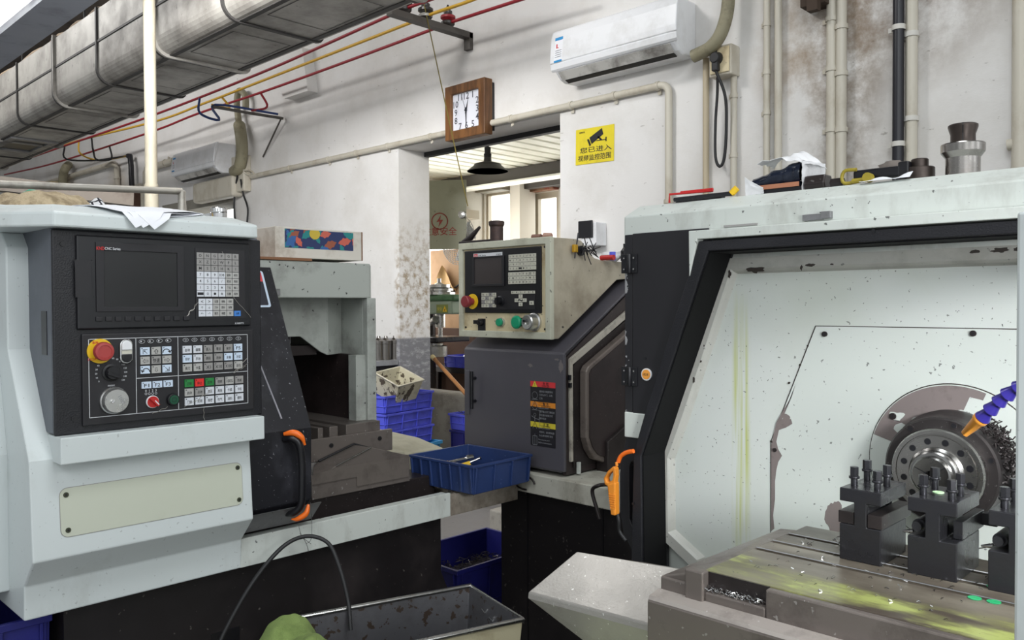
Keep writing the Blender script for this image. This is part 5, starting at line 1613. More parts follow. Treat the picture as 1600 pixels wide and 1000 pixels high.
dm = MB().lathe(FSp, 0, 0, [(0.122, 0.008), (0.122, 0.03), (0.116, 0.045), (0.113, 0.085), (0.109, 0.09), (0.0, 0.09)], 0, 64).build('spindle_drum', DRUM, RL)
for a in (125, 190, 20, 75):
    u_, v_ = 0.102 * math.cos(math.radians(a)), 0.102 * math.sin(math.radians(a))
    MB().fcyl(FSp, u_, v_, 0.008, 0.09, 0.0915, 0, n=18).fcyl(FSp, u_, v_, 0.0055, 0.0915, 0.092, 1, n=12).build('drum_bolt', [OILDARK, BLACKS], dm)
# matted chips on the drum's far side
cl = MB()
rnd = random.Random(21)
for i in range(420):
    a = math.radians(-20 + 75 * rnd.random())
    r = 0.118 + 0.022 * rnd.random()
    d = 0.01 + 0.07 * rnd.random()
    q = FSp.p(r * math.cos(a), r * math.sin(a), d)
    e = Vector((rnd.random() - .5, rnd.random() - .5, rnd.random() - .5)) * 0.016
    cl.tube([q, q + e, q + e + Vector((rnd.random() - .5, rnd.random() - .5, rnd.random() - .5)) * 0.012], 0.0016, 3)
clo = cl.build('chip_mat', OILDARK, RL)
clo['kind'] = 'stuff'
NOSE = mat('ground_spindle_steel', S(150, 149, 147), 0.22, 1.0, dirt=S(100, 98, 96), amt=0.4, scale=10)
fl = MB().lathe(FSp, 0, 0, [(0.091, 0.09), (0.091, 0.108), (0.088, 0.113), (0.081, 0.113), (0.080, 0.110), (0.078, 0.110), (0.077, 0.113), (0.0, 0.113)], 0, 64).build('spindle_flange', [mat('dark_flange_steel', S(172, 170, 167), 0.26, 1.0, dirt=S(122, 120, 118), amt=0.5, scale=8)], RL)
for k in range(12):
    a = math.radians(15 + 30 * k)
    MB().fcyl(FSp, 0.066 * math.cos(a), 0.066 * math.sin(a), 0.0074, 0.111, 0.1133, 0, n=16).fcyl(FSp, 0.066 * math.cos(a), 0.066 * math.sin(a), 0.0064, 0.1133, 0.1136, 1, n=16).build('bolt_hole', [NOSE, BLACKS], fl)
MB().lathe(FSp, 0, 0, [(0.054, 0.113), (0.053, 0.117), (0.048, 0.121), (0.047, 0.132), (0.044, 0.135), (0.039, 0.136), (0.038, 0.146), (0.035, 0.150), (0.010, 0.149), (0.009, 0.12)], 0, 56).build('collet_nose', NOSE, RL)
cb_r = MB().fcyl(FSp, 0, 0, 0.009, 0.13, 0.1302, 0, n=20)
for k in range(3):
    a = math.radians(35 + 120 * k)
    cb_r.fline(FSp, [(0.009 * math.cos(a), 0.009 * math.sin(a)), (0.033 * math.cos(a), 0.033 * math.sin(a))], 0.0016, 0.1503)
cb_r.build('collet_bore', BLACKS, RL)

# ---- coolant hose with orange nozzle
hp = [at(1640, 580, 'y', 1.60), at(1594, 604, 'y', 1.62), at(1570, 620, 'y', 1.63), at(1548, 640, 'y', 1.64), at(1533, 655, 'y', 1.65)]
path = catmull(hp, 6)
hose = MB()
tot = len(path)
dist = 0
pts, rs = [], []
for i in range(1, tot):
    a, b = path[i - 1], path[i]
    for k in range(4):
        q = a.lerp(b, k / 4)
        pts.append(q)
        ph = (dist + (b - a).length * k / 4) / 0.022 % 1
        rs.append(0.0085 + 0.0055 * (ph ** 1.5))
    dist += (b - a).length
hose.tube(pts, 0.01, 14, rs=rs)
hz = hose.build('coolant_hose', BLUEHOSE, RL)
a, b = at(1533, 654, 'y', 1.65), at(1507, 678, 'y', 1.66)
MB().tube([a, a.lerp(b, 0.12), a.lerp(b, 0.16), b, b], 0.01, 16, rs=[0.0135, 0.0135, 0.0115, 0.0065, 0.004]).build('hose_nozzle', mat('nozzle_orange', S(238, 160, 64), 0.35), hz)

# ---- cross slide table
TZ = 0.985
TM = bpy.data.materials.new('wet_table_with_green_stain')
TM.use_nodes = True
t = NT(TM)
b_ = t.t.nodes['Principled BSDF']
tcn = t.n('ShaderNodeTexCoord')
n1 = t.n('ShaderNodeTexNoise', i_Scale=9.0, i_Detail=6.0, i_Roughness=0.6)
mpn = t.n('ShaderNodeMapping'); mpn.inputs['Scale'].default_value = (0.45, 1.3, 1)
t.l(tcn.outputs['Object'], mpn.inputs[0]); t.l(mpn.outputs[0], n1.inputs['Vector'])
g_ = t.n('ShaderNodeNewGeometry'); sx_ = t.n('ShaderNodeSeparateXYZ'); t.l(g_.outputs['Position'], sx_.inputs[0])
yb = t.math('ADD', t.ramp(sx_.outputs[1], 1.43, 1.34, -0.3, 0.12), t.ramp(sx_.outputs[0], -0.76, -0.62, 0.10, -0.02))
gf = t.ramp(t.math('ADD', n1.outputs[0], yb), 0.5, 0.62, 0, 1)
n6 = t.n('ShaderNodeTexNoise', i_Scale=20.0, i_Detail=5.0, i_Roughness=0.65)
t.l(mpn.outputs[0], n6.inputs['Vector'])
gf = t.math('MULTIPLY', gf, t.ramp(n6.outputs[0], 0.36, 0.6, 0.15, 1))
n5 = t.n('ShaderNodeTexNoise', i_Scale=26.0, i_Detail=5.0, i_Roughness=0.6)
t.l(mpn.outputs[0], n5.inputs['Vector'])
c_ = t.mix(t.ramp(n1.outputs[0], 0.4, 0.65), S(76, 68, 60), S(122, 115, 103))
c_ = t.mix(gf, c_, t.mix(t.ramp(n6.outputs[0], 0.45, 0.62), S(120, 122, 62), S(158, 166, 98)))
n2 = t.n('ShaderNodeTexNoise', i_Scale=120.0, i_Detail=2.0)
t.l(tcn.outputs['Object'], n2.inputs['Vector'])
c_ = t.mix(t.ramp(n2.outputs[0], 0.72, 0.74, 0, 0.7), c_, S(40, 36, 32))
t.l(c_, b_.inputs['Base Color'])
b_.inputs['Roughness'].default_value = 0.28
b_.inputs['Metallic'].default_value = 0.15
tb = MB()
xa, xb = -0.765, 0.35
for y0, y1 in ((1.262, 1.435), (1.447, 1.500), (1.512, 1.568), (1.580, 1.66)):
    tb.box(xa, xb, y0, y1, TZ - 0.022, TZ)
tb.box(xa, xb, 1.262, 1.66, TZ - 0.05, TZ - 0.022)
tbl = tb.build('work_table', TM, RL, 0.0015)
el = MB()
for y in (1.447, 1.512, 1.580):
    el.tube([(xa, y, TZ + 0.0002), (xb, y, TZ + 0.0002)], 0.0014, 5)
el.build('slot_edge', CHROME, tbl)
# slanting trough edge
tv = [(-0.803, 1.62, 0.980), (-0.7655, 1.62, 0.984), (-0.7655, 1.25, 0.984), (-0.846, 1.25, 0.960)]
MB().add(tv + [(x, y, 0.90) for x, y, z in tv], [(0, 1, 2, 3), (7, 6, 5, 4), (0, 4, 5, 1), (1, 5, 6, 2), (2, 6, 7, 3), (3, 7, 4, 0)]).build('side_trough', OILCAST, RL, 0.003)
ap = MB()
ap.box(-0.846, -0.792, 1.246, 1.2618, 0.80, 0.960)
ap.box(-0.792, -0.756, 1.240, 1.2618, 0.80, TZ + 0.002)
ap.box(-0.756, -0.643, 1.246, 1.2618, 0.80, 0.953)
ap.box(-0.643, xb, 1.246, 1.2618, 0.80, TZ - 0.001)
ap.build('table_apron', OILCAST, RL, 0.003)
MB().box(-0.756, -0.643, 1.259, 1.2622, 0.953, TZ - 0.0005).build('apron_recess', OILDARK, RL)
ap2 = MB()
ap2.fpoly(Fr((-0.850, 0, 0), (0, 1, 0), (0, 0, 1), (1, 0, 0)), [(1.2618, 0.60), (1.2618, 0.925), (1.246, 0.936), (1.216, 0.930), (1.211, 0.922), (1.211, 0.60)], 0, xb + 0.85)
ap2.build('slide_way', OILCAST, RL, 0.002)
MB().fpoly(Fr((-0.849, 0, 0), (0, 1, 0), (0, 0, 1), (1, 0, 0)), [(1.2455, 0.9362), (1.216, 0.9303), (1.2125, 0.9255), (1.216, 0.9315), (1.2455, 0.9374)], 0, xb + 0.848).build('bright_way_edge', mat('bright_worn_edge', S(186, 178, 172), 0.35, 0.5, dirt=S(120, 110, 104), amt=0.7, scale=8, speck=0.7, speckcol=S(235, 235, 235), sscale=140), RL)
# loose bright chips on the table and in the recess
bc = MB()
rnd = random.Random(8)
for i in range(260):
    if i < 110:
        x, y, z = -0.752 + rnd.random() ** 1.5 * 0.105, 1.248 + rnd.random() * 0.012, 0.953 + rnd.random() * 0.008
    elif i < 190:
        x, y, z = -0.74 + rnd.random() * 0.35, 1.28 + rnd.random() * 0.30, TZ
    else:
        x, y, z = -0.645 + rnd.gauss(0, 0.012), 1.585 + rnd.gauss(0, 0.012), TZ + rnd.random() * 0.012
    a = rnd.random() * 6.28
    l = 0.003 + 0.003 * rnd.random()
    bc.tube([(x, y, z + 0.001), (x + l * math.cos(a), y + l * math.sin(a), z + 0.003), (x + 1.6 * l * math.cos(a + .7), y + 1.6 * l * math.sin(a + .7), z + 0.001)], 0.0008, 3)
bo = bc.build('bright_chips', CHROME, RL)
bo['kind'] = 'stuff'
# green paint dots
for i, (x, y) in enumerate(((1552, 917), (1580, 922), (1523, 935), (1553, 941))):
    q = at(x, y, 'z', TZ)
    MB().fcyl(Fr((q.x, q.y, TZ), (1, 0, 0), (0, 1, 0)), 0, 0, 0.010, 0.0004, 0.0012, n=20).build('green_dot', mat('green_dot', S(40, 150, 96), 0.4), RL)

# ---- tool posts: I-shaped blocks with clamp screws
def tool_post(x0, wd, hgt, seed, tools):
    rt = MB()
    F = Fr((x0, 1.488, TZ), (1, 0, 0), (0, 0, 1), (0, 1, 0))
    w, h = wd, hgt
    a, b = 0.36 * w, 0.66 * w
    zt, zs, zl = h - 0.024, h - 0.068, h - 0.068
    pr = [(0, 0), (w, 0), (w, 0.49 * h), (b, 0.49 * h), (b, zt), (w, zt), (w, h), (0, h), (0, zt), (a, zt), (a, 0.50 * h), (0, 0.50 * h)]
    rt.fpoly(F, pr, 0, 0.125)
    o = rt.build('tool_post', DKSTEEL, RL, 0.0015)
    Z = Fr((x0, 1.488, TZ + h), (1, 0, 0), (0, 1, 0))
    for k, (u_, v_) in enumerate(((0.2 * w, 0.03), (0.2 * w, 0.09), (0.82 * w, 0.02), (0.82 * w, 0.065))):
        hh = 0.030 if k % 2 == 0 else 0.034
        MB().fcyl(Z, u_, v_, 0.0060, -0.006, hh - 0.012, 0, n=14).fcyl(Z, u_, v_, 0.0095, hh - 0.016, hh - 0.012, 0, n=16).fpoly(Z, [(u_ + 0.0080 * math.cos(math.pi / 3 * q + 0.3 * k), v_ + 0.0080 * math.sin(math.pi / 3 * q + 0.3 * k)) for q in range(6)], hh - 0.012, hh + 0.005).build('clamp_screw', DKSTEEL, o, 0.0006)
    for kind in tools:
        if kind == 'rbar':
            MB().fbox(F, b + 0.001, w + 0.001, 0.495 * h, 0.495 * h + 0.024, 0.002, 0.15).build('tool_bar', OILDARK, o, 0.001)
        if kind == 'lbar':
            MB().fbox(F, -0.003, a - 0.001, 0.505 * h, 0.505 * h + 0.022, 0.002, 0.15).build('tool_bar', OILDARK, o, 0.001)
        if kind == 'rblade':
            MB().fbox(F, b + 0.012, w + 0.0, 0.495 * h, 0.495 * h + 0.030, 0.03, 0.155).fbox(F, b + 0.02, w + 0.024, 0.53 * h, 0.53 * h + 0.022, 0.14, 0.155).build('tool_bar', DKSTEEL, o, 0.001)
        if kind == 'lround':
            G_ = Fr(F.p(0.006, 0.60 * h, 0.03), (0, 0, 1), (0, 1, 0), (-1, 0, 0))
            MB().fcyl(Fr(F.p(0.012, 0.61 * h, 0.0), F.u, F.v, F.n), 0, 0, 0.011, 0.02, 0.14, 0).fcyl(Fr(F.p(0.012, 0.61 * h, 0.02), F.u, F.v, F.n * -1), 0, 0, 0.008, 0.0, 0.012, 0).build('boring_bar', DKSTEEL, o)
            MB().tube([F.p(0.0, 0.50 * h, 0.03), F.p(-0.018, 0.475 * h, 0.03)], 0.005, 8, rs=[0.005, 0.0015]).build('set_screw', STEEL, o)
    return o


tool_post(-0.623, 0.073, 0.130, 1, ('rbar', 'lbar'))
tool_post(-0.505, 0.078, 0.132, 2, ('rblade', 'lround'))
p3 = at(1553, 905, 'z', TZ)
tool_post(-0.381, 0.08, 0.130, 3, ('lround',))
q = at(1466, 770, 'z', TZ + 0.132)
MB().fcyl(Fr((q.x, q.y, TZ + 0.132), (1, 0, 0), (0, 1, 0)), 0, 0, 0.0095, 0.0004, 0.0016, n=20).build('green_dot', mat('pale_green_dot', S(190, 226, 180), 0.4), RL)

# ---- sloping way cover reaching into the aisle
wv = MB()
A_ = at(902, 861, 'y', 1.50); B_ = at(825, 926, 'y', 1.18)
zc_ = 0.905
T0 = at(902, 861, 'z', 0.93); T1 = at(1062, 884, 'z', 0.93)
tip = at(825, 925, 'z', 0.86); tipr = at(1028, 976, 'z', 0.875)
print('waycover', T0, T1, tip, tipr)
pr_ = Vector((-0.80, tip.y + 0.01, 0.872))
nn_ = (tip - T0).cross(pr_ - T0).normalized()
zz_ = T0.z - (nn_.x * (-0.80 - T0.x) + nn_.y * 0.02) / nn_.z
top = [T0, Vector((-0.80, T0.y + 0.02, zz_)), pr_, tip]
low = [Vector((-0.80, tip.y + 0.08, 0.72)), Vector((tip.x + 0.20, tip.y + 0.08, 0.72)), Vector((T0.x + 0.18, T0.y, 0.72)), Vector((-0.80, T0.y, 0.72))]
vs = top + [tip + Vector((0.0, -0.002, -0.012)), pr_ + Vector((0, -0.002, -0.012))] + low
wv.add(vs, [(0, 1, 2, 3), (3, 2, 5, 4), (4, 5, 6, 7), (0, 3, 4), (0, 4, 7, 8), (0, 8, 9, 1), (6, 9, 8, 7)])
wv.build('way_cover', WAYSHEET, RL, 0.003)
# second, darker cover leaf behind it
bk = MB()
R0 = at(905, 861, 'z', 0.925); R1 = at(985, 840, 'z', 0.925)
bk.add([Vector((T0.x + 0.02, T0.y, 0.926)), Vector((-0.80, T0.y + 0.02, 0.926)), Vector((-0.80, T0.y + 0.16, 0.90)), Vector((T0.x + 0.10, T0.y + 0.10, 0.905)),
        Vector((T0.x + 0.02, T0.y, 0.80)), Vector((-0.80, T0.y + 0.02, 0.80)), Vector((-0.80, T0.y + 0.16, 0.80)), Vector((T0.x + 0.10, T0.y + 0.10, 0.80))],
       [(0, 1, 2, 3), (4, 7, 6, 5), (0, 4, 5, 1), (1, 5, 6, 2), (2, 6, 7, 3), (3, 7, 4, 0)])
bk.build('back_cover_leaf', OILCAST, RL)
q = at(1018, 968, 'y', tip.y)
MB().box(-0.83, -0.805, tip.y - 0.012, tip.y + 0.03, 0.865, 0.88).build('wiper_clip', BLACKS, RL)
# pale tray and dark base under the slide
tr = MB()
tr.box(-1.10, -1.085, 0.80, 1.83, 0.60, 0.69).box(-1.085, x1R, 0.80, 0.815, 0.60, 0.69).box(-1.085, x1R, 0.815, 1.83, 0.60, 0.612)
tr.build('chip_tray', mat('pale_green_tray', S(206, 212, 182), 0.45, dirt=S(150, 160, 90), amt=0.7, scale=6), RL, 0.003)
MB().box(-1.03, x1R - 0.05, 0.95, YR + 0.74, 0.0, 0.599).build('machine_base', DKBASE, RL)
MB().box(-1.34, -1.03, YR - 0.02, YR + 0.74, 0.0, 0.60).build('headstock_base', DKBASE, RL)
MB().box(-0.76, x1R, 1.27, 1.66, 0.613, 0.93).build('slide_bed', OILDARK, RL)
# white side post at the near corner
sg_ = MB().box(-0.231, -0.185, 1.0, 1.035, 0.0, 1.545)
sg_.build('side_post', WHITE, RL, 0.003)
MB().box(-0.231, -0.185, 1.036, YR + 0.10, 1.50, 1.545).build('side_rail', WHITE, RL, 0.003)

# ================================================================== LATHE IN THE MIDDLE (faces the camera side, beige control box)
ML = thing('cnc_lathe', 'charcoal lathe with a beige control box standing before the doorway', 'lathe', (-2.35, 2.7, 0))
YM = 2.4
FM = FY(YM)
XR = -2.062                    # its end face
XLm = -2.626
FE = FX(XR)
# charcoal housing: end profile
prf = [(YM, 0.80), (YM, 1.258), (2.88, 1.545), (3.45, 1.545), (3.45, 0.80)]
MB().fpoly(FX(XLm), prf, 0, XR - XLm - 0.02).build('housing', MIDDARK, ML, 0.004)
# front cover sheet with its folded edge
fc = MB().fbox(FM, XLm, XR, 0.806, 1.260, -0.008, 0.006).build('front_cover', MIDDARK, ML, 0.004)
MB().fpoly(FX(XLm), [(YM - 0.004, 1.256), (YM + 0.002, 1.266), (2.88, 1.556), (2.88, 1.545)], 0, XR - XLm).build('sloped_cover', MIDDARK, ML, 0.002)
# scraped paint patches
sc_ = MB()
for cx, cy, r, sx, sy in ((829, 571, 0.010, 1.3, 0.7), (876, 573, 0.018, 0.6, 1.3), (870, 562, 0.008, 1.6, .5)):
    blob(FM, (cx, cy), r, 0.0066, 0, sc_, cx * 0.13, sx, sy)
sc_.build('scraped_patch', mat('scraped_paint', S(118, 112, 112), 0.5), fc)
# bar handle on its plate
a0 = FM.px(729, 578, 0.006); a1 = FM.px(735, 648, 0.006)
MB().fbox(FM, a0[0] - 0.006, a0[0] + 0.020, a1[1], a0[1], 0.006, 0.010).build('handle_plate', MIDDARK, fc, 0.001)
hx = FM.px(738, 600, 0.03)[0]
z1, z0 = FM.px(736, 580, 0.03)[1], FM.px(736, 638, 0.03)[1]
MB().tube([FM.p(hx, z0, 0.035), FM.p(hx, z1, 0.035)], 0.008, 10).build('bar_handle', BLACKS, fc)
for z in (z0 + 0.03, z1 - 0.03):
    MB().tube([FM.p(hx - 0.006, z, 0.006), FM.p(hx, z, 0.035)], 0.007, 8).build('handle_stud', BLACKS, fc)
# hazard sticker
q = FM.pxs([(829, 595), (868, 598), (868, 701), (829, 695)], 0.0066)
s0, s1, t1, t0 = (q[0][0] + q[3][0]) / 2, (q[1][0] + q[2][0]) / 2, (q[0][1] + q[1][1]) / 2, (q[2][1] + q[3][1]) / 2
H = t1 - t0
W = s1 - s0
sk = MB()
sk.fpoly(FM, rrect(s0, s1, t0, t1, 0.004, 3), 0.006, 0.0068, 0)
for k, (f0_, f1_, mi, cn, en) in enumerate(((0.0, 0.085, 1, '危 险', 'DANGER'), (0.315, 0.395, 2, '警 告', 'WARNING'), (0.63, 0.71, 3, '注 意', 'CAUTION'))):
    b1, b0 = t1 - f0_ * H, t1 - f1_ * H
    sk.fbox(FM, s0, s1, b0, b1, 0.0068, 0.0071, mi)
    sk.ftext(FM, cn, s0 + 0.62 * W, b1 - 0.36 * (b1 - b0), 0.013, 0.0073, 4)
    sk.ftext(FM, en, s0 + 0.62 * W, b1 - 0.80 * (b1 - b0), 0.007, 0.0073, 4)
    cu, cv = s0 + 0.18 * W, (b0 + b1) / 2
    sk.flat(FM, [(cu - 0.014, cv - 0.012), (cu + 0.014, cv - 0.012), (cu, cv + 0.013)], 0.0073, 4 if k else 3)
    sk.flat(FM, [(cu - 0.010, cv - 0.010), (cu + 0.010, cv - 0.010), (cu, cv + 0.009)], 0.0074, 3 if k != 1 else 2)
    sk.ftext(FM, '!', cu, cv - 0.002, 0.012, 0.0076, 4)
    lines = (('请勿在主轴旋转时', '打开防护门，以免', '工伤'), ('操作者必须了解机床', '安全操作规程方可', '操作机床'), ('检修时，请切断电源', '防止触电事故发生'))[k]
    eng = (('Keep the guard closed', 'while the spindle is', 'rotating to prevent', 'being hurt'), ('Read the operating', 'manual carefully before', 'operating the machine'), ('Disconnect the power', 'before maintenance'))[k]
    y = b0 - 0.017
    for tx in lines:
        sk.ftext(FM, tx, s0 + 0.36 * W, y, 0.0085, 0.0071, 5, None, 'l'); y -= 0.0135
    y -= 0.004
    for tx in eng:
        sk.ftext(FM, tx, s0 + 0.32 * W, y, 0.0062, 0.0071, 5, None, 'l'); y -= 0.0105
    cy_ = b0 - 0.05
    if k == 0:
        for dy in (0.016, -0.026):
            sk.fline(FM, arc((cu, cy_ + dy), 0.014, 0, 6.28, 14), 0.0015, 0.0072, 5).fline(FM, [(cu - 0.014, cy_ + dy - 0.016), (cu + 0.014, cy_ + dy - 0.016)], 0.0018, 0.0072, 5)
    elif k == 1:
        sk.fline(FM, [(cu, cy_ + 0.01), (cu, cy_ - 0.01), (cu - 0.01, cy_ - 0.035)], 0.002, 0.0072, 5).fline(FM, [(cu, cy_ - 0.01), (cu + 0.01, cy_ - 0.035)], 0.002, 0.0072, 5).fline(FM, [(cu - 0.016, cy_ + 0.012), (cu, cy_ + 0.004), (cu + 0.024, cy_ + 0.0)], 0.002, 0.0072, 5).fline(FM, arc((cu, cy_ + 0.018), 0.006, 0, 6.28, 10), 0.002, 0.0072, 5).fline(FM, [(cu + 0.028, cy_ + 0.03), (cu + 0.022, cy_), (cu + 0.028, cy_ - 0.03)], 0.0015, 0.0072, 5)
    else:
        sk.fline(FM, [(cu - 0.011, cy_ - 0.02), (cu + 0.011, cy_ - 0.02), (cu + 0.011, cy_ + 0.015), (cu - 0.011, cy_ + 0.015)], 0.0018, 0.0072, 5, True).fline(FM, [(cu, cy_ - 0.02), (cu, cy_ + 0.022)], 0.0015, 0.0072, 5)
sk.build('hazard_sticker', [mat('sticker_dark', S(38, 37, 42), 0.4), mat('danger_red', S(218, 60, 66), 0.45), mat('warning_orange', S(232, 146, 50), 0.45), mat('caution_yellow', S(222, 204, 62), 0.45), GLYPH, INKG], fc)

# end face: brown-black interior sheet, pale strip along the slope, window guard
e = FE.pxs([(883, 557), (975, 468)])
MB().fpoly(FE, [(YM + 0.02, 0.79), (YM + 0.02, 1.243), (2.88, 1.53), (3.45, 1.53), (3.45, 0.79)], -0.03, -0.012).build('end_sheet', BROWNIN, ML)
p = FE.pxs([(892, 561), (897, 567)])
ss = (1.409 - 1.238) / (2.772 - 2.432)
strip = MB()
strip.fpoly(FE, [(2.432, 1.238), (2.432 + 0.9, 1.238 + 0.9 * ss), (2.432 + 0.9, 1.238 + 0.9 * ss - 0.03), (2.447, 1.215)], -0.012, 0.0)
strip.fpoly(FE, [(2.432, 1.238), (2.447, 1.218), (2.449, 0.84), (2.434, 0.84)], -0.012, 0.0)
strip.build('seal_strip', mat('worn_pale_strip', S(186, 180, 168), 0.5, dirt=S(96, 88, 80), amt=0.8, scale=12), ML, 0.002)
MB().fpoly(FE, [(2.455, 0.815), (2.455, 1.21), (2.475, 1.232), (3.35, 1.66 - 0.02), (3.35, 0.815)], -0.012, -0.004).build('door_recess', OILDARK, ML)
win = [(2.49, 0.93), (2.49, 1.188), (2.505, 1.208), (3.3, 1.60), (3.3, 0.82), (2.60, 0.82), (2.545, 0.84), (2.51, 0.88)]
gd = MB().fpoly(FE, win, -0.004, 0.03, 0).build('window_guard', mat('oily_guard_edge', S(122, 112, 106), 0.4, 0.3, dirt=S(70, 62, 58), amt=0.7, scale=14), ML, 0.006, 3)
wi = [(2.508, 0.93), (2.508, 1.18), (2.52, 1.196), (3.28, 1.572), (3.28, 0.84), (2.61, 0.84), (2.56, 0.856), (2.526, 0.89)]
MB().fpoly(FE, wi, 0.03, 0.034).build('window_sheet', BROWNIN, gd)
q = FE.pxs([(950, 690), (975, 672)], 0.05)
MB().fpoly(FE, [(q[0][0], 0.70), (q[0][0], q[0][1]), (q[1][0] + 0.02, q[1][1] + 0.02), (3.1, q[1][1] + 0.1), (3.1, 0.70)], -0.01, 0.05).build('tool_cover', OILDARK, ML, 0.004)
for (x, y, r) in ((890, 590, 0.010), (891, 602, 0.009)):
    a = FE.px(x, y, 0.0)
    MB().fbox(FE, a[0] - 0.006, a[0] + 0.006, a[1] - r, a[1] + r, -0.004, 0.004).build('black_clip', BLACKS, ML)
a = FE.px(903, 745, 0)
MB().fbox(FE, a[0] - 0.008, a[0] + 0.006, 0.79, 0.835, 0.0, 0.01).build('pale_lug', WHITE_DIRTY, ML)
# tray and base
MB().fpoly(FX(-2.60), [(2.37, 0.705), (2.37, 0.783), (3.55, 0.783), (3.55, 0.705)], 0, 1.20).build('chip_tray', mat('dusty_white_tray', S(196, 194, 182), 0.5, dirt=S(122, 114, 100), amt=0.8, scale=5, streak=2, speck=0.8, sscale=60), ML, 0.004)
MB().box(-2.45, -1.42, 2.44, 3.5, 0, 0.704).build('machine_base', DKBASE, ML)
q = FY(2.44).px(935, 800)
MB().fbox(FY(2.44), -2.30, -2.297, 0.0, 0.70, 0, 0.003).fbox(FY(2.44), FY(2.44).px(942, 850)[0], FY(2.44).px(942, 850)[0] + 0.003, 0, 0.7, 0, 0.003).build('panel_gap', BLACKS, ML)

# ---- beige control box
q = FM.pxs([(718, 383), (862, 368), (857, 528), (716, 527)], 0.03)
bx0, bx1 = (q[0][0] + q[3][0]) / 2, (q[1][0] + q[2][0]) / 2
bz1, bz0 = (q[0][1] + q[1][1]) / 2, (q[2][1] + q[3][1]) / 2
YF = YM - 0.03
yk = YF
side = [(yk + 0.02, bz0), (yk + 0.02, bz1)]
# top: flat, then hollow curve falling to the rear shelf
c = [(0.16, 0.0), (0.19, -0.006), (0.21, -0.022), (0.235, -0.05), (0.27, -0.07), (0.31, -0.078), (0.36, -0.08), (0.75, -0.08)]
side += [(yk + a, bz1 + b) for a, b in c]
side += [(yk + 0.75, bz1 - 0.13), (yk + 0.42, bz0 + 0.235), (yk + 0.05, bz0)]
FB_ = FX(bx0)
cbx = MB().fpoly(FB_, side, 0, bx1 - bx0).build('control_box', BEIGE, ML, 0.003)
FC = FY(YF)
O_ = [(bx0 - 0.002, bz0 - 0.002), (bx1 + 0.002, bz0 - 0.002), (bx1 + 0.002, bz1 + 0.002), (bx0 - 0.002, bz1 + 0.002)]
k = 0.026
I_ = [(bx0 + k * .8, bz0 + k), (bx1 - k, bz0 + k), (bx1 - k, bz1 - k), (bx0 + k * .8, bz1 - k)]
MB().fring(FC, O_, I_, -0.022, 0.0).build('front_rim', GREYFR if False else mat('rim_pale_green_grey', S(196, 196, 178), 0.45, dirt=S(120, 112, 92), amt=0.5, scale=6, speck=0.7, sscale=60), cbx, 0.003)
MB().fbox(FC, I_[0][0] - 0.001, I_[1][0] + 0.001, I_[0][1] - 0.001, I_[2][1] + 0.001, -0.021, -0.012).build('inner_plate', CREAM, cbx)
for x, y in ((I_[0][0] + 0.01, I_[0][1] + 0.012), (I_[1][0] - 0.01, I_[0][1] + 0.012), (I_[0][0] + 0.01, I_[2][1] - 0.01), (I_[1][0] - 0.01, I_[2][1] - 0.01)):
    MB().fcyl(FC, x, y, 0.0045, -0.012, -0.009, n=12).build('screw', OILDARK, cbx)
D = -0.004
q = FC.pxs([(726.8, 394), (847.5, 382.5), (843, 487.5), (724.7, 490.6)], D)
p0, p1, r1, r0 = (q[0][0] + q[3][0]) / 2, (q[1][0] + q[2][0]) / 2, (q[0][1] + q[1][1]) / 2, (q[2][1] + q[3][1]) / 2
MB().fbox(FC, p0, p1, r0, r1, -0.012, D).build('black_panel', BLACKS, cbx, 0.003)


def cq(x, y):
    return FC.px(710 + x * 0.21, 330 + y * 0.21, D)


def cpx(pts):
    return [(710 + x * 0.21, 330 + y * 0.21) for x, y in pts]


a, b = cq(150, 352), cq(358, 538)
MB().fring(FC, [(a[0] - 0.012, b[1] - 0.010), (b[0] + 0.012, b[1] - 0.010), (b[0] + 0.012, a[1] + 0.006), (a[0] - 0.012, a[1] + 0.006)], [(a[0], b[1]), (b[0], b[1]), (b[0], a[1]), (a[0], a[1])], D, D + 0.005).build('screen_frame', BLACKM, cbx, 0.001)
MB().fbox(FC, a[0], b[0], b[1], a[1], D, D + 0.001).build('screen', mat('screen_brown', S(62, 56, 56), 0.25), cbx)
g = MB()
c0, c1_ = cq(143, 335), cq(357, 318)
zc = (c0[1] + c1_[1]) / 2
g.fbox(FC, c0[0], c1_[0], zc - 0.010, zc + 0.009, D, D + 0.0012, 0)
g.fbox(FC, c0[0] + 0.002, c0[0] + 0.026, zc - 0.006, zc + 0.007, D + 0.0012, D + 0.0016, 1)
g.ftext(FC, 'KND', c0[0] + 0.014, zc, 0.007, D + 0.0018, 0)
g.ftext(FC, 'CNC Series', c0[0] + 0.052, zc, 0.007, D + 0.0016, 2, 0.045)
g.ftext(FC, 'K100Ti', c1_[0] - 0.02, zc, 0.006, D + 0.0016, 2, 0.028)
g.build('name_strip', [INKW, INKR, GLYPH], cbx)
rows1 = ['ONGXZURE', 'MSTHYVFD', '789PQ;IJ', '456-.KL/']
keypad(FC, cbx, cpx([(403, 325), (607, 308), (604, 432), (401, 446)]), 8, 4, [list(r) for r in rows1], IVORYK, D, D + 0.004, 0.10, 0.45)
rows2 = ['123↑', '0EOB←↓→', ]
keypad(FC, cbx, cpx([(401, 458), (603, 442), (601, 535), (398, 548)]), 8, 3, [list('123+*#=T'), list('0.↑↓<>MZ'), list('位程刀报图参诊设')], IVORYK, D, D + 0.004, 0.10, 0.45)
MB().fbox(FC, cq(196, 600)[0], cq(602, 600)[0], cq(300, 730)[1], cq(300, 592)[1], D, D + 0.0015).build('operator_plate', BLACKM, cbx)
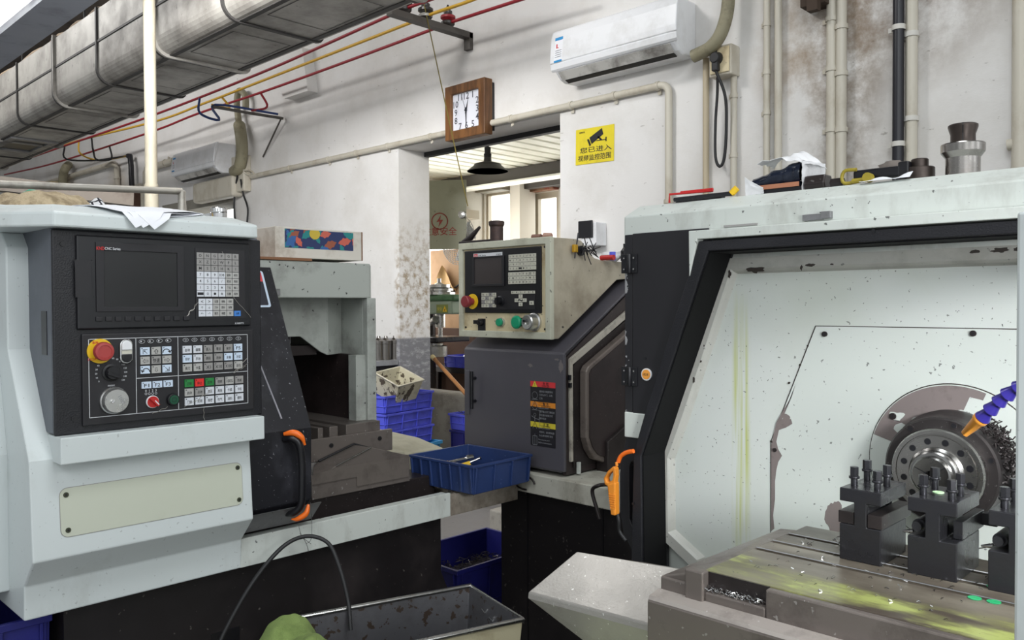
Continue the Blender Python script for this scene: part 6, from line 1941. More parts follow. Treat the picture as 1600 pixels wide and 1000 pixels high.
keypad(FC, cbx, cpx([(200, 608), (310, 604), (309, 714), (200, 719)]), 4, 4, [list('编自录手'), list('单跳空锁'), list('冷润主换'), list('正停反点')], lambda r, q: GREYK if (r + q) % 3 == 2 else IVORYK, D + 0.0015, D + 0.004, 0.12, 0.5)
keypad(FC, cbx, cpx([(420, 596), (600, 586), (598, 610), (420, 620)]), 6, 1, [list('快慢主进倍零')], IVORYK, D + 0.0015, D + 0.004, 0.12, 0.5)
keypad(FC, cbx, cpx([(446, 620), (537, 614), (536, 706), (446, 710)]), 3, 3, [[' ', '↑', ' '], ['←', '~', '→'], [' ', '↓', ' ']], IVORYK, D + 0.0015, D + 0.004, 0.12, 0.55, skip=((0, 0), (0, 2), (2, 0), (2, 2)))
keypad(FC, cbx, cpx([(557, 668), (588, 666), (588, 696), (557, 698)]), 1, 1, [['启']], IVORYK, D + 0.0015, D + 0.004, 0.02, 0.5)
a = cq(345, 668)
MB().lathe(FC, a[0], a[1], [(0.021, D), (0.021, D + 0.004), (0.016, D + 0.006), (0.0155, D + 0.022), (0, D + 0.022)], n=24).build('override_knob', BLACKS, cbx)
MB().fbox(FC, a[0] - 0.004, a[0] + 0.004, a[1] - 0.015, a[1] + 0.015, D + 0.02, D + 0.03).build('knob_pointer', BLACKS, cbx, 0.001)
a = cq(137, 672)
MB().fcyl(FC, a[0], a[1], 0.032, D, D + 0.003, 0, n=28).build('stop_disc', YELLOW, cbx)
MB().lathe(FC, a[0], a[1], [(0.014, D + 0.003), (0.015, D + 0.022), (0.019, D + 0.023), (0.0245, D + 0.027), (0.0245, D + 0.045), (0.021, D + 0.049), (0.0, D + 0.05)], n=28).build('emergency_stop', mat('faded_stop_red', S(136, 48, 54), 0.45), cbx)
E_ = -0.012
a = cq(195, 838)
MB().fbox(FC, a[0] - 0.019, a[0] + 0.022, a[1] - 0.034, a[1] + 0.022, E_, E_ + 0.006).fcyl(FC, a[0], a[1] + 0.006, 0.015, E_ + 0.006, E_ + 0.022, 0, 0.012).fbox(FC, a[0] - 0.018, a[0] + 0.006, a[1] + 0.0, a[1] + 0.016, E_ + 0.02, E_ + 0.034).build('rotary_switch', BLACKS, cbx, 0.001)
a = cq(345, 826)
MB().fcyl(FC, a[0], a[1], 0.0185, E_, E_ + 0.012, 0).build('button_collar', ALU, cbx, 0.001)
MB().fcyl(FC, a[0], a[1], 0.0165, E_ + 0.012, E_ + 0.024, 0, 0.0155).build('green_button', GREEN2, cbx, 0.002)
a = cq(502, 825)
MB().fcyl(FC, a[0], a[1], 0.017, E_, E_ + 0.016, 0).build('button_collar', BLACKS, cbx, 0.001)
MB().lathe(FC, a[0], a[1], [(0.014, E_ + 0.016), (0.014, E_ + 0.03), (0.026, E_ + 0.036), (0.026, E_ + 0.044), (0.02, E_ + 0.048), (0, E_ + 0.049)], n=24).build('green_mushroom_button', GREEN2, cbx)
a = cq(590, 825)
MB().lathe(FC, a[0], a[1], [(0.036, E_), (0.036, E_ + 0.01), (0.031, E_ + 0.013), (0.0295, E_ + 0.045), (0.026, E_ + 0.050), (0.012, E_ + 0.047), (0.011, E_ + 0.043), (0.0, E_ + 0.043)], n=32).build('hand_wheel', ALU, cbx)
MB().fcyl(FC, a[0] - 0.012, a[1] + 0.005, 0.005, E_ + 0.046, E_ + 0.053, 0, n=14).build('crank_pin', BLACKS, cbx)

# ---- things on and at the beige box
def on_top(name, px, py, label, cat, y=YF + 0.08):
    q = at(px, py, 'y', y)
    return Vector((q.x, y, bz1 + 0.0015))


q = on_top('', 776, 360, '', '')
Z = Fr(q, (1, 0, 0), (0, 1, 0), (0, 0, 1))
tag(MB().lathe(Z, 0, 0, [(0.028, 0), (0.028, 0.066), (0.033, 0.074), (0.034, 0.088), (0.028, 0.092), (0.018, 0.09), (0.017, 0.04), (0, 0.04)], 0, 24).build('collet_sleeve', mat('dark_brown_steel', S(66, 54, 54), 0.4, 0.5, dirt=S(110, 84, 72), amt=0.4, scale=20)), 'dark flared collet sleeve standing on the beige control box', 'sleeve')
q = on_top('', 740, 372, '', '')
cl_ = thing('toggle_clamp', 'black clamp lying on the beige control box beside the collet sleeve', 'clamp', tuple(q))
MB().box(q.x - 0.075, q.x + 0.12, q.y - 0.02, q.y + 0.02, q.z, q.z + 0.016).build('clamp_bar', OILDARK, cl_, 0.003)
MB().tube([q + Vector((-0.07, 0, 0.014)), q + Vector((-0.02, 0.0, 0.03)), q + Vector((0.03, 0.01, 0.075))], 0.012, 8, rs=[0.009, 0.014, 0.006]).build('clamp_arm', OILDARK, cl_)
MB().tube([q + Vector((-0.05, 0.0, 0.02)), q + Vector((-0.02, -0.005, 0.10))], 0.003, 6).build('clamp_spring', STEEL, cl_)
q = on_top('', 838, 370, '', '')
tag(MB().tube([q + Vector((-0.02, 0, 0.011)), q + Vector((0.022, 0.005, 0.011))], 0.0115, 10).build('brass_plug', mat('brown_plug', S(128, 92, 78), 0.45)), 'small brown plug lying on the beige box, nearer the collet sleeve', 'plug')
q = on_top('', 855, 368, '', '')
tag(MB().tube([q + Vector((-0.016, 0, 0.013)), q + Vector((0.02, 0.004, 0.013))], 0.013, 10, rs=[0.013, 0.010]).build('brass_plug', mat('pale_plug', S(176, 140, 124), 0.45)), 'small pale plug at the front corner of the beige box', 'plug')
q = on_top('', 815, 374, '', '')
tag(MB().box(q.x - 0.05, q.x + 0.03, q.y, q.y + 0.02, q.z, q.z + 0.010).build('flat_key', OILDARK), 'flat dark steel bit lying on the beige box', 'tool')
# bunch of bits on a magnet on the box's side
FSd = FX(bx1)
c = FSd.px(906, 392)
rnd = random.Random(4)
mg = tag(MB().fcyl(FSd, c[0], c[1], 0.02, 0.0, 0.010, n=18).build('magnet_disc', BLACKS), 'black magnet disc holding drill bits on the beige box', 'magnet')
for i in range(16):
    a = rnd.random() * 6.28
    l = 0.03 + rnd.random() * 0.035
    c2 = (c[0] + 0.010 * (rnd.random() - .5), c[1] + 0.010 * (rnd.random() - .5))
    p_ = FSd.p(c2[0], c2[1], 0.012 + 0.0042 * i)
    e_ = FSd.p(c2[0] + l * math.cos(a), c2[1] + l * math.sin(a), 0.012 + 0.0042 * i + 0.004)
    s_ = FSd.p(c2[0] - 0.4 * l * math.cos(a), c2[1] - 0.4 * l * math.sin(a), 0.012 + 0.0042 * i)
    tag(MB().tube([s_, p_, e_], 0.0019, 6).build('drill_bit', DKSTEEL), 'thin dark drill bit stuck in the spiky bunch on the magnet', 'drill bit', 'drill bits on the magnet')
e_ = FSd.px(893, 388)
bt = thing('brass_bit', 'yellow brass-headed bit hanging from the magnet bunch', 'bit', tuple(FSd.p(e_[0], e_[1], 0.02)))
MB().fbox(FSd, e_[0] - 0.011, e_[0] + 0.010, e_[1] - 0.017, e_[1] + 0.014, 0.010, 0.026).build('brass_head', mat('brass', S(206, 160, 48), 0.35, 0.5), bt, 0.003)
MB().tube([FSd.p(e_[0] + 0.02, e_[1] + 0.06, 0.018), FSd.p(e_[0] - 0.002, e_[1] - 0.04, 0.018)], 0.003, 6).build('steel_shank', DKSTEEL, bt)
# small stuff on the rear shelf of the beige box
zs = bz1 - 0.08
q = at(968, 385, 'z', zs + 0.03)
for k, (px, lb, mm, r, h) in enumerate(((950, 'red capped tube lying on the rear of the beige box', RED, 0.011, 0.08), (938, 'clear plastic wrapper on the rear of the beige box', WHITEP, 0.02, 0.03), (964, 'blue cap on the rear of the beige box', BLUE, 0.013, 0.02), (971, 'black bottle top on the rear of the beige box', BLACKS, 0.02, 0.05))):
    y = 2.70 + 0.02 * k
    qq = at(px, 392, 'y', y)
    if k == 0:
        o = MB().tube([Vector((qq.x - 0.035, y, zs + r + 0.001)), Vector((qq.x + 0.03, y, zs + r + 0.001))], r, 12).build('capped_tube', mm)
    elif k == 1:
        o = MB().ball((qq.x + 0.02, y + 0.05, zs + 0.022), 0.022, 0, 2.2, 0.9, 1.0, 14, 0.5, 3).build('plastic_wrapper', mm)
    elif k == 2:
        o = MB().fcyl(Fr((qq.x, y - 0.03, zs + 0.001), (1, 0, 0), (0, 1, 0)), 0, 0, r, 0, 0.034, n=14).build('bottle_cap', mm)
    else:
        o = MB().lathe(Fr((qq.x + 0.005, y + 0.02, zs + 0.001), (1, 0, 0), (0, 1, 0)), 0, 0, [(r, 0), (r, 0.04), (0.009, 0.055), (0.009, 0.07), (0, 0.07)], 0, 14).build('small_bottle', mm)
    tag(o, lb, 'cap' if k == 2 else ('bottle' if k == 3 else ('wrapper' if k == 1 else 'tube')))

# ================================================================== LOOSE THINGS
# ---- open plastic crates
def crate_mesh(name, w, d, h, m, ribs_w=3, ribs_d=2, hribs=1, rim=0.012, taper=0.0, wall=0.004, rimh=0.02):
    b = MB()
    tw, td = w / 2, d / 2
    bw, bd = tw - taper, td - taper
    # shell: outer/inner rings
    def ring(x, y, z):
        return [(-x, -y, z), (x, -y, z), (x, y, z), (-x, y, z)]
    vs = ring(bw, bd, 0) + ring(tw, td, h) + ring(tw - wall, td - wall, h) + ring(bw - wall, bd - wall, wall)
    fs = [(3, 2, 1, 0)]
    for a in (0, 4, 8):
        fs += [(a + i, a + (i + 1) % 4, a + 4 + (i + 1) % 4, a + 4 + i) for i in range(4)]
    fs.append((12, 13, 14, 15))
    b.add(vs, fs)
    # rim flange
    for zz, hh, ex in [(h - rimh, rimh, rim)] + [(h * (k + 1) / (hribs + 1.6), 0.006, 0.007) for k in range(hribs)]:
        f = zz / h
        x, y = bw + (tw - bw) * f, bd + (td - bd) * f
        b.fring(FZ(0), [(-x - ex, -y - ex), (x + ex, -y - ex), (x + ex, y + ex), (-x - ex, y + ex)], [(-x + 0.001, -y + 0.001), (x - 0.001, -y + 0.001), (x - 0.001, y - 0.001), (-x + 0.001, y - 0.001)], zz, zz + hh)
    for n_, ax in ((ribs_w, 0), (ribs_d, 1)):
        for k in range(n_ + 1):
            f = -1 + 2 * k / n_
            for s in (-1, 1):
                if ax == 0:
                    u = f * (bw - 0.004)
                    b.add([(u - .004, s * bd, 0.004), (u + .004, s * bd, 0.004), (u + .004, s * (bd + 0.007), 0.004), (u - .004, s * (bd + 0.007), 0.004), (u - .004, s * td, h - rimh), (u + .004, s * td, h - rimh), (u + .004, s * (td + 0.009), h - rimh), (u - .004, s * (td + 0.009), h - rimh)],
                          [(0, 1, 2, 3), (4, 7, 6, 5), (0, 4, 5, 1), (1, 5, 6, 2), (2, 6, 7, 3), (3, 7, 4, 0)])
                else:
                    u = f * (bd - 0.004)
                    b.add([(s * bw, u - .004, 0.004), (s * bw, u + .004, 0.004), (s * (bw + 0.007), u + .004, 0.004), (s * (bw + 0.007), u - .004, 0.004), (s * tw, u - .004, h - rimh), (s * tw, u + .004, h - rimh), (s * (tw + 0.009), u + .004, h - rimh), (s * (tw + 0.009), u - .004, h - rimh)],
                          [(0, 1, 2, 3), (4, 7, 6, 5), (0, 4, 5, 1), (1, 5, 6, 2), (2, 6, 7, 3), (3, 7, 4, 0)])
    return b.build(name, m, None, 0.0015, 1)


# navy tray standing on the lathe tray's rim
q = [at(744, 730, 'z', 0.868), at(640, 711, 'z', 0.868), at(830, 709, 'z', 0.868)]
ux = (q[0] - q[1]); uy = (q[2] - q[0])
w_, d_ = ux.length, uy.length
cen = (q[1] + q[2]) / 2
ang = math.atan2(ux.y, ux.x)
tr_ = crate_mesh('tool_tray', w_ - 0.016, d_ - 0.016, 0.108, NAVY, 6, 3, 0, 0.006, 0.008, 0.006, 0.010)
tr_.location = (cen.x, cen.y, 0.7605); tr_.rotation_euler = (0, 0, ang)
tag(tr_, 'navy blue plastic tray of tools at the far end of the white chip tray', 'tray')
zt = 0.7605 + 0.009
def tl(px, py, z):
    return at(px, py, 'z', z)
h1 = thing('screwdriver', 'yellow-handled screwdriver lying in the navy tray', 'screwdriver', tuple(tl(722, 726, zt)))
a, b = Vector((cen.x - 0.02, cen.y + 0.0, zt + 0.012)), Vector((cen.x + 0.06, cen.y + 0.10, zt + 0.016))
a = at(722, 728, 'z', 0.82); b = at(750, 716, 'z', 0.845)
MB().tube([a, b], 0.005, 8).build('shank', CHROME, h1)
MB().tube([b - (b - a) * 0.02, b + (b - a) * 0.04], 0.007, 8).build('tip', BLACKS, h1)
MB().tube([a + Vector((-0.01, 0.0, -0.004)), a + (b - a) * 0.55 + Vector((0.0, -0.008, -0.006))], 0.011, 10).build('yellow_handle', YELLOW, h1)
h2 = thing('socket_wrench', 'chrome socket wrench with yellow end lying in the navy tray', 'wrench', tuple(tl(708, 722, 0.82)))
a = at(700, 723, 'z', 0.822); b = at(728, 717, 'z', 0.83)
MB().tube([a, b], 0.007, 8).build('shank', CHROME, h2)
MB().tube([b, b + (b - a).normalized() * 0.03], 0.014, 12).build('socket_head', CHROME, h2)
MB().tube([a - (b - a).normalized() * 0.05, a], 0.009, 8).build('yellow_handle', YELLOW, h2)
# wire ring hanging off the tray end
rc = at(822, 752, 'y', 2.36)
tag(MB().tube([rc + Vector((0.055 * math.cos(t) - 0.01, 0, 0.028 * math.sin(t) - 0.006)) for t in [k * 0.35 for k in range(15)]], 0.004, 6).build('wire_hook', OILDARK), 'dark bent wire hook beyond the navy tray', 'hook')

# crate stack by the pillar
ang = math.radians(99)
CH = 0.122
proto = crate_mesh('plastic_crate', 0.50, 0.36, CH, BLUE, 3, 2, 1, 0.010, 0.012, 0.004, 0.016)
uxv = Vector((math.cos(ang), math.sin(ang), 0)); uyv = Vector((-uxv.y, uxv.x, 0))
cc = Vector((-4.58, 3.44, 0)) + uxv * 0.25 + uyv * 0.18
labs = ['topmost blue crate of the stack by the pillar, holding a dirty steel tub', 'second blue crate from the top in the stack by the pillar', 'third blue crate from the top, resting on the sky blue crate', 'blue crate under the sky blue crate in the pillar stack']
proto.location = (cc.x, cc.y, 0.82 - CH); proto.rotation_euler = (0, 0, ang)
tag(proto, labs[0], 'crate', 'crates stacked by the pillar')
dup(proto, (cc.x + 0.008, cc.y - 0.004, 0.697 - CH), ang + 0.02, labs[1], 'crates stacked by the pillar')
dup(proto, (cc.x - 0.008, cc.y + 0.006, 0.574 - CH), ang - 0.02, labs[2], 'crates stacked by the pillar')
sk_ = crate_mesh('plastic_crate', 0.58, 0.40, 0.125, SKYB, 3, 2, 0, 0.014, 0.012, 0.004, 0.024)
sk_.location = (cc.x + 0.03, cc.y + 0.0, 0.451 - 0.125); sk_.rotation_euler = (0, 0, ang + 0.05)
tag(sk_, 'wider sky blue crate low in the stack by the pillar', 'crate', 'crates stacked by the pillar')
dup(proto, (cc.x + 0.02, cc.y - 0.02, 0.325 - CH), ang, labs[3], 'crates stacked by the pillar')
tag(MB().box(cc.x - 0.2, cc.x + 0.2, cc.y - 0.26, cc.y + 0.26, 0, 0.202).build('wooden_pallet', mat('grey_pallet', S(120, 112, 100), 0.8), None, 0.01), 'low grey pallet under the crate stack by the pillar', 'pallet')
# dirty tub tipped on top
tubm = mat('dirty_cream_tub', S(202, 196, 172), 0.6, chip=S(86, 76, 62), chipat=0.55, chipscale=14, dirt=S(120, 108, 86), amt=0.7, scale=8)
TB = MB()
vv_ = Vector((-0.8, 0.6, 0)); rr_v = Vector((0.6, 0.8, 0))
Rt = Matrix.Rotation(math.radians(9), 3, vv_) @ Matrix.Rotation(math.radians(19), 3, rr_v) @ Matrix.Rotation(math.radians(8), 3, 'Z')
w1, d1, hh, tp = 0.122, 0.122, 0.155, 0.022
org = at(624, 588, 'y', cc.y - 0.03) - Rt @ Vector((0, 0, hh))


def ring3(x, y, z):
    return [org + Rt @ Vector(v) for v in ((-x, -y, z), (x, -y, z), (x, y, z), (-x, y, z))]


vs = ring3(w1 - tp, d1 - tp, 0) + ring3(w1, d1, hh) + ring3(w1 - .006, d1 - .006, hh) + ring3(w1 - tp - .004, d1 - tp - .004, 0.006)
fs = [(3, 2, 1, 0), (12, 13, 14, 15)]
for a in (0, 4, 8):
    fs += [(a + i, a + (i + 1) % 4, a + 4 + (i + 1) % 4, a + 4 + i) for i in range(4)]
TB.add(vs, fs)
tub = thing('steel_tub', 'dirty flaking cream steel tub tipped in the topmost crate', 'tub', tuple(org))
TB.build('tub_shell', tubm, tub, 0.002)
rr = ring3(w1, d1, hh)
MB().tube(rr + [rr[0]], 0.007, 8).build('rolled_rim', mat('pale_rim', S(206, 200, 180), 0.5, dirt=S(120, 110, 90), amt=0.6, scale=12), tub)
# second crates through the doorway
cr = at(707, 645, 'y', 4.6)
dup(proto, (-5.02, 4.95, 0.50), 0.0, 'blue crate on the bench behind the broom handle', 'crates beyond the doorway') if False else None
q = at(700, 565, 'y', 5.65)
cA = dup(proto, (q.x + 0.22, 5.80, q.z - 0.055), 0.0, 'blue crate of parts on the bench beyond the doorway', 'crates beyond the doorway')
bench = thing('work_bench', 'low dark bench beyond the doorway carrying a blue crate', 'bench', (q.x + 0.1, 5.8, 0))
MB().box(q.x - 0.55, q.x + 1.2, 5.62, 5.96, q.z - 0.11, q.z - 0.058).build('bench_top', OILDARK, bench)
for lx in (q.x - 0.5, q.x + 1.1):
    MB().box(lx, lx + 0.05, 5.63, 5.68, 0, q.z - 0.111).build('leg', OILDARK, bench)
    MB().box(lx, lx + 0.05, 5.90, 5.95, 0, q.z - 0.111).build('leg', OILDARK, bench)
for k, (dx, lb, m_) in enumerate(((0.10, 'grey machined part heaped in the bench crate', STEEL), (0.2, 'dark machined part heaped in the bench crate', OILDARK), (0.3, 'orange handled tool lying in the bench crate', ORANGE))):
    z_ = cA.location.z + 0.012
    tag(MB().tube([(q.x + dx, 5.74, z_ + 0.03), (q.x + dx + 0.06, 5.78, z_ + 0.11)], 0.028 if k < 2 else 0.014, 10).build('metal_part' if k < 2 else 'hand_tool', m_), lb, 'part' if k < 2 else 'tool')
q = at(712, 668, 'y', 4.75)
w2 = 0.36
cB_ = crate_mesh('plastic_crate', 0.5, 0.36, 0.14, BLUE, 3, 2, 1, 0.012, 0.012)
zt_ = at(700, 645, 'y', 4.75).z
cB_.location = (q.x + 0.17, 4.93, zt_ - 0.14); tag(cB_, 'upper blue crate of swarf on the floor beyond the doorway', 'crate', 'crates beyond the doorway')
dk_ = crate_mesh('plastic_crate', 0.50, 0.36, zt_ - 0.142, DEEPB, 3, 2, 1, 0.008, 0.012)
dk_.location = (q.x + 0.18, 4.93, 0.0); tag(dk_, 'dark blue crate under the swarf crate beyond the doorway', 'crate', 'crates beyond the doorway')
rnd = random.Random(14)
sf = MB()
for i in range(120):
    x, y, z = q.x + 0.17 + (rnd.random() - .5) * 0.42, 4.93 + (rnd.random() - .5) * 0.28, zt_ - 0.02 + rnd.random() * 0.03
    a = rnd.random() * 6.28
    sf.tube([(x, y, z), (x + 0.03 * math.cos(a), y + 0.03 * math.sin(a), z + 0.012)], 0.003, 3)
sfo = tag(sf.build('swarf_heap', DKSTEEL), 'dark swarf heaped in the crate beyond the doorway', 'swarf')
sfo['kind'] = 'stuff'
tag(MB().box(q.x + 0.17 - 0.235, q.x + 0.17 + 0.235, 4.93 - 0.165, 4.93 + 0.165, zt_ - 0.128, zt_ - 0.02).build('packed_swarf', DKSTEEL), 'compacted swarf filling the crate beyond the doorway', 'swarf')['kind'] = 'stuff'
# grey concrete plinth with the broom in front
q = at(690, 620, 'y', 5.05)
# broom handle
a = at(678, 560, 'y', 4.45); b = at(730, 618, 'y', 4.42)
br_ = thing('broom_handle', 'worn wooden broom handle leaning in the doorway', 'handle', tuple(b))
MB().tube([a, b + (b - a) * ((b.z - 0.01) / (a.z - b.z))], 0.016, 10).build('wooden_shaft', mat('worn_wood_shaft', S(176, 122, 74), 0.45, dirt=S(110, 70, 40), amt=0.7, scale=10), br_)
MB().tube([a - (b - a).normalized() * 0.03, a + (b - a).normalized() * 0.01], 0.020, 10).build('end_cap', mat('pale_cap', S(216, 200, 150), 0.5), br_)
# white speckled floor sack
fx = at(690, 632, 'y', 5.2)
tag(MB().box(fx.x - 0.6, fx.x + 0.75, 5.13, 5.30, 0.0, at(690, 612, 'y', 5.13).z).build('concrete_plinth', mat('rough_concrete', S(160, 156, 148), 0.8, dirt=S(104, 98, 92), amt=0.7, scale=5, speck=0.6, sscale=40, speckcol=S(220, 218, 214)), None, 0.03, 3), 'rough grey concrete plinth beyond the doorway', 'plinth')

# cardboard sheets and box behind
q0 = at(672, 392, 'y', 6.1); q1 = at(722, 510, 'y', 6.1)
tag(MB().box(q0.x, q1.x + 0.5, 6.1, 6.5, 0.78, q0.z).build('cardboard_box', CARD, None, 0.01), 'large brown cardboard box beyond the doorway', 'box')
q0 = at(675, 512, 'y', 6.0); q1 = at(718, 560, 'y', 6.0)
tag(MB().box(q0.x, q1.x + 0.4, 5.97, 6.08, 0.30, q0.z).build('dark_board', mat('dark_cardboard', S(92, 66, 52), 0.8, dirt=S(64, 46, 38), amt=0.6)), 'dark brown panel in front of the cardboard box', 'panel')
qf = [at(688, 462, 'y', 5.9), at(685, 428, 'y', 5.85), at(700, 418, 'y', 5.95), at(716, 452, 'y', 6.0)]
fl_ = MB()
fl_.grid(lambda a, b: at(676 + 36 * a, 455 - (38 * max(0, 1 - abs(a - 0.42) / 0.42) ** 0.8 + 4) * b, 'y', 6.085 - 0.04 * abs(math.sin(6 * a)) * b), 10, 6, 0, 0.006)
tag(fl_.build('torn_cardboard_flap', mat('light_cardboard', S(198, 160, 108), 0.8)), 'torn upright cardboard flap behind the green drill press', 'cardboard')
# black tool leaning on the cardboard
tag(MB().tube(catmull([at(710, 452, 'y', 6.085), at(705, 460, 'y', 6.08), at(701, 456, 'y', 6.07), at(704, 450, 'y', 6.07), at(709, 455, 'y', 6.07)]), 0.016, 6).tube([at(704, 455, 'y', 6.07), at(718, 444, 'y', 6.08)], 0.01, 6).build('hanging_hose', RUBBER), 'black coiled hose hanging before the cardboard box', 'hose')

# electrical cabinet door
c_ = [at(672, 281, 'y', 4.85), at(727, 282, 'y', 5.05), at(729, 388, 'y', 5.05), at(675, 390, 'y', 4.85)]
ecab = thing('electrical_cabinet', 'olive grey electrical cabinet door with red lightning sign', 'cabinet', (c_[0].x, 4.85, 0))
vx = Vector((c_[1].x - c_[0].x, 0.20, 0))
Fc = Fr(((c_[0].x + c_[3].x) / 2, 4.85, 0), vx, (0, 0, 1), Vector((vx.y, -vx.x, 0)))
Wc = vx.length
zt1 = (c_[0].z + c_[1].z) / 2; zt0 = (c_[2].z + c_[3].z) / 2
CABM = mat('olive_grey_cabinet', S(152, 152, 130), 0.5, dirt=S(118, 116, 92), amt=0.6, scale=3, speck=0.4, sscale=22)
MB().fbox(Fc, -0.12, Wc, zt0, zt1, -0.02, 0.0).build('door_leaf', CABM, ecab, 0.004)
MB().fbox(Fc, -0.5, -0.1, zt0, zt1, -0.26, -0.022).build('cabinet_box', CABM, ecab, 0.004)
tx = MB()
px_ = lambda x, y: Fc.px(660 + x * 0.18, 220 + y * 0.18, 0.0015)
c1 = px_(150, 698)
rr_ = 0.072
tx.fline(Fc, [(c1[0] + rr_ * math.cos(t * 0.2618), c1[1] + rr_ * math.sin(t * 0.2618)) for t in range(24)], 0.010, 0.002, 0, True)
tx.flat(Fc, [(c1[0] + 0.012, c1[1] + 0.056), (c1[0] - 0.030, c1[1] - 0.008), (c1[0] - 0.002, c1[1] - 0.004), (c1[0] - 0.012, c1[1] - 0.054), (c1[0] + 0.032, c1[1] + 0.012), (c1[0] + 0.004, c1[1] + 0.012)], 0.002)
c2 = px_(160, 785)
tx.ftext(Fc, '注意安全', c2[0] - 0.01, c2[1], 0.075, 0.002, 0)
tx.build('danger_lettering', mat('faded_red_print', S(150, 64, 54), 0.6), ecab)
c3 = px_(346, 640)
MB().lathe(Fc, c3[0], c3[1], [(0.038, 0), (0.038, 0.01), (0.03, 0.016), (0.012, 0.02), (0, 0.02)], n=18).build('door_lock', STEEL, ecab)
MB().box(c_[0].x - 0.53, c_[0].x - 0.48, 4.95, 5.0, 0, zt0).box(c_[0].x - 0.40, c_[0].x - 0.35, 5.0, 5.06, 0, zt0).build('stand', OILDARK, ecab)

# pendant lamp
lc = at(762, 268, 'y', 4.95)
lp = thing('pendant_lamp', 'dark enamel pendant lamp hanging in the doorway', 'lamp', tuple(lc))
Zl = Fr(lc, (1, 0, 0), (0, 1, 0), (0, 0, 1))
LM = mat('dark_lamp_enamel', S(66, 64, 62), 0.4, dirt=S(46, 44, 42), amt=0.5)
MB().lathe(Zl, 0, 0, [(0.175, 0.0), (0.176, 0.004), (0.12, 0.05), (0.115, 0.062), (0.075, 0.075), (0.035, 0.085), (0.03, 0.125), (0.028, 0.125), (0.03, 0.084), (0.07, 0.07), (0.11, 0.056), (0.17, 0.002), (0.175, 0.0)], 0, 36).build('lamp_shade', LM, lp)
MB().lathe(Zl, 0, 0, [(0.032, 0.12), (0.034, 0.15), (0.026, 0.155), (0.028, 0.205), (0.012, 0.215), (0.012, 0.24)], 0, 20).build('lamp_neck', BLACKS, lp)
MB().tube([lc + Vector((0, 0, 0.23)), Vector((lc.x, lc.y, AZ))], 0.010, 8).build('cord', BLACKS, lp)

# fan guard under the cabinet
fc_ = at(716, 375, 'y', 5.6)
Ff = Fr(fc_, (1, 0, 0), (0, 0, 1), (0, -1, 0))
fg = thing('wall_fan', 'grey wire fan guard hanging below the electrical cabinet', 'fan', tuple(fc_))
m_ = MB()
R = 0.25
for r in [0.03 + 0.02 * k for k in range(12)]:
    m_.tube([Ff.p(r * math.cos(t * 0.2618), r * math.sin(t * 0.2618), 0.06 * (1 - (r / R) ** 2)) for t in range(25)], 0.0032, 4)
for k in range(30):
    a = k * math.pi / 15
    m_.tube([Ff.p(r * math.cos(a), r * math.sin(a), 0.06 * (1 - (r / R) ** 2)) for r in (0.03, 0.1, 0.18, 0.25)], 0.0022, 4)
m_.build('wire_guard', mat('wire_grey', S(150, 150, 150), 0.4, 0.6), fg)
MB().lathe(Ff, 0, 0, [(0.05, -0.12), (0.06, -0.02), (0.04, 0.0), (0, 0.0)], n=20).build('motor_hub', BLACKM, fg)
for k in range(3):
    a = 0.5 + k * 2.094
    ca, sa = math.cos(a), math.sin(a)
    m_ = MB().grid(lambda p, q: Ff.p((0.04 + 0.17 * p) * math.cos(a + (q - .5) * 0.9), (0.04 + 0.17 * p) * math.sin(a + (q - .5) * 0.9), -0.03 + 0.03 * (q - .5)), 5, 5, 0, 0.003)
    m_.build('fan_blade', mat('pale_blade', S(190, 194, 200), 0.4), fg)

# green bench drill head
dq = at(690, 492, 'y', 5.2)
gd_ = thing('drill_press', 'green bench drill press with stacked pulleys beyond the doorway', 'drill press', (dq.x, 5.2, 0))
GRN = mat('machine_green', S(70, 112, 74), 0.45, dirt=S(44, 70, 48), amt=0.6, scale=8)
zh1 = at(690, 470, 'y', 5.2).z; zh0 = at(690, 491, 'y', 5.2).z
xr_ = at(705, 480, 'y', 5.2).x
MB().box(xr_ - 0.62, xr_, 5.2, 5.5, zh0, zh1).build('head_casting', mat('pale_green_head', S(150, 166, 146), 0.45), gd_, 0.02, 3)
MB().box(xr_ - 0.64, xr_ + 0.03, 5.19, 5.52, zh1, zh1 + 0.06).build('belt_guard', GRN, gd_, 0.02, 3)
Zd = Fr((at(686, 460, 'y', 5.3).x - 0.02, 5.32, zh1 + 0.06), (1, 0, 0), (0, 1, 0))
MB().lathe(Zd, 0, 0, [(0.16, 0), (0.16, 0.025), (0.12, 0.03), (0.12, 0.035), (0.14, 0.04), (0.14, 0.06), (0.10, 0.065), (0.11, 0.07), (0.11, 0.10), (0.05, 0.10), (0.02, 0.12), (0.02, 0.16), (0, 0.16)], n=28).build('step_pulley', STEEL, gd_)
Fd = FY(5.198)
a, b = Fd.px(682, 476), Fd.px(700, 489)
st_ = MB().fbox(Fd, a[0] + 0.0, b[0], b[1], a[1], 0, 0.002, 0)
st_.flat(Fd, [(b[0] - 0.075, b[1] + 0.012), (b[0] - 0.012, b[1] + 0.012), (b[0] - 0.043, a[1] - 0.01)], 0.003, 1)
st_.ftext(Fd, '⚡', b[0] - 0.043, b[1] + 0.028, 0.03, 0.004, 2)
st_.ftext(Fd, '安全', a[0] + 0.05, (a[1] + b[1]) / 2, 0.035, 0.003, 3)
st_.build('hazard_plate', [mat('plate_olive', S(128, 140, 72), 0.5), YELLOW, GLYPH, mat('plate_yellow_ink', S(196, 180, 70), 0.5)], gd_)
sp = at(688, 500, 'y', 5.3)
MB().tube([(sp.x, 5.3, zh0), (sp.x, 5.3, zh0 - 0.13)], 0.05, 16).tube([(sp.x, 5.3, zh0 - 0.12), (sp.x, 5.3, zh0 - 0.24)], 0.022, 12).build('quill', STEEL, gd_)
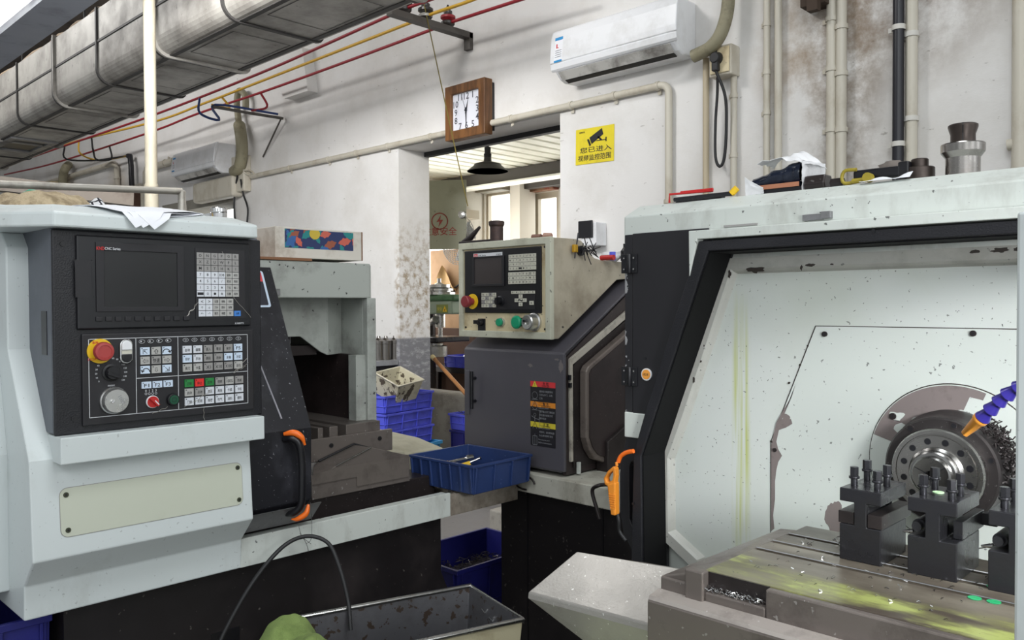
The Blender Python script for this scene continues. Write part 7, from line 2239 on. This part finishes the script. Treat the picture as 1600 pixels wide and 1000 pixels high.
MB().tube([(sp.x - 0.06, 5.22, zh0 - 0.08), (sp.x + 0.05, 5.2, zh0 - 0.05)], 0.035, 12).build('feed_hub', STEEL, gd_)
MB().tube([(sp.x - 0.35, 5.46, 0.0), (sp.x - 0.35, 5.46, zh0)], 0.06, 16).build('column', OILDARK, gd_)
tz = at(690, 532, 'y', 5.2).z
MB().box(sp.x - 0.42, sp.x + 0.12, 5.15, 5.58, tz - 0.02, tz + 0.03).build('drill_table', DKSTEEL, gd_, 0.01)
MB().lathe(Fr((sp.x - 0.02, 5.25, tz - 0.16), (1, 0, 0), (0, 1, 0)), 0, 0, [(0.12, 0), (0.12, 0.10), (0.08, 0.11), (0.08, 0.13), (0, 0.13)], n=20).build('chuck_block', STEEL, gd_)

# shelf with steel cylinders beside the pillar
zsf = at(632, 563, 'y', 3.88).z
xs1 = -5.01
shelf_ = thing('steel_shelf', 'grey steel shelf on the wall by the pillar holding cylinders', 'shelf', (xs1 - 0.6, 3.72, 0))
SHM = mat('shelf_grey', S(142, 144, 146), 0.5, dirt=S(100, 98, 96), amt=0.6, scale=5)
MB().box(xs1 - 1.6, xs1, 3.45, 3.895, zsf - 0.04, zsf).build('shelf_board', SHM, shelf_, 0.003)
MB().box(xs1 - 1.6, xs1 - 0.03, 3.60, 3.885, zsf - 0.5, zsf - 0.042).build('drawer_box', mat('shelf_dark', S(38, 36, 38), 0.6), shelf_)
for x in (xs1 - 1.55, xs1 - 0.04):
    MB().box(x, x + 0.035, 3.58, 3.615, 0, zsf - 0.041).build('leg', SHM, shelf_)
CYL = mat('brushed_cylinder_steel', S(150, 146, 142), 0.28, 1.0)
cyl0 = None
for i, (px, k) in enumerate(((592, 0.03), (603, 0.0), (617, 0.0), (629, 0.07))):
    q = at(px, 560, 'x', -5.075 - k)
    lb = ['steel cylinder on the shelf, second from the frame edge', 'capped steel cylinder on the shelf beside the tall pair', 'shiny capped steel cylinder nearest the pillar', 'darker steel cylinder tucked behind at the shelf end'][i]
    if cyl0 is None:
        cyl0 = thing('steel_cylinder', lb, 'cylinder', (0, 0, 0), 'steel cylinders on the shelf')
        Zc = FZ(0)
        MB().lathe(Zc, 0, 0, [(0.036, 0), (0.036, 0.12), (0.034, 0.122), (0, 0.122)], n=24).build('body', CYL, cyl0)
        MB().lathe(Zc, 0, 0, [(0.042, 0.122), (0.042, 0.145), (0.03, 0.15), (0.015, 0.165), (0.012, 0.18), (0, 0.18)], n=24).build('cap', CYL, cyl0)
        cyl0.location = (q.x, q.y, zsf + 0.001)
    else:
        dup(cyl0, (q.x, q.y, zsf + 0.001), i * 0.7, lb, 'steel cylinders on the shelf')

# ---- floor bin of swarf between the lathes
fb = [at(711, 887, 'z', 0.33), at(778, 864, 'z', 0.33), at(700, 834, 'z', 0.33)]
print('floorbin', fb)
bn = crate_mesh('swarf_bin', 0.40, 0.56, 0.30, DEEPB, 3, 3, 1, 0.012, 0.02)
bn.location = (-2.86, 2.66, 0.0)
tag(bn, 'deep blue plastic bin of swarf on the floor between the two lathes', 'bin')
rnd = random.Random(31)
sf = MB()
for i in range(420):
    x, y = -2.86 + (rnd.random() - .5) * 0.32, 2.66 + (rnd.random() - .5) * 0.48
    z = 0.17 + rnd.random() * 0.03
    a = rnd.random() * 6.28
    l = 0.012 + 0.02 * rnd.random()
    sf.tube([(x, y, z), (x + l * math.cos(a), y + l * math.sin(a), z + 0.012), (x + 1.5 * l * math.cos(a + .8), y + 1.5 * l * math.sin(a + .8), z + 0.002)], 0.0017, 3)
sf.box(-3.02, -2.70, 2.42, 2.90, 0.006, 0.168)
tag(sf.build('swarf_heap', mat('swarf_bin_mix', S(92, 88, 88), 0.35, 0.7)), 'grey curly swarf filling the blue floor bin', 'swarf')['kind'] = 'stuff'
q = at(770, 835, 'z', 0.0)
tag(MB().box(-3.62, -3.37, 3.50, 3.78, 0.0, 0.20).build('small_box', mat('dirty_white_box', S(170, 166, 158), 0.6, dirt=S(90, 84, 76), amt=0.8, scale=7), None, 0.01), 'dirty pale box on the floor against the wall', 'box')
tag(MB().ball((-3.49, 3.64, 0.245), 0.075, 0, 1.3, 1.4, 0.6, 14, 0.8, 2).build('crumpled_rag', mat('cream_rag', S(206, 196, 164), 0.8)), 'crumpled cream rag lying on the dirty floor box', 'rag')
q = at(60, 985, 'x', -2.36)
lb_ = crate_mesh('storage_bin', 0.46, 0.40, 0.64, DEEPB, 3, 4, 2, 0.010, 0.012)
lb_.location = (-2.61, 0.49, 0.005)
tag(lb_, 'deep blue plastic bin on the floor under the nearest lathe', 'bin')

# ---- galvanised bin in the aisle with rag and hose
A_ = at(462, 966, 'z', 0.55); B_ = at(735, 915, 'z', 0.55); C_ = at(817, 968, 'z', 0.55)
D_ = A_ + (C_ - B_)
bin_ = thing('galvanised_bin', 'open galvanised metal bin with rusty spots standing in the aisle', 'bin', ((A_.x + C_.x) / 2, (A_.y + C_.y) / 2, 0))
cb_ = (A_ + C_) / 2
def shrink(p, k, z):
    v = p - cb_
    return Vector((cb_.x + v.x * k, cb_.y + v.y * k, z))
Rg = [A_, B_, C_, D_]
kb = 0.86
vs = [shrink(p, kb, 0.12) for p in Rg] + [shrink(p, 1.0, 0.55) for p in Rg] + [shrink(p, 0.985, 0.55) for p in Rg] + [shrink(p, kb - 0.015, 0.126) for p in Rg]
fs = [(3, 2, 1, 0), (12, 13, 14, 15)]
ms = MB()
ms.add(vs, fs + [(8 + i, 8 + (i + 1) % 4, 12 + (i + 1) % 4, 12 + i) for i in range(4)], 0)
ms.add(vs, [(i, (i + 1) % 4, 4 + (i + 1) % 4, 4 + i) for i in range(4)], 1)
ms.add(vs, [(4 + i, 4 + (i + 1) % 4, 8 + (i + 1) % 4, 8 + i) for i in range(4)], 0)
RUSTG = mat('galvanised_with_rust_spots', S(108, 108, 112), 0.42, 0.5, dirt=S(78, 74, 74), amt=0.5, scale=6, chip=S(78, 66, 58), chipat=0.60, chipscale=30)
shell_ = ms.build('bin_shell', [RUSTG, mat('cream_bin_outside', S(206, 198, 166), 0.55, dirt=S(140, 122, 84), amt=0.8, scale=6)], bin_, 0.003)
MB().tube(Rg + [Rg[0]], 0.0075, 8).build('rolled_rim', STEEL, bin_)
for p in Rg:
    pp = shrink(p, kb - 0.06, 0)
    MB().tube([(pp.x, pp.y, 0.0), (pp.x, pp.y, 0.125)], 0.018, 10).build('foot', OILDARK, bin_)
for i, (f, dz) in enumerate(((0.35, -0.05), (0.5, -0.06), (0.62, -0.07))):
    q = B_.lerp(C_, f) + Vector((0, 0, dz))
    q = shrink(q, 0.965, q.z)
    tag(MB().tube([q, q + Vector((-0.012, -0.004, 0.012))], 0.002, 5).build('swarf_curl', STEEL), ['bright curl of swarf stuck high inside the galvanised bin', 'second bright swarf curl inside the galvanised bin', 'lowest swarf curl stuck inside the galvanised bin'][i], 'swarf')
# green rag over the corner
gr = MB()
aq = A_


def ragf(a, b):
    cq_ = at(462, 1003, 'z', 0.56)
    p = Vector((cq_.x, cq_.y, 0)) + (B_ - A_).normalized() * (-0.075 + 0.15 * a) + (D_ - A_).normalized() * (-0.09 + 0.2 * b)
    z = 0.562 + 0.028 * math.sin(math.pi * a) * (1 - 0.4 * b) + 0.012 * noise.noise(Vector((a * 5, b * 5, 1))) - 0.12 * max(0, a - 0.82) - 0.12 * max(0, 0.18 - a) + 0.012 * math.sin(b * 7 + a * 3)
    return (p.x, p.y, z)


gr.grid(ragf, 22, 22, 0, 0.005)
tag(gr.build('green_rag', mat('green_towelling', S(128, 148, 84), 0.95, dirt=S(86, 106, 54), amt=0.7, scale=14, bump=0.8, bscale=220), None, 0, 2, 1), 'moss green towelling rag draped over the galvanised bin corner', 'rag')
# hose looping out of the bin
h_ = [at(330, 1040, 'x', -2.20), at(352, 985, 'x', -2.20), at(395, 910, 'x', -2.19), at(440, 856, 'x', -2.18), at(478, 838, 'x', -2.17), at(512, 848, 'x', -2.13), at(530, 885, 'x', -2.09), at(544, 940, 'x', -2.05), at(548, 985, 'x', -2.02)]
tag(MB().tube(catmull(h_, 7), 0.0062, 10).build('black_hose', RUBBER), 'black hose arching from under the lathe into the galvanised bin', 'hose')

# ---- on the nearest lathe's cap
ct = zc2
pz = ct + 0.001
for i in range(3):
    rn = random.Random(40 + i)
    off = (0.0, 0.006, -0.004)[i]
    rot = (0.0, 0.10, -0.08)[i]

    def sheet(a, b, i=i, off=off, rot=rot):
        th = 0.62 + rot
        s_, t_ = (a - 0.42) * 0.26, (b - 0.5) * 0.21
        x = -2.262 + t_ * math.cos(th) - s_ * math.sin(th) * 0.9
        y = 0.885 + off * 2 + s_ * math.cos(th) + t_ * math.sin(th)
        base = 0.0012 + 0.0016 * (2 - i)
        wav = 0.006 * (1 + math.sin(a * 4 + i)) * b + 0.003 * noise.noise(Vector((a * 3, b * 3, i)))
        l = x + 2.25
        if l <= 0:
            return (x, y, zc2 + base + max(0, wav))
        if l < 0.095:
            return (-2.25 + l * 0.895 + 0.4 * base, y, zc2 - 0.274 * l + base + max(0, wav))
        l -= 0.095
        return (-2.165 + l * 0.30 + 0.4 * base + wav * 0.8, y, zc2 - 0.026 - 0.93 * l + base)
    o = MB().grid(sheet, 14, 18, 0, 0.0008).build('paper_sheet', PAPER)
    tag(o, ['topmost white paper sheet curling over the panel cap', 'middle paper sheet of the curled pile on the panel cap', 'lowest paper sheet of the curled pile on the panel cap'][i], 'paper', 'papers on the panel cap')
q = at(342, 338, 'x', -2.35)
tag(MB().lathe(Fr((-2.35, q.y, ct + 0.001), (1, 0, 0), (0, 1, 0)), 0, 0, [(0.024, 0), (0.025, 0.02), (0.024, 0.022), (0.025, 0.024), (0.025, 0.034), (0.021, 0.037), (0, 0.037)], 0, 24).build('steel_ring', CHROME), 'polished steel ring standing at the far end of the panel cap', 'ring')
q = at(249, 331, 'x', -2.40)
tag(MB().fcyl(Fr((-2.40, q.y, ct + 0.001), (1, 0, 0), (0, 1, 0)), 0, 0, 0.014, 0, 0.022, n=14).build('yellow_cap', YELLOW), 'small yellow cap on the panel cap by the post', 'cap')
# sacks
def sack(label, name, cx, cy, rx, ry, h, m, seed, base=ct):
    b = MB()
    def f(a, c):
        u, v = a * 2 - 1, c * 2 - 1
        k = max(0, 1 - (abs(u) ** 2.4 + abs(v) ** 2.4)) ** 0.5
        w = noise.noise(Vector((u * 2.2 + seed, v * 2.2, 0))) * 0.35 + noise.noise(Vector((u * 5 + seed, v * 5, 2))) * 0.18
        return (cx + rx * u * (1 - 0.12 * abs(v) ** 2), cy + ry * v * (1 - 0.12 * abs(u) ** 2), base + 0.002 + h * k * (1 + w))
    b.grid(f, 26, 26, 0, 0.004)
    return tag(b.build(name, m, None, 0, 2, 1), label, 'cloth')


q = at(62, 325, 'x', -2.62)
SACK = mat('beige_mesh_cloth', S(190, 172, 142), 0.95, dirt=S(128, 112, 86), amt=0.8, scale=22, lo=0.42, hi=0.6, bump=1.0, bscale=160)
q = at(70, 302, 'x', -2.66)
sack('crumpled beige mesh cloth heaped on the near end of the panel cap', 'mesh_cloth', -2.66, q.y + 0.0, 0.16, 0.15, (q.z - ct) * 0.95, SACK, 1.3)
q = at(53, 304, 'x', -2.66)
tag(MB().ball((-2.66, q.y, q.z + 0.004), 0.014, 0, 1.0, 1.9, 0.6, 12, 0.5, 5).build('teal_cap', mat('teal_plastic', S(40, 150, 120), 0.4)), 'small teal plastic piece on top of the beige mesh cloth', 'cap')
# chequered cloth material
CHK = bpy.data.materials.new('black_white_check_cloth'); CHK.use_nodes = True
t = NT(CHK); bb = t.t.nodes['Principled BSDF']; bb.inputs['Roughness'].default_value = 0.9
tc_ = t.n('ShaderNodeTexCoord'); bk_ = t.n('ShaderNodeTexBrick', offset=0.0)
bk_.inputs['Color1'].default_value = (*S(226, 226, 228), 1); bk_.inputs['Color2'].default_value = (*S(214, 214, 218), 1); bk_.inputs['Mortar'].default_value = (*S(36, 36, 44), 1)
bk_.inputs['Scale'].default_value = 1.0; bk_.inputs['Mortar Size'].default_value = 0.003; bk_.inputs['Brick Width'].default_value = 0.022; bk_.inputs['Row Height'].default_value = 0.022
t.l(tc_.outputs['Object'], bk_.inputs['Vector']); t.l(bk_.outputs['Color'], bb.inputs['Base Color'])
q2 = at(118, 312, 'x', -2.70)
sack('black and white chequered cloth bunched beside the beige mesh cloth', 'chequered_cloth', -2.70, q2.y + 0.03, 0.10, 0.09, (q2.z - ct) * 0.95, CHK, 4.1)
q2 = at(155, 320, 'x', -2.7)
sack('grey chequered cloth fold behind the papers', 'chequered_cloth', -2.86, q2.y + 0.10, 0.10, 0.07, 0.04, CHK, 7.7)
# white plastic sheet hanging at the near end
def wsheet(a, b):
    x = -2.62 + 0.22 * a
    y = 0.60 - 0.10 * a
    drop = 0.0 if b < 0.3 else (b - 0.3) * 0.20
    return (x - 0.05 * b, 0.665 - 0.16 * b - 0.02 * a, ct + 0.006 + 0.012 * noise.noise(Vector((a * 4, b * 4, 3))) - 0.9 * max(0, b - 0.75) * 0.25)
tag(MB().grid(wsheet, 12, 12, 0, 0.001).build('plastic_sheet', PAPER), 'white sheet lying under the beige mesh cloth', 'sheet')

# ---- box with tropical print on the rear frame, over a board
q0 = at(402, 404, 'x', -2.56); q1 = at(567, 410, 'x', -2.56)
zf = 1.6035
tag(MB().box(-2.86, -2.545, 1.19, 1.60, zf + 0.0005, zf + 0.010).build('thin_board', mat('brown_board', S(132, 92, 64), 0.7), None, 0.001), 'thin brown board under the printed box', 'board')
pb = thing('printed_box', 'white cardboard box with a tropical leaf print on its side', 'box', (-2.7, 1.55, zf + 0.0105))
xf = -2.575
FBx = FX(xf)
k0 = FBx.px(430, 365); k1 = FBx.px(566, 375)
kz1 = zf + 0.118
z0_ = zf + 0.0108
ya, yb_ = FBx.px(430, 385)[0], FBx.px(566, 385)[0]
MB().fbox(FBx, ya, yb_, z0_, kz1, -0.30, 0.0).build('carton', mat('white_carton', S(208, 202, 192), 0.7, dirt=S(140, 120, 98), amt=0.7, scale=6, lo=0.52, hi=0.7), pb, 0.002)
MB().fbox(FBx, yb_ - 0.004, yb_ + 0.001, z0_, kz1, -0.01, 0.001).build('taped_edge', mat('brown_tape', S(120, 86, 60), 0.6), pb)
PR = FBx.pxs([(445, 368), (552, 371), (552, 398), (446, 391)], 0.001)
pa0, pa1 = PR[0][0], PR[1][0]
pz1, pz0 = kz1 - 0.006, kz1 - 0.006 - 0.066
pr_ = MB().fbox(FBx, pa0, pa1, pz0, pz1, 0.0002, 0.0006, 0)
rnd = random.Random(77)
def leaf(cu, cv, l, a, m, wd=0.28):
    n = 7
    up_, dn_ = [], []
    for i in range(n + 1):
        f = i / n
        w = wd * l * math.sin(math.pi * f) * (1 if i % 2 else 0.72)
        x, y = l * f, w
        up_.append((x, y)); dn_.append((x, -y))
    pts = up_ + dn_[::-1][1:-1]
    out = []
    for x, y in pts:
        uu, vv = cu + x * math.cos(a) - y * math.sin(a), cv + x * math.sin(a) + y * math.cos(a)
        out.append((min(max(uu, pa0), pa1), min(max(vv, pz0), pz1)))
    pr_.flat(FBx, out, 0.0008 + 0.00001 * len(pr_.f) / 4, m)
for i in range(26):
    leaf(pa0 + rnd.random() * (pa1 - pa0), pz0 + rnd.random() * (pz1 - pz0), 0.03 + rnd.random() * 0.03, rnd.random() * 6.28, (1, 1, 2, 3, 1, 4)[i % 6])
pr_.flat(FBx, [(min(max(pa0 + 0.42 * (pa1 - pa0) + 0.022 * math.cos(t_ * 0.35), pa0), pa1), min(pz1, pz1 - 0.012 + 0.02 * math.sin(t_ * 0.35))) for t_ in range(18)], 0.0016, 5)
pr_.build('leaf_print', [mat('print_navy', S(40, 52, 96), 0.5), mat('print_teal', S(34, 128, 128), 0.5), mat('print_coral', S(196, 96, 80), 0.5), mat('print_blue', S(52, 96, 156), 0.5), mat('print_rust', S(150, 84, 62), 0.5), mat('print_gold', S(196, 170, 62), 0.5)], pb)

# ---- things on the far lathe's top plate
yT = YR + 0.085


def rt(px, py=300, y=yT):
    return at(px, py, 'y', y).x


tz_ = TOPZ + 0.001
# film pack in a plastic bag
x0, x1 = rt(1170), rt(1252)
bag = thing('film_packet', 'black film packet in a torn white plastic bag on the top cover', 'packet', ((x0 + x1) / 2, yT, tz_))
def pk(a, b):
    th = a * 2 * math.pi
    u = b
    x = x0 + (x1 - x0) * (0.04 + 0.92 * u)
    hgt = 0.058 * (0.62 + 0.5 * u) * (1 + 0.14 * noise.noise(Vector((u * 6, math.cos(th), math.sin(th)))))
    yy = yT + 0.045 + 0.045 * math.cos(th)
    zz = tz_ + 0.010 + hgt * (0.5 + 0.5 * max(-1, min(1, 1.35 * math.sin(th))))
    return (x, yy + 0.006 * noise.noise(Vector((u * 9, th, 3))), zz)
MB().grid(pk, 24, 16, 0).build('dark_packet', mat('black_film', S(24, 30, 44), 0.18, dirt=S(60, 66, 84), amt=0.6, scale=20), bag)
MB().box(x0 + 0.02, x1, yT - 0.004, yT + 0.09, tz_, tz_ + 0.010).build('card_base', BLACKS, bag)
MB().box(x0 + 0.025, x1 - 0.004, yT - 0.006, yT - 0.003, tz_ + 0.011, tz_ + 0.022).build('copper_strip', mat('copper_print', S(168, 112, 84), 0.5), bag)
def bg(a, b):
    x = x0 + 0.020 + (x1 - x0 + 0.0) * a
    y = yT + 0.005 + 0.10 * b
    return (x + 0.012 * noise.noise(Vector((a * 5, b * 4, 0.5))), y, tz_ + 0.078 + 0.026 * math.sin(math.pi * a) * (0.5 + b) + 0.016 * noise.noise(Vector((a * 4, b * 4, 5))) - 0.014 * a)
MB().grid(bg, 14, 10, 0, 0.001).build('white_bag', mat('thin_white_plastic', S(226, 226, 228), 0.35), bag)
def bg2(a, b):
    return (x1 + 0.004 + 0.018 * a + 0.004 * noise.noise(Vector((a * 6, b * 6, 9))), yT - 0.004 + 0.09 * a, tz_ + 0.072 * b + 0.004 * noise.noise(Vector((a * 9, b * 9, 2))))
MB().grid(bg2, 8, 8, 0, 0.001).build('bag_end', mat('crinkled_silver_bag', S(206, 206, 208), 0.3, bump=0.8, bscale=90), bag)
def bg3(a, b):
    return (x0 - 0.004 + 0.05 * a, yT - 0.010 - 0.004 * b + 0.004 * noise.noise(Vector((a * 6, b * 6, 4))), tz_ + (0.046 - 0.02 * a) * b * (1 - 0.4 * a))
MB().grid(bg3, 8, 8, 0, 0.001).build('bag_corner', mat('thin_white_plastic', S(226, 226, 228), 0.35), bag)
# red frame tool + rod
xa, xb_ = rt(1046), rt(1108)
fr_ = thing('red_frame_level', 'red-edged flat frame lying at the corner of the top cover', 'tool', (xa, yT, tz_))
MB().tube([(xa, yT, tz_ + 0.003), (xa, yT, tz_ + 0.026), (xb_, yT + 0.02, tz_ + 0.026)], 0.003, 6).tube([(xa + 0.03, yT + 0.01, tz_ + 0.029), (xb_, yT + 0.02, tz_ + 0.030)], 0.004, 6).build('red_edge', RED, fr_)
MB().box(xa + 0.012, xb_ + 0.03, yT + 0.012, yT + 0.03, tz_, tz_ + 0.014).build('grey_bar', DKSTEEL, fr_)
x_ = rt(1120); 
fl2 = thing('long_file', 'long dark file with yellow end lying on the top cover', 'file', (x_, yT, tz_))
MB().tube([(rt(1060), yT - 0.02, tz_ + 0.007), (rt(1150), yT - 0.01, tz_ + 0.009)], 0.006, 6).build('blade', DKSTEEL, fl2)
MB().tube([(rt(1146), yT - 0.01, tz_ + 0.009), (rt(1154), yT - 0.008, tz_ + 0.022)], 0.009, 8).build('yellow_end', YELLOW, fl2)
# nuts, wrench, tape
x_ = rt(1277)
tag(MB().fpoly(Fr((x_ - 0.033, yT + 0.02, tz_), (0, 1, 0), (0, 0, 1), (1, 0, 0)), [(-0.02, 0), (0.02, 0), (0.026, 0.013), (0.018, 0.034), (-0.018, 0.034), (-0.026, 0.013)], 0, 0.052).build('steel_block', OILDARK, None, 0.004), 'black chamfered steel block beside the film packet', 'block')
x_ = rt(1304)
tag(MB().fpoly(Fr((x_ - 0.012, yT + 0.01, tz_ + 0.0105), (0, 1, 0), (0, 0, 1), (1, 0, 0)), [(0.012 * math.cos(k * 1.0472), 0.012 * math.sin(k * 1.0472)) for k in range(6)], 0, 0.030).build('hex_nut', OILDARK, None, 0.001), 'dark hexagon nut lying on the top cover beside the steel block', 'nut')
wr = thing('pipe_wrench', 'black and yellow pipe wrench lying along the top cover', 'wrench', (rt(1370), yT, tz_))
MB().box(rt(1332), rt(1408), yT + 0.0, yT + 0.035, tz_ + 0.010, tz_ + 0.034).build('black_body', BLACKS, wr, 0.006)
MB().tube(catmull([(rt(1340), yT - 0.006, tz_ + 0.034), (rt(1322), yT - 0.006, tz_ + 0.034), (rt(1317), yT - 0.006, tz_ + 0.018), (rt(1322), yT - 0.006, tz_ + 0.005), (rt(1340), yT - 0.006, tz_ + 0.006)], 5), 0.0042, 8).build('yellow_jaw', mat('dull_yellow', S(150, 134, 40), 0.5), wr)
MB().tube([(rt(1335), yT - 0.012, tz_ + 0.007), (rt(1362), yT - 0.012, tz_ + 0.008)], 0.006, 8).tube([(rt(1361), yT - 0.025, tz_ + 0.011), (rt(1361), yT - 0.008, tz_ + 0.011)], 0.011, 12).build('yellow_lever', mat('dull_yellow', S(150, 134, 40), 0.5), wr)
MB().box(rt(1402), rt(1420), yT + 0.0, yT + 0.03, tz_ + 0.004, tz_ + 0.042).build('black_head', BLACKS, wr, 0.004)
tag(MB().ball((rt(1378), yT + 0.06, tz_ + 0.035), 0.022, 0, 1.4, 1, 0.9, 12, 0.5, 6).build('grey_stone', mat('grey_stone', S(112, 104, 98), 0.8)), 'lumpy grey stone behind the pipe wrench', 'stone')
def pl_(a, b):
    return (rt(1350) + 0.11 * a, yT - 0.03 + 0.02 * b, tz_ + 0.002 + 0.014 * b * (0.4 + 0.6 * a) * abs(math.sin(3 + a * 5)) )
tag(MB().grid(pl_, 12, 6, 0, 0.001).build('plastic_scrap', PAPER), 'crumpled white plastic scrap below the pipe wrench', 'scrap')
# collet chucks
CH1 = mat('dark_collet_steel', S(78, 70, 66), 0.35, 0.8, dirt=S(44, 40, 38), amt=0.5, scale=18)
def stand(px, prof, name, lb, cat, m, dy=0.03, splits=0):
    x = rt(px, 300, yT + dy)
    o = MB().lathe(Fr((x, yT + dy, tz_), (1, 0, 0), (0, 1, 0)), 0, 0, prof, 0, 36)
    return tag(o.build(name, m), lb, cat), x


stand(1437, [(0.031, 0), (0.031, 0.026), (0.029, 0.028), (0.018, 0.028), (0.018, 0.045), (0.016, 0.047), (0, 0.047)], 'collet_chuck', 'short dark collet chuck beside the pipe wrench', 'chuck', CH1)
big = thing('collet_holder', 'tall steel collet holder with a split collet in its mouth', 'holder', (rt(1505), yT + 0.03, tz_))
x_ = rt(1504.5, 250, yT + 0.03)
Zb = Fr((x_, yT + 0.03, tz_), (1, 0, 0), (0, 1, 0))
MB().lathe(Zb, 0, 0, [(0.034, 0), (0.034, 0.038), (0.043, 0.050), (0.0435, 0.066), (0.0425, 0.068), (0.026, 0.068), (0, 0.068)], 0, 40).build('holder_body', mat('turned_steel', S(160, 156, 152), 0.25, 1.0, dirt=S(90, 84, 80), amt=0.5, scale=12), big)
MB().lathe(Zb, 0, 0, [(0.0245, 0.068), (0.0245, 0.088), (0.0295, 0.104), (0.0295, 0.108), (0.027, 0.110), (0.017, 0.109), (0.016, 0.07)], 0, 40).build('split_collet', CH1, big)
for k in range(3):
    a = math.radians(-75 + 120 * k)
    MB().add([Zb.p(0.025 * math.cos(a) * s + 0.0009 * c * -math.sin(a), 0.025 * math.sin(a) * s + 0.0009 * c * math.cos(a), z) for s, z in ((1.0, 0.07), (1.0, 0.088), (1.19, 0.104), (1.19, 0.109), (0.7, 0.1095)) for c in (-1, 1)], [(0, 1, 3, 2), (2, 3, 5, 4), (4, 5, 7, 6), (6, 7, 9, 8)]).build('collet_slit', BLACKS, big)

# ---- orange air gun hanging in front of the grip guard
gp = [at(963, 728, 'y', 1.80), at(958, 748, 'y', 1.80), at(962, 775, 'y', 1.80), at(967, 803, 'y', 1.80)]
ag = thing('air_gun', 'orange air blow gun hanging by its loop on the dark guard', 'air gun', tuple(gp[0]))
ORG2 = mat('blow_gun_orange', S(226, 140, 44), 0.4, dirt=S(150, 90, 30), amt=0.5, scale=12)
Fq = FY(1.80)
o_ = Fq.pxs([(963, 728), (956, 736), (949, 745), (950, 756), (957, 768), (961, 803), (967, 804), (968, 760), (968, 740), (966, 730)])
MB().fring(Fq, Fq.pxs([(964, 727), (955, 735), (949, 746), (951, 756), (958, 760), (966, 756), (968, 742), (967, 730)]), Fq.pxs([(963, 735), (957, 739), (953, 746), (954, 751), (958, 752), (963, 748), (964, 742), (964, 737)]), 0, 0.018).build('trigger_loop', ORG2, ag, 0.003)
MB().fpoly(Fq, Fq.pxs([(955, 755), (961, 803), (968, 804), (967.5, 752)]), -0.002, 0.020).build('handle_grip', ORG2, ag, 0.004)
for k in range(7):
    a, b = Fq.px(958 + k * 0.4, 770 + k * 3.6), Fq.px(968, 770 + k * 3.6)
    MB().fbox(Fq, a[0], b[0], a[1] - 0.001, a[1] + 0.001, 0.019, 0.022).build('grip_rib', ORG2, ag)
MB().tube([at(964, 728, 'y', 1.795), at(963, 722, 'y', 1.795)], 0.004, 8).build('nozzle', ORG2, ag)
MB().tube(catmull([at(965, 803, 'y', 1.795), at(967, 815, 'y', 1.795), at(968, 830, 'y', 1.80), at(978, 845, 'y', 1.80)], 5), 0.005, 8).build('air_line', RUBBER, ag)
tag(MB().tube(catmull([at(966, 722, 'y', 1.80), at(970, 713, 'y', 1.80), at(979, 707, 'y', 1.80), at(990, 705, 'y', 1.80)], 5), 0.006, 8, rs=None).build('orange_strap', ORANGE), 'orange strap arching from the dark guard above the air gun', 'strap')
tag(MB().tube(catmull([at(975, 710, 'y', 1.86), at(981, 697, 'y', 1.86), at(990, 684, 'y', 1.86)], 5), 0.0035, 6).build('grey_wire', STEEL), 'thin grey wire below the pale corner block', 'wire')
# bent tube on the middle lathe's tray
tag(MB().tube(catmull([at(955, 757, 'y', 2.366), at(938, 758, 'y', 2.30), at(927, 763, 'y', 2.30), at(926, 772, 'y', 2.30), at(931, 790, 'y', 2.30), at(937, 811, 'y', 2.30)], 5), 0.007, 8).build('bent_coolant_tube', OILDARK), 'dark bent coolant tube hanging over the middle tray', 'tube')
# hanging swarf wires on the near tray
wsw = MB()
for a in ([(485, 785), (487, 815), (486, 842), (478, 850)], [(466, 820), (472, 838), (486, 850)], [(468, 833), (478, 848), (482, 862)]):
    wsw.tube(catmull([at(x, y, 'x', -2.262) for x, y in a], 4), 0.0009, 4)
tag(wsw.build('swarf_wire', STEEL), 'thin swarf wires hanging on the front of the white chip tray', 'swarf')
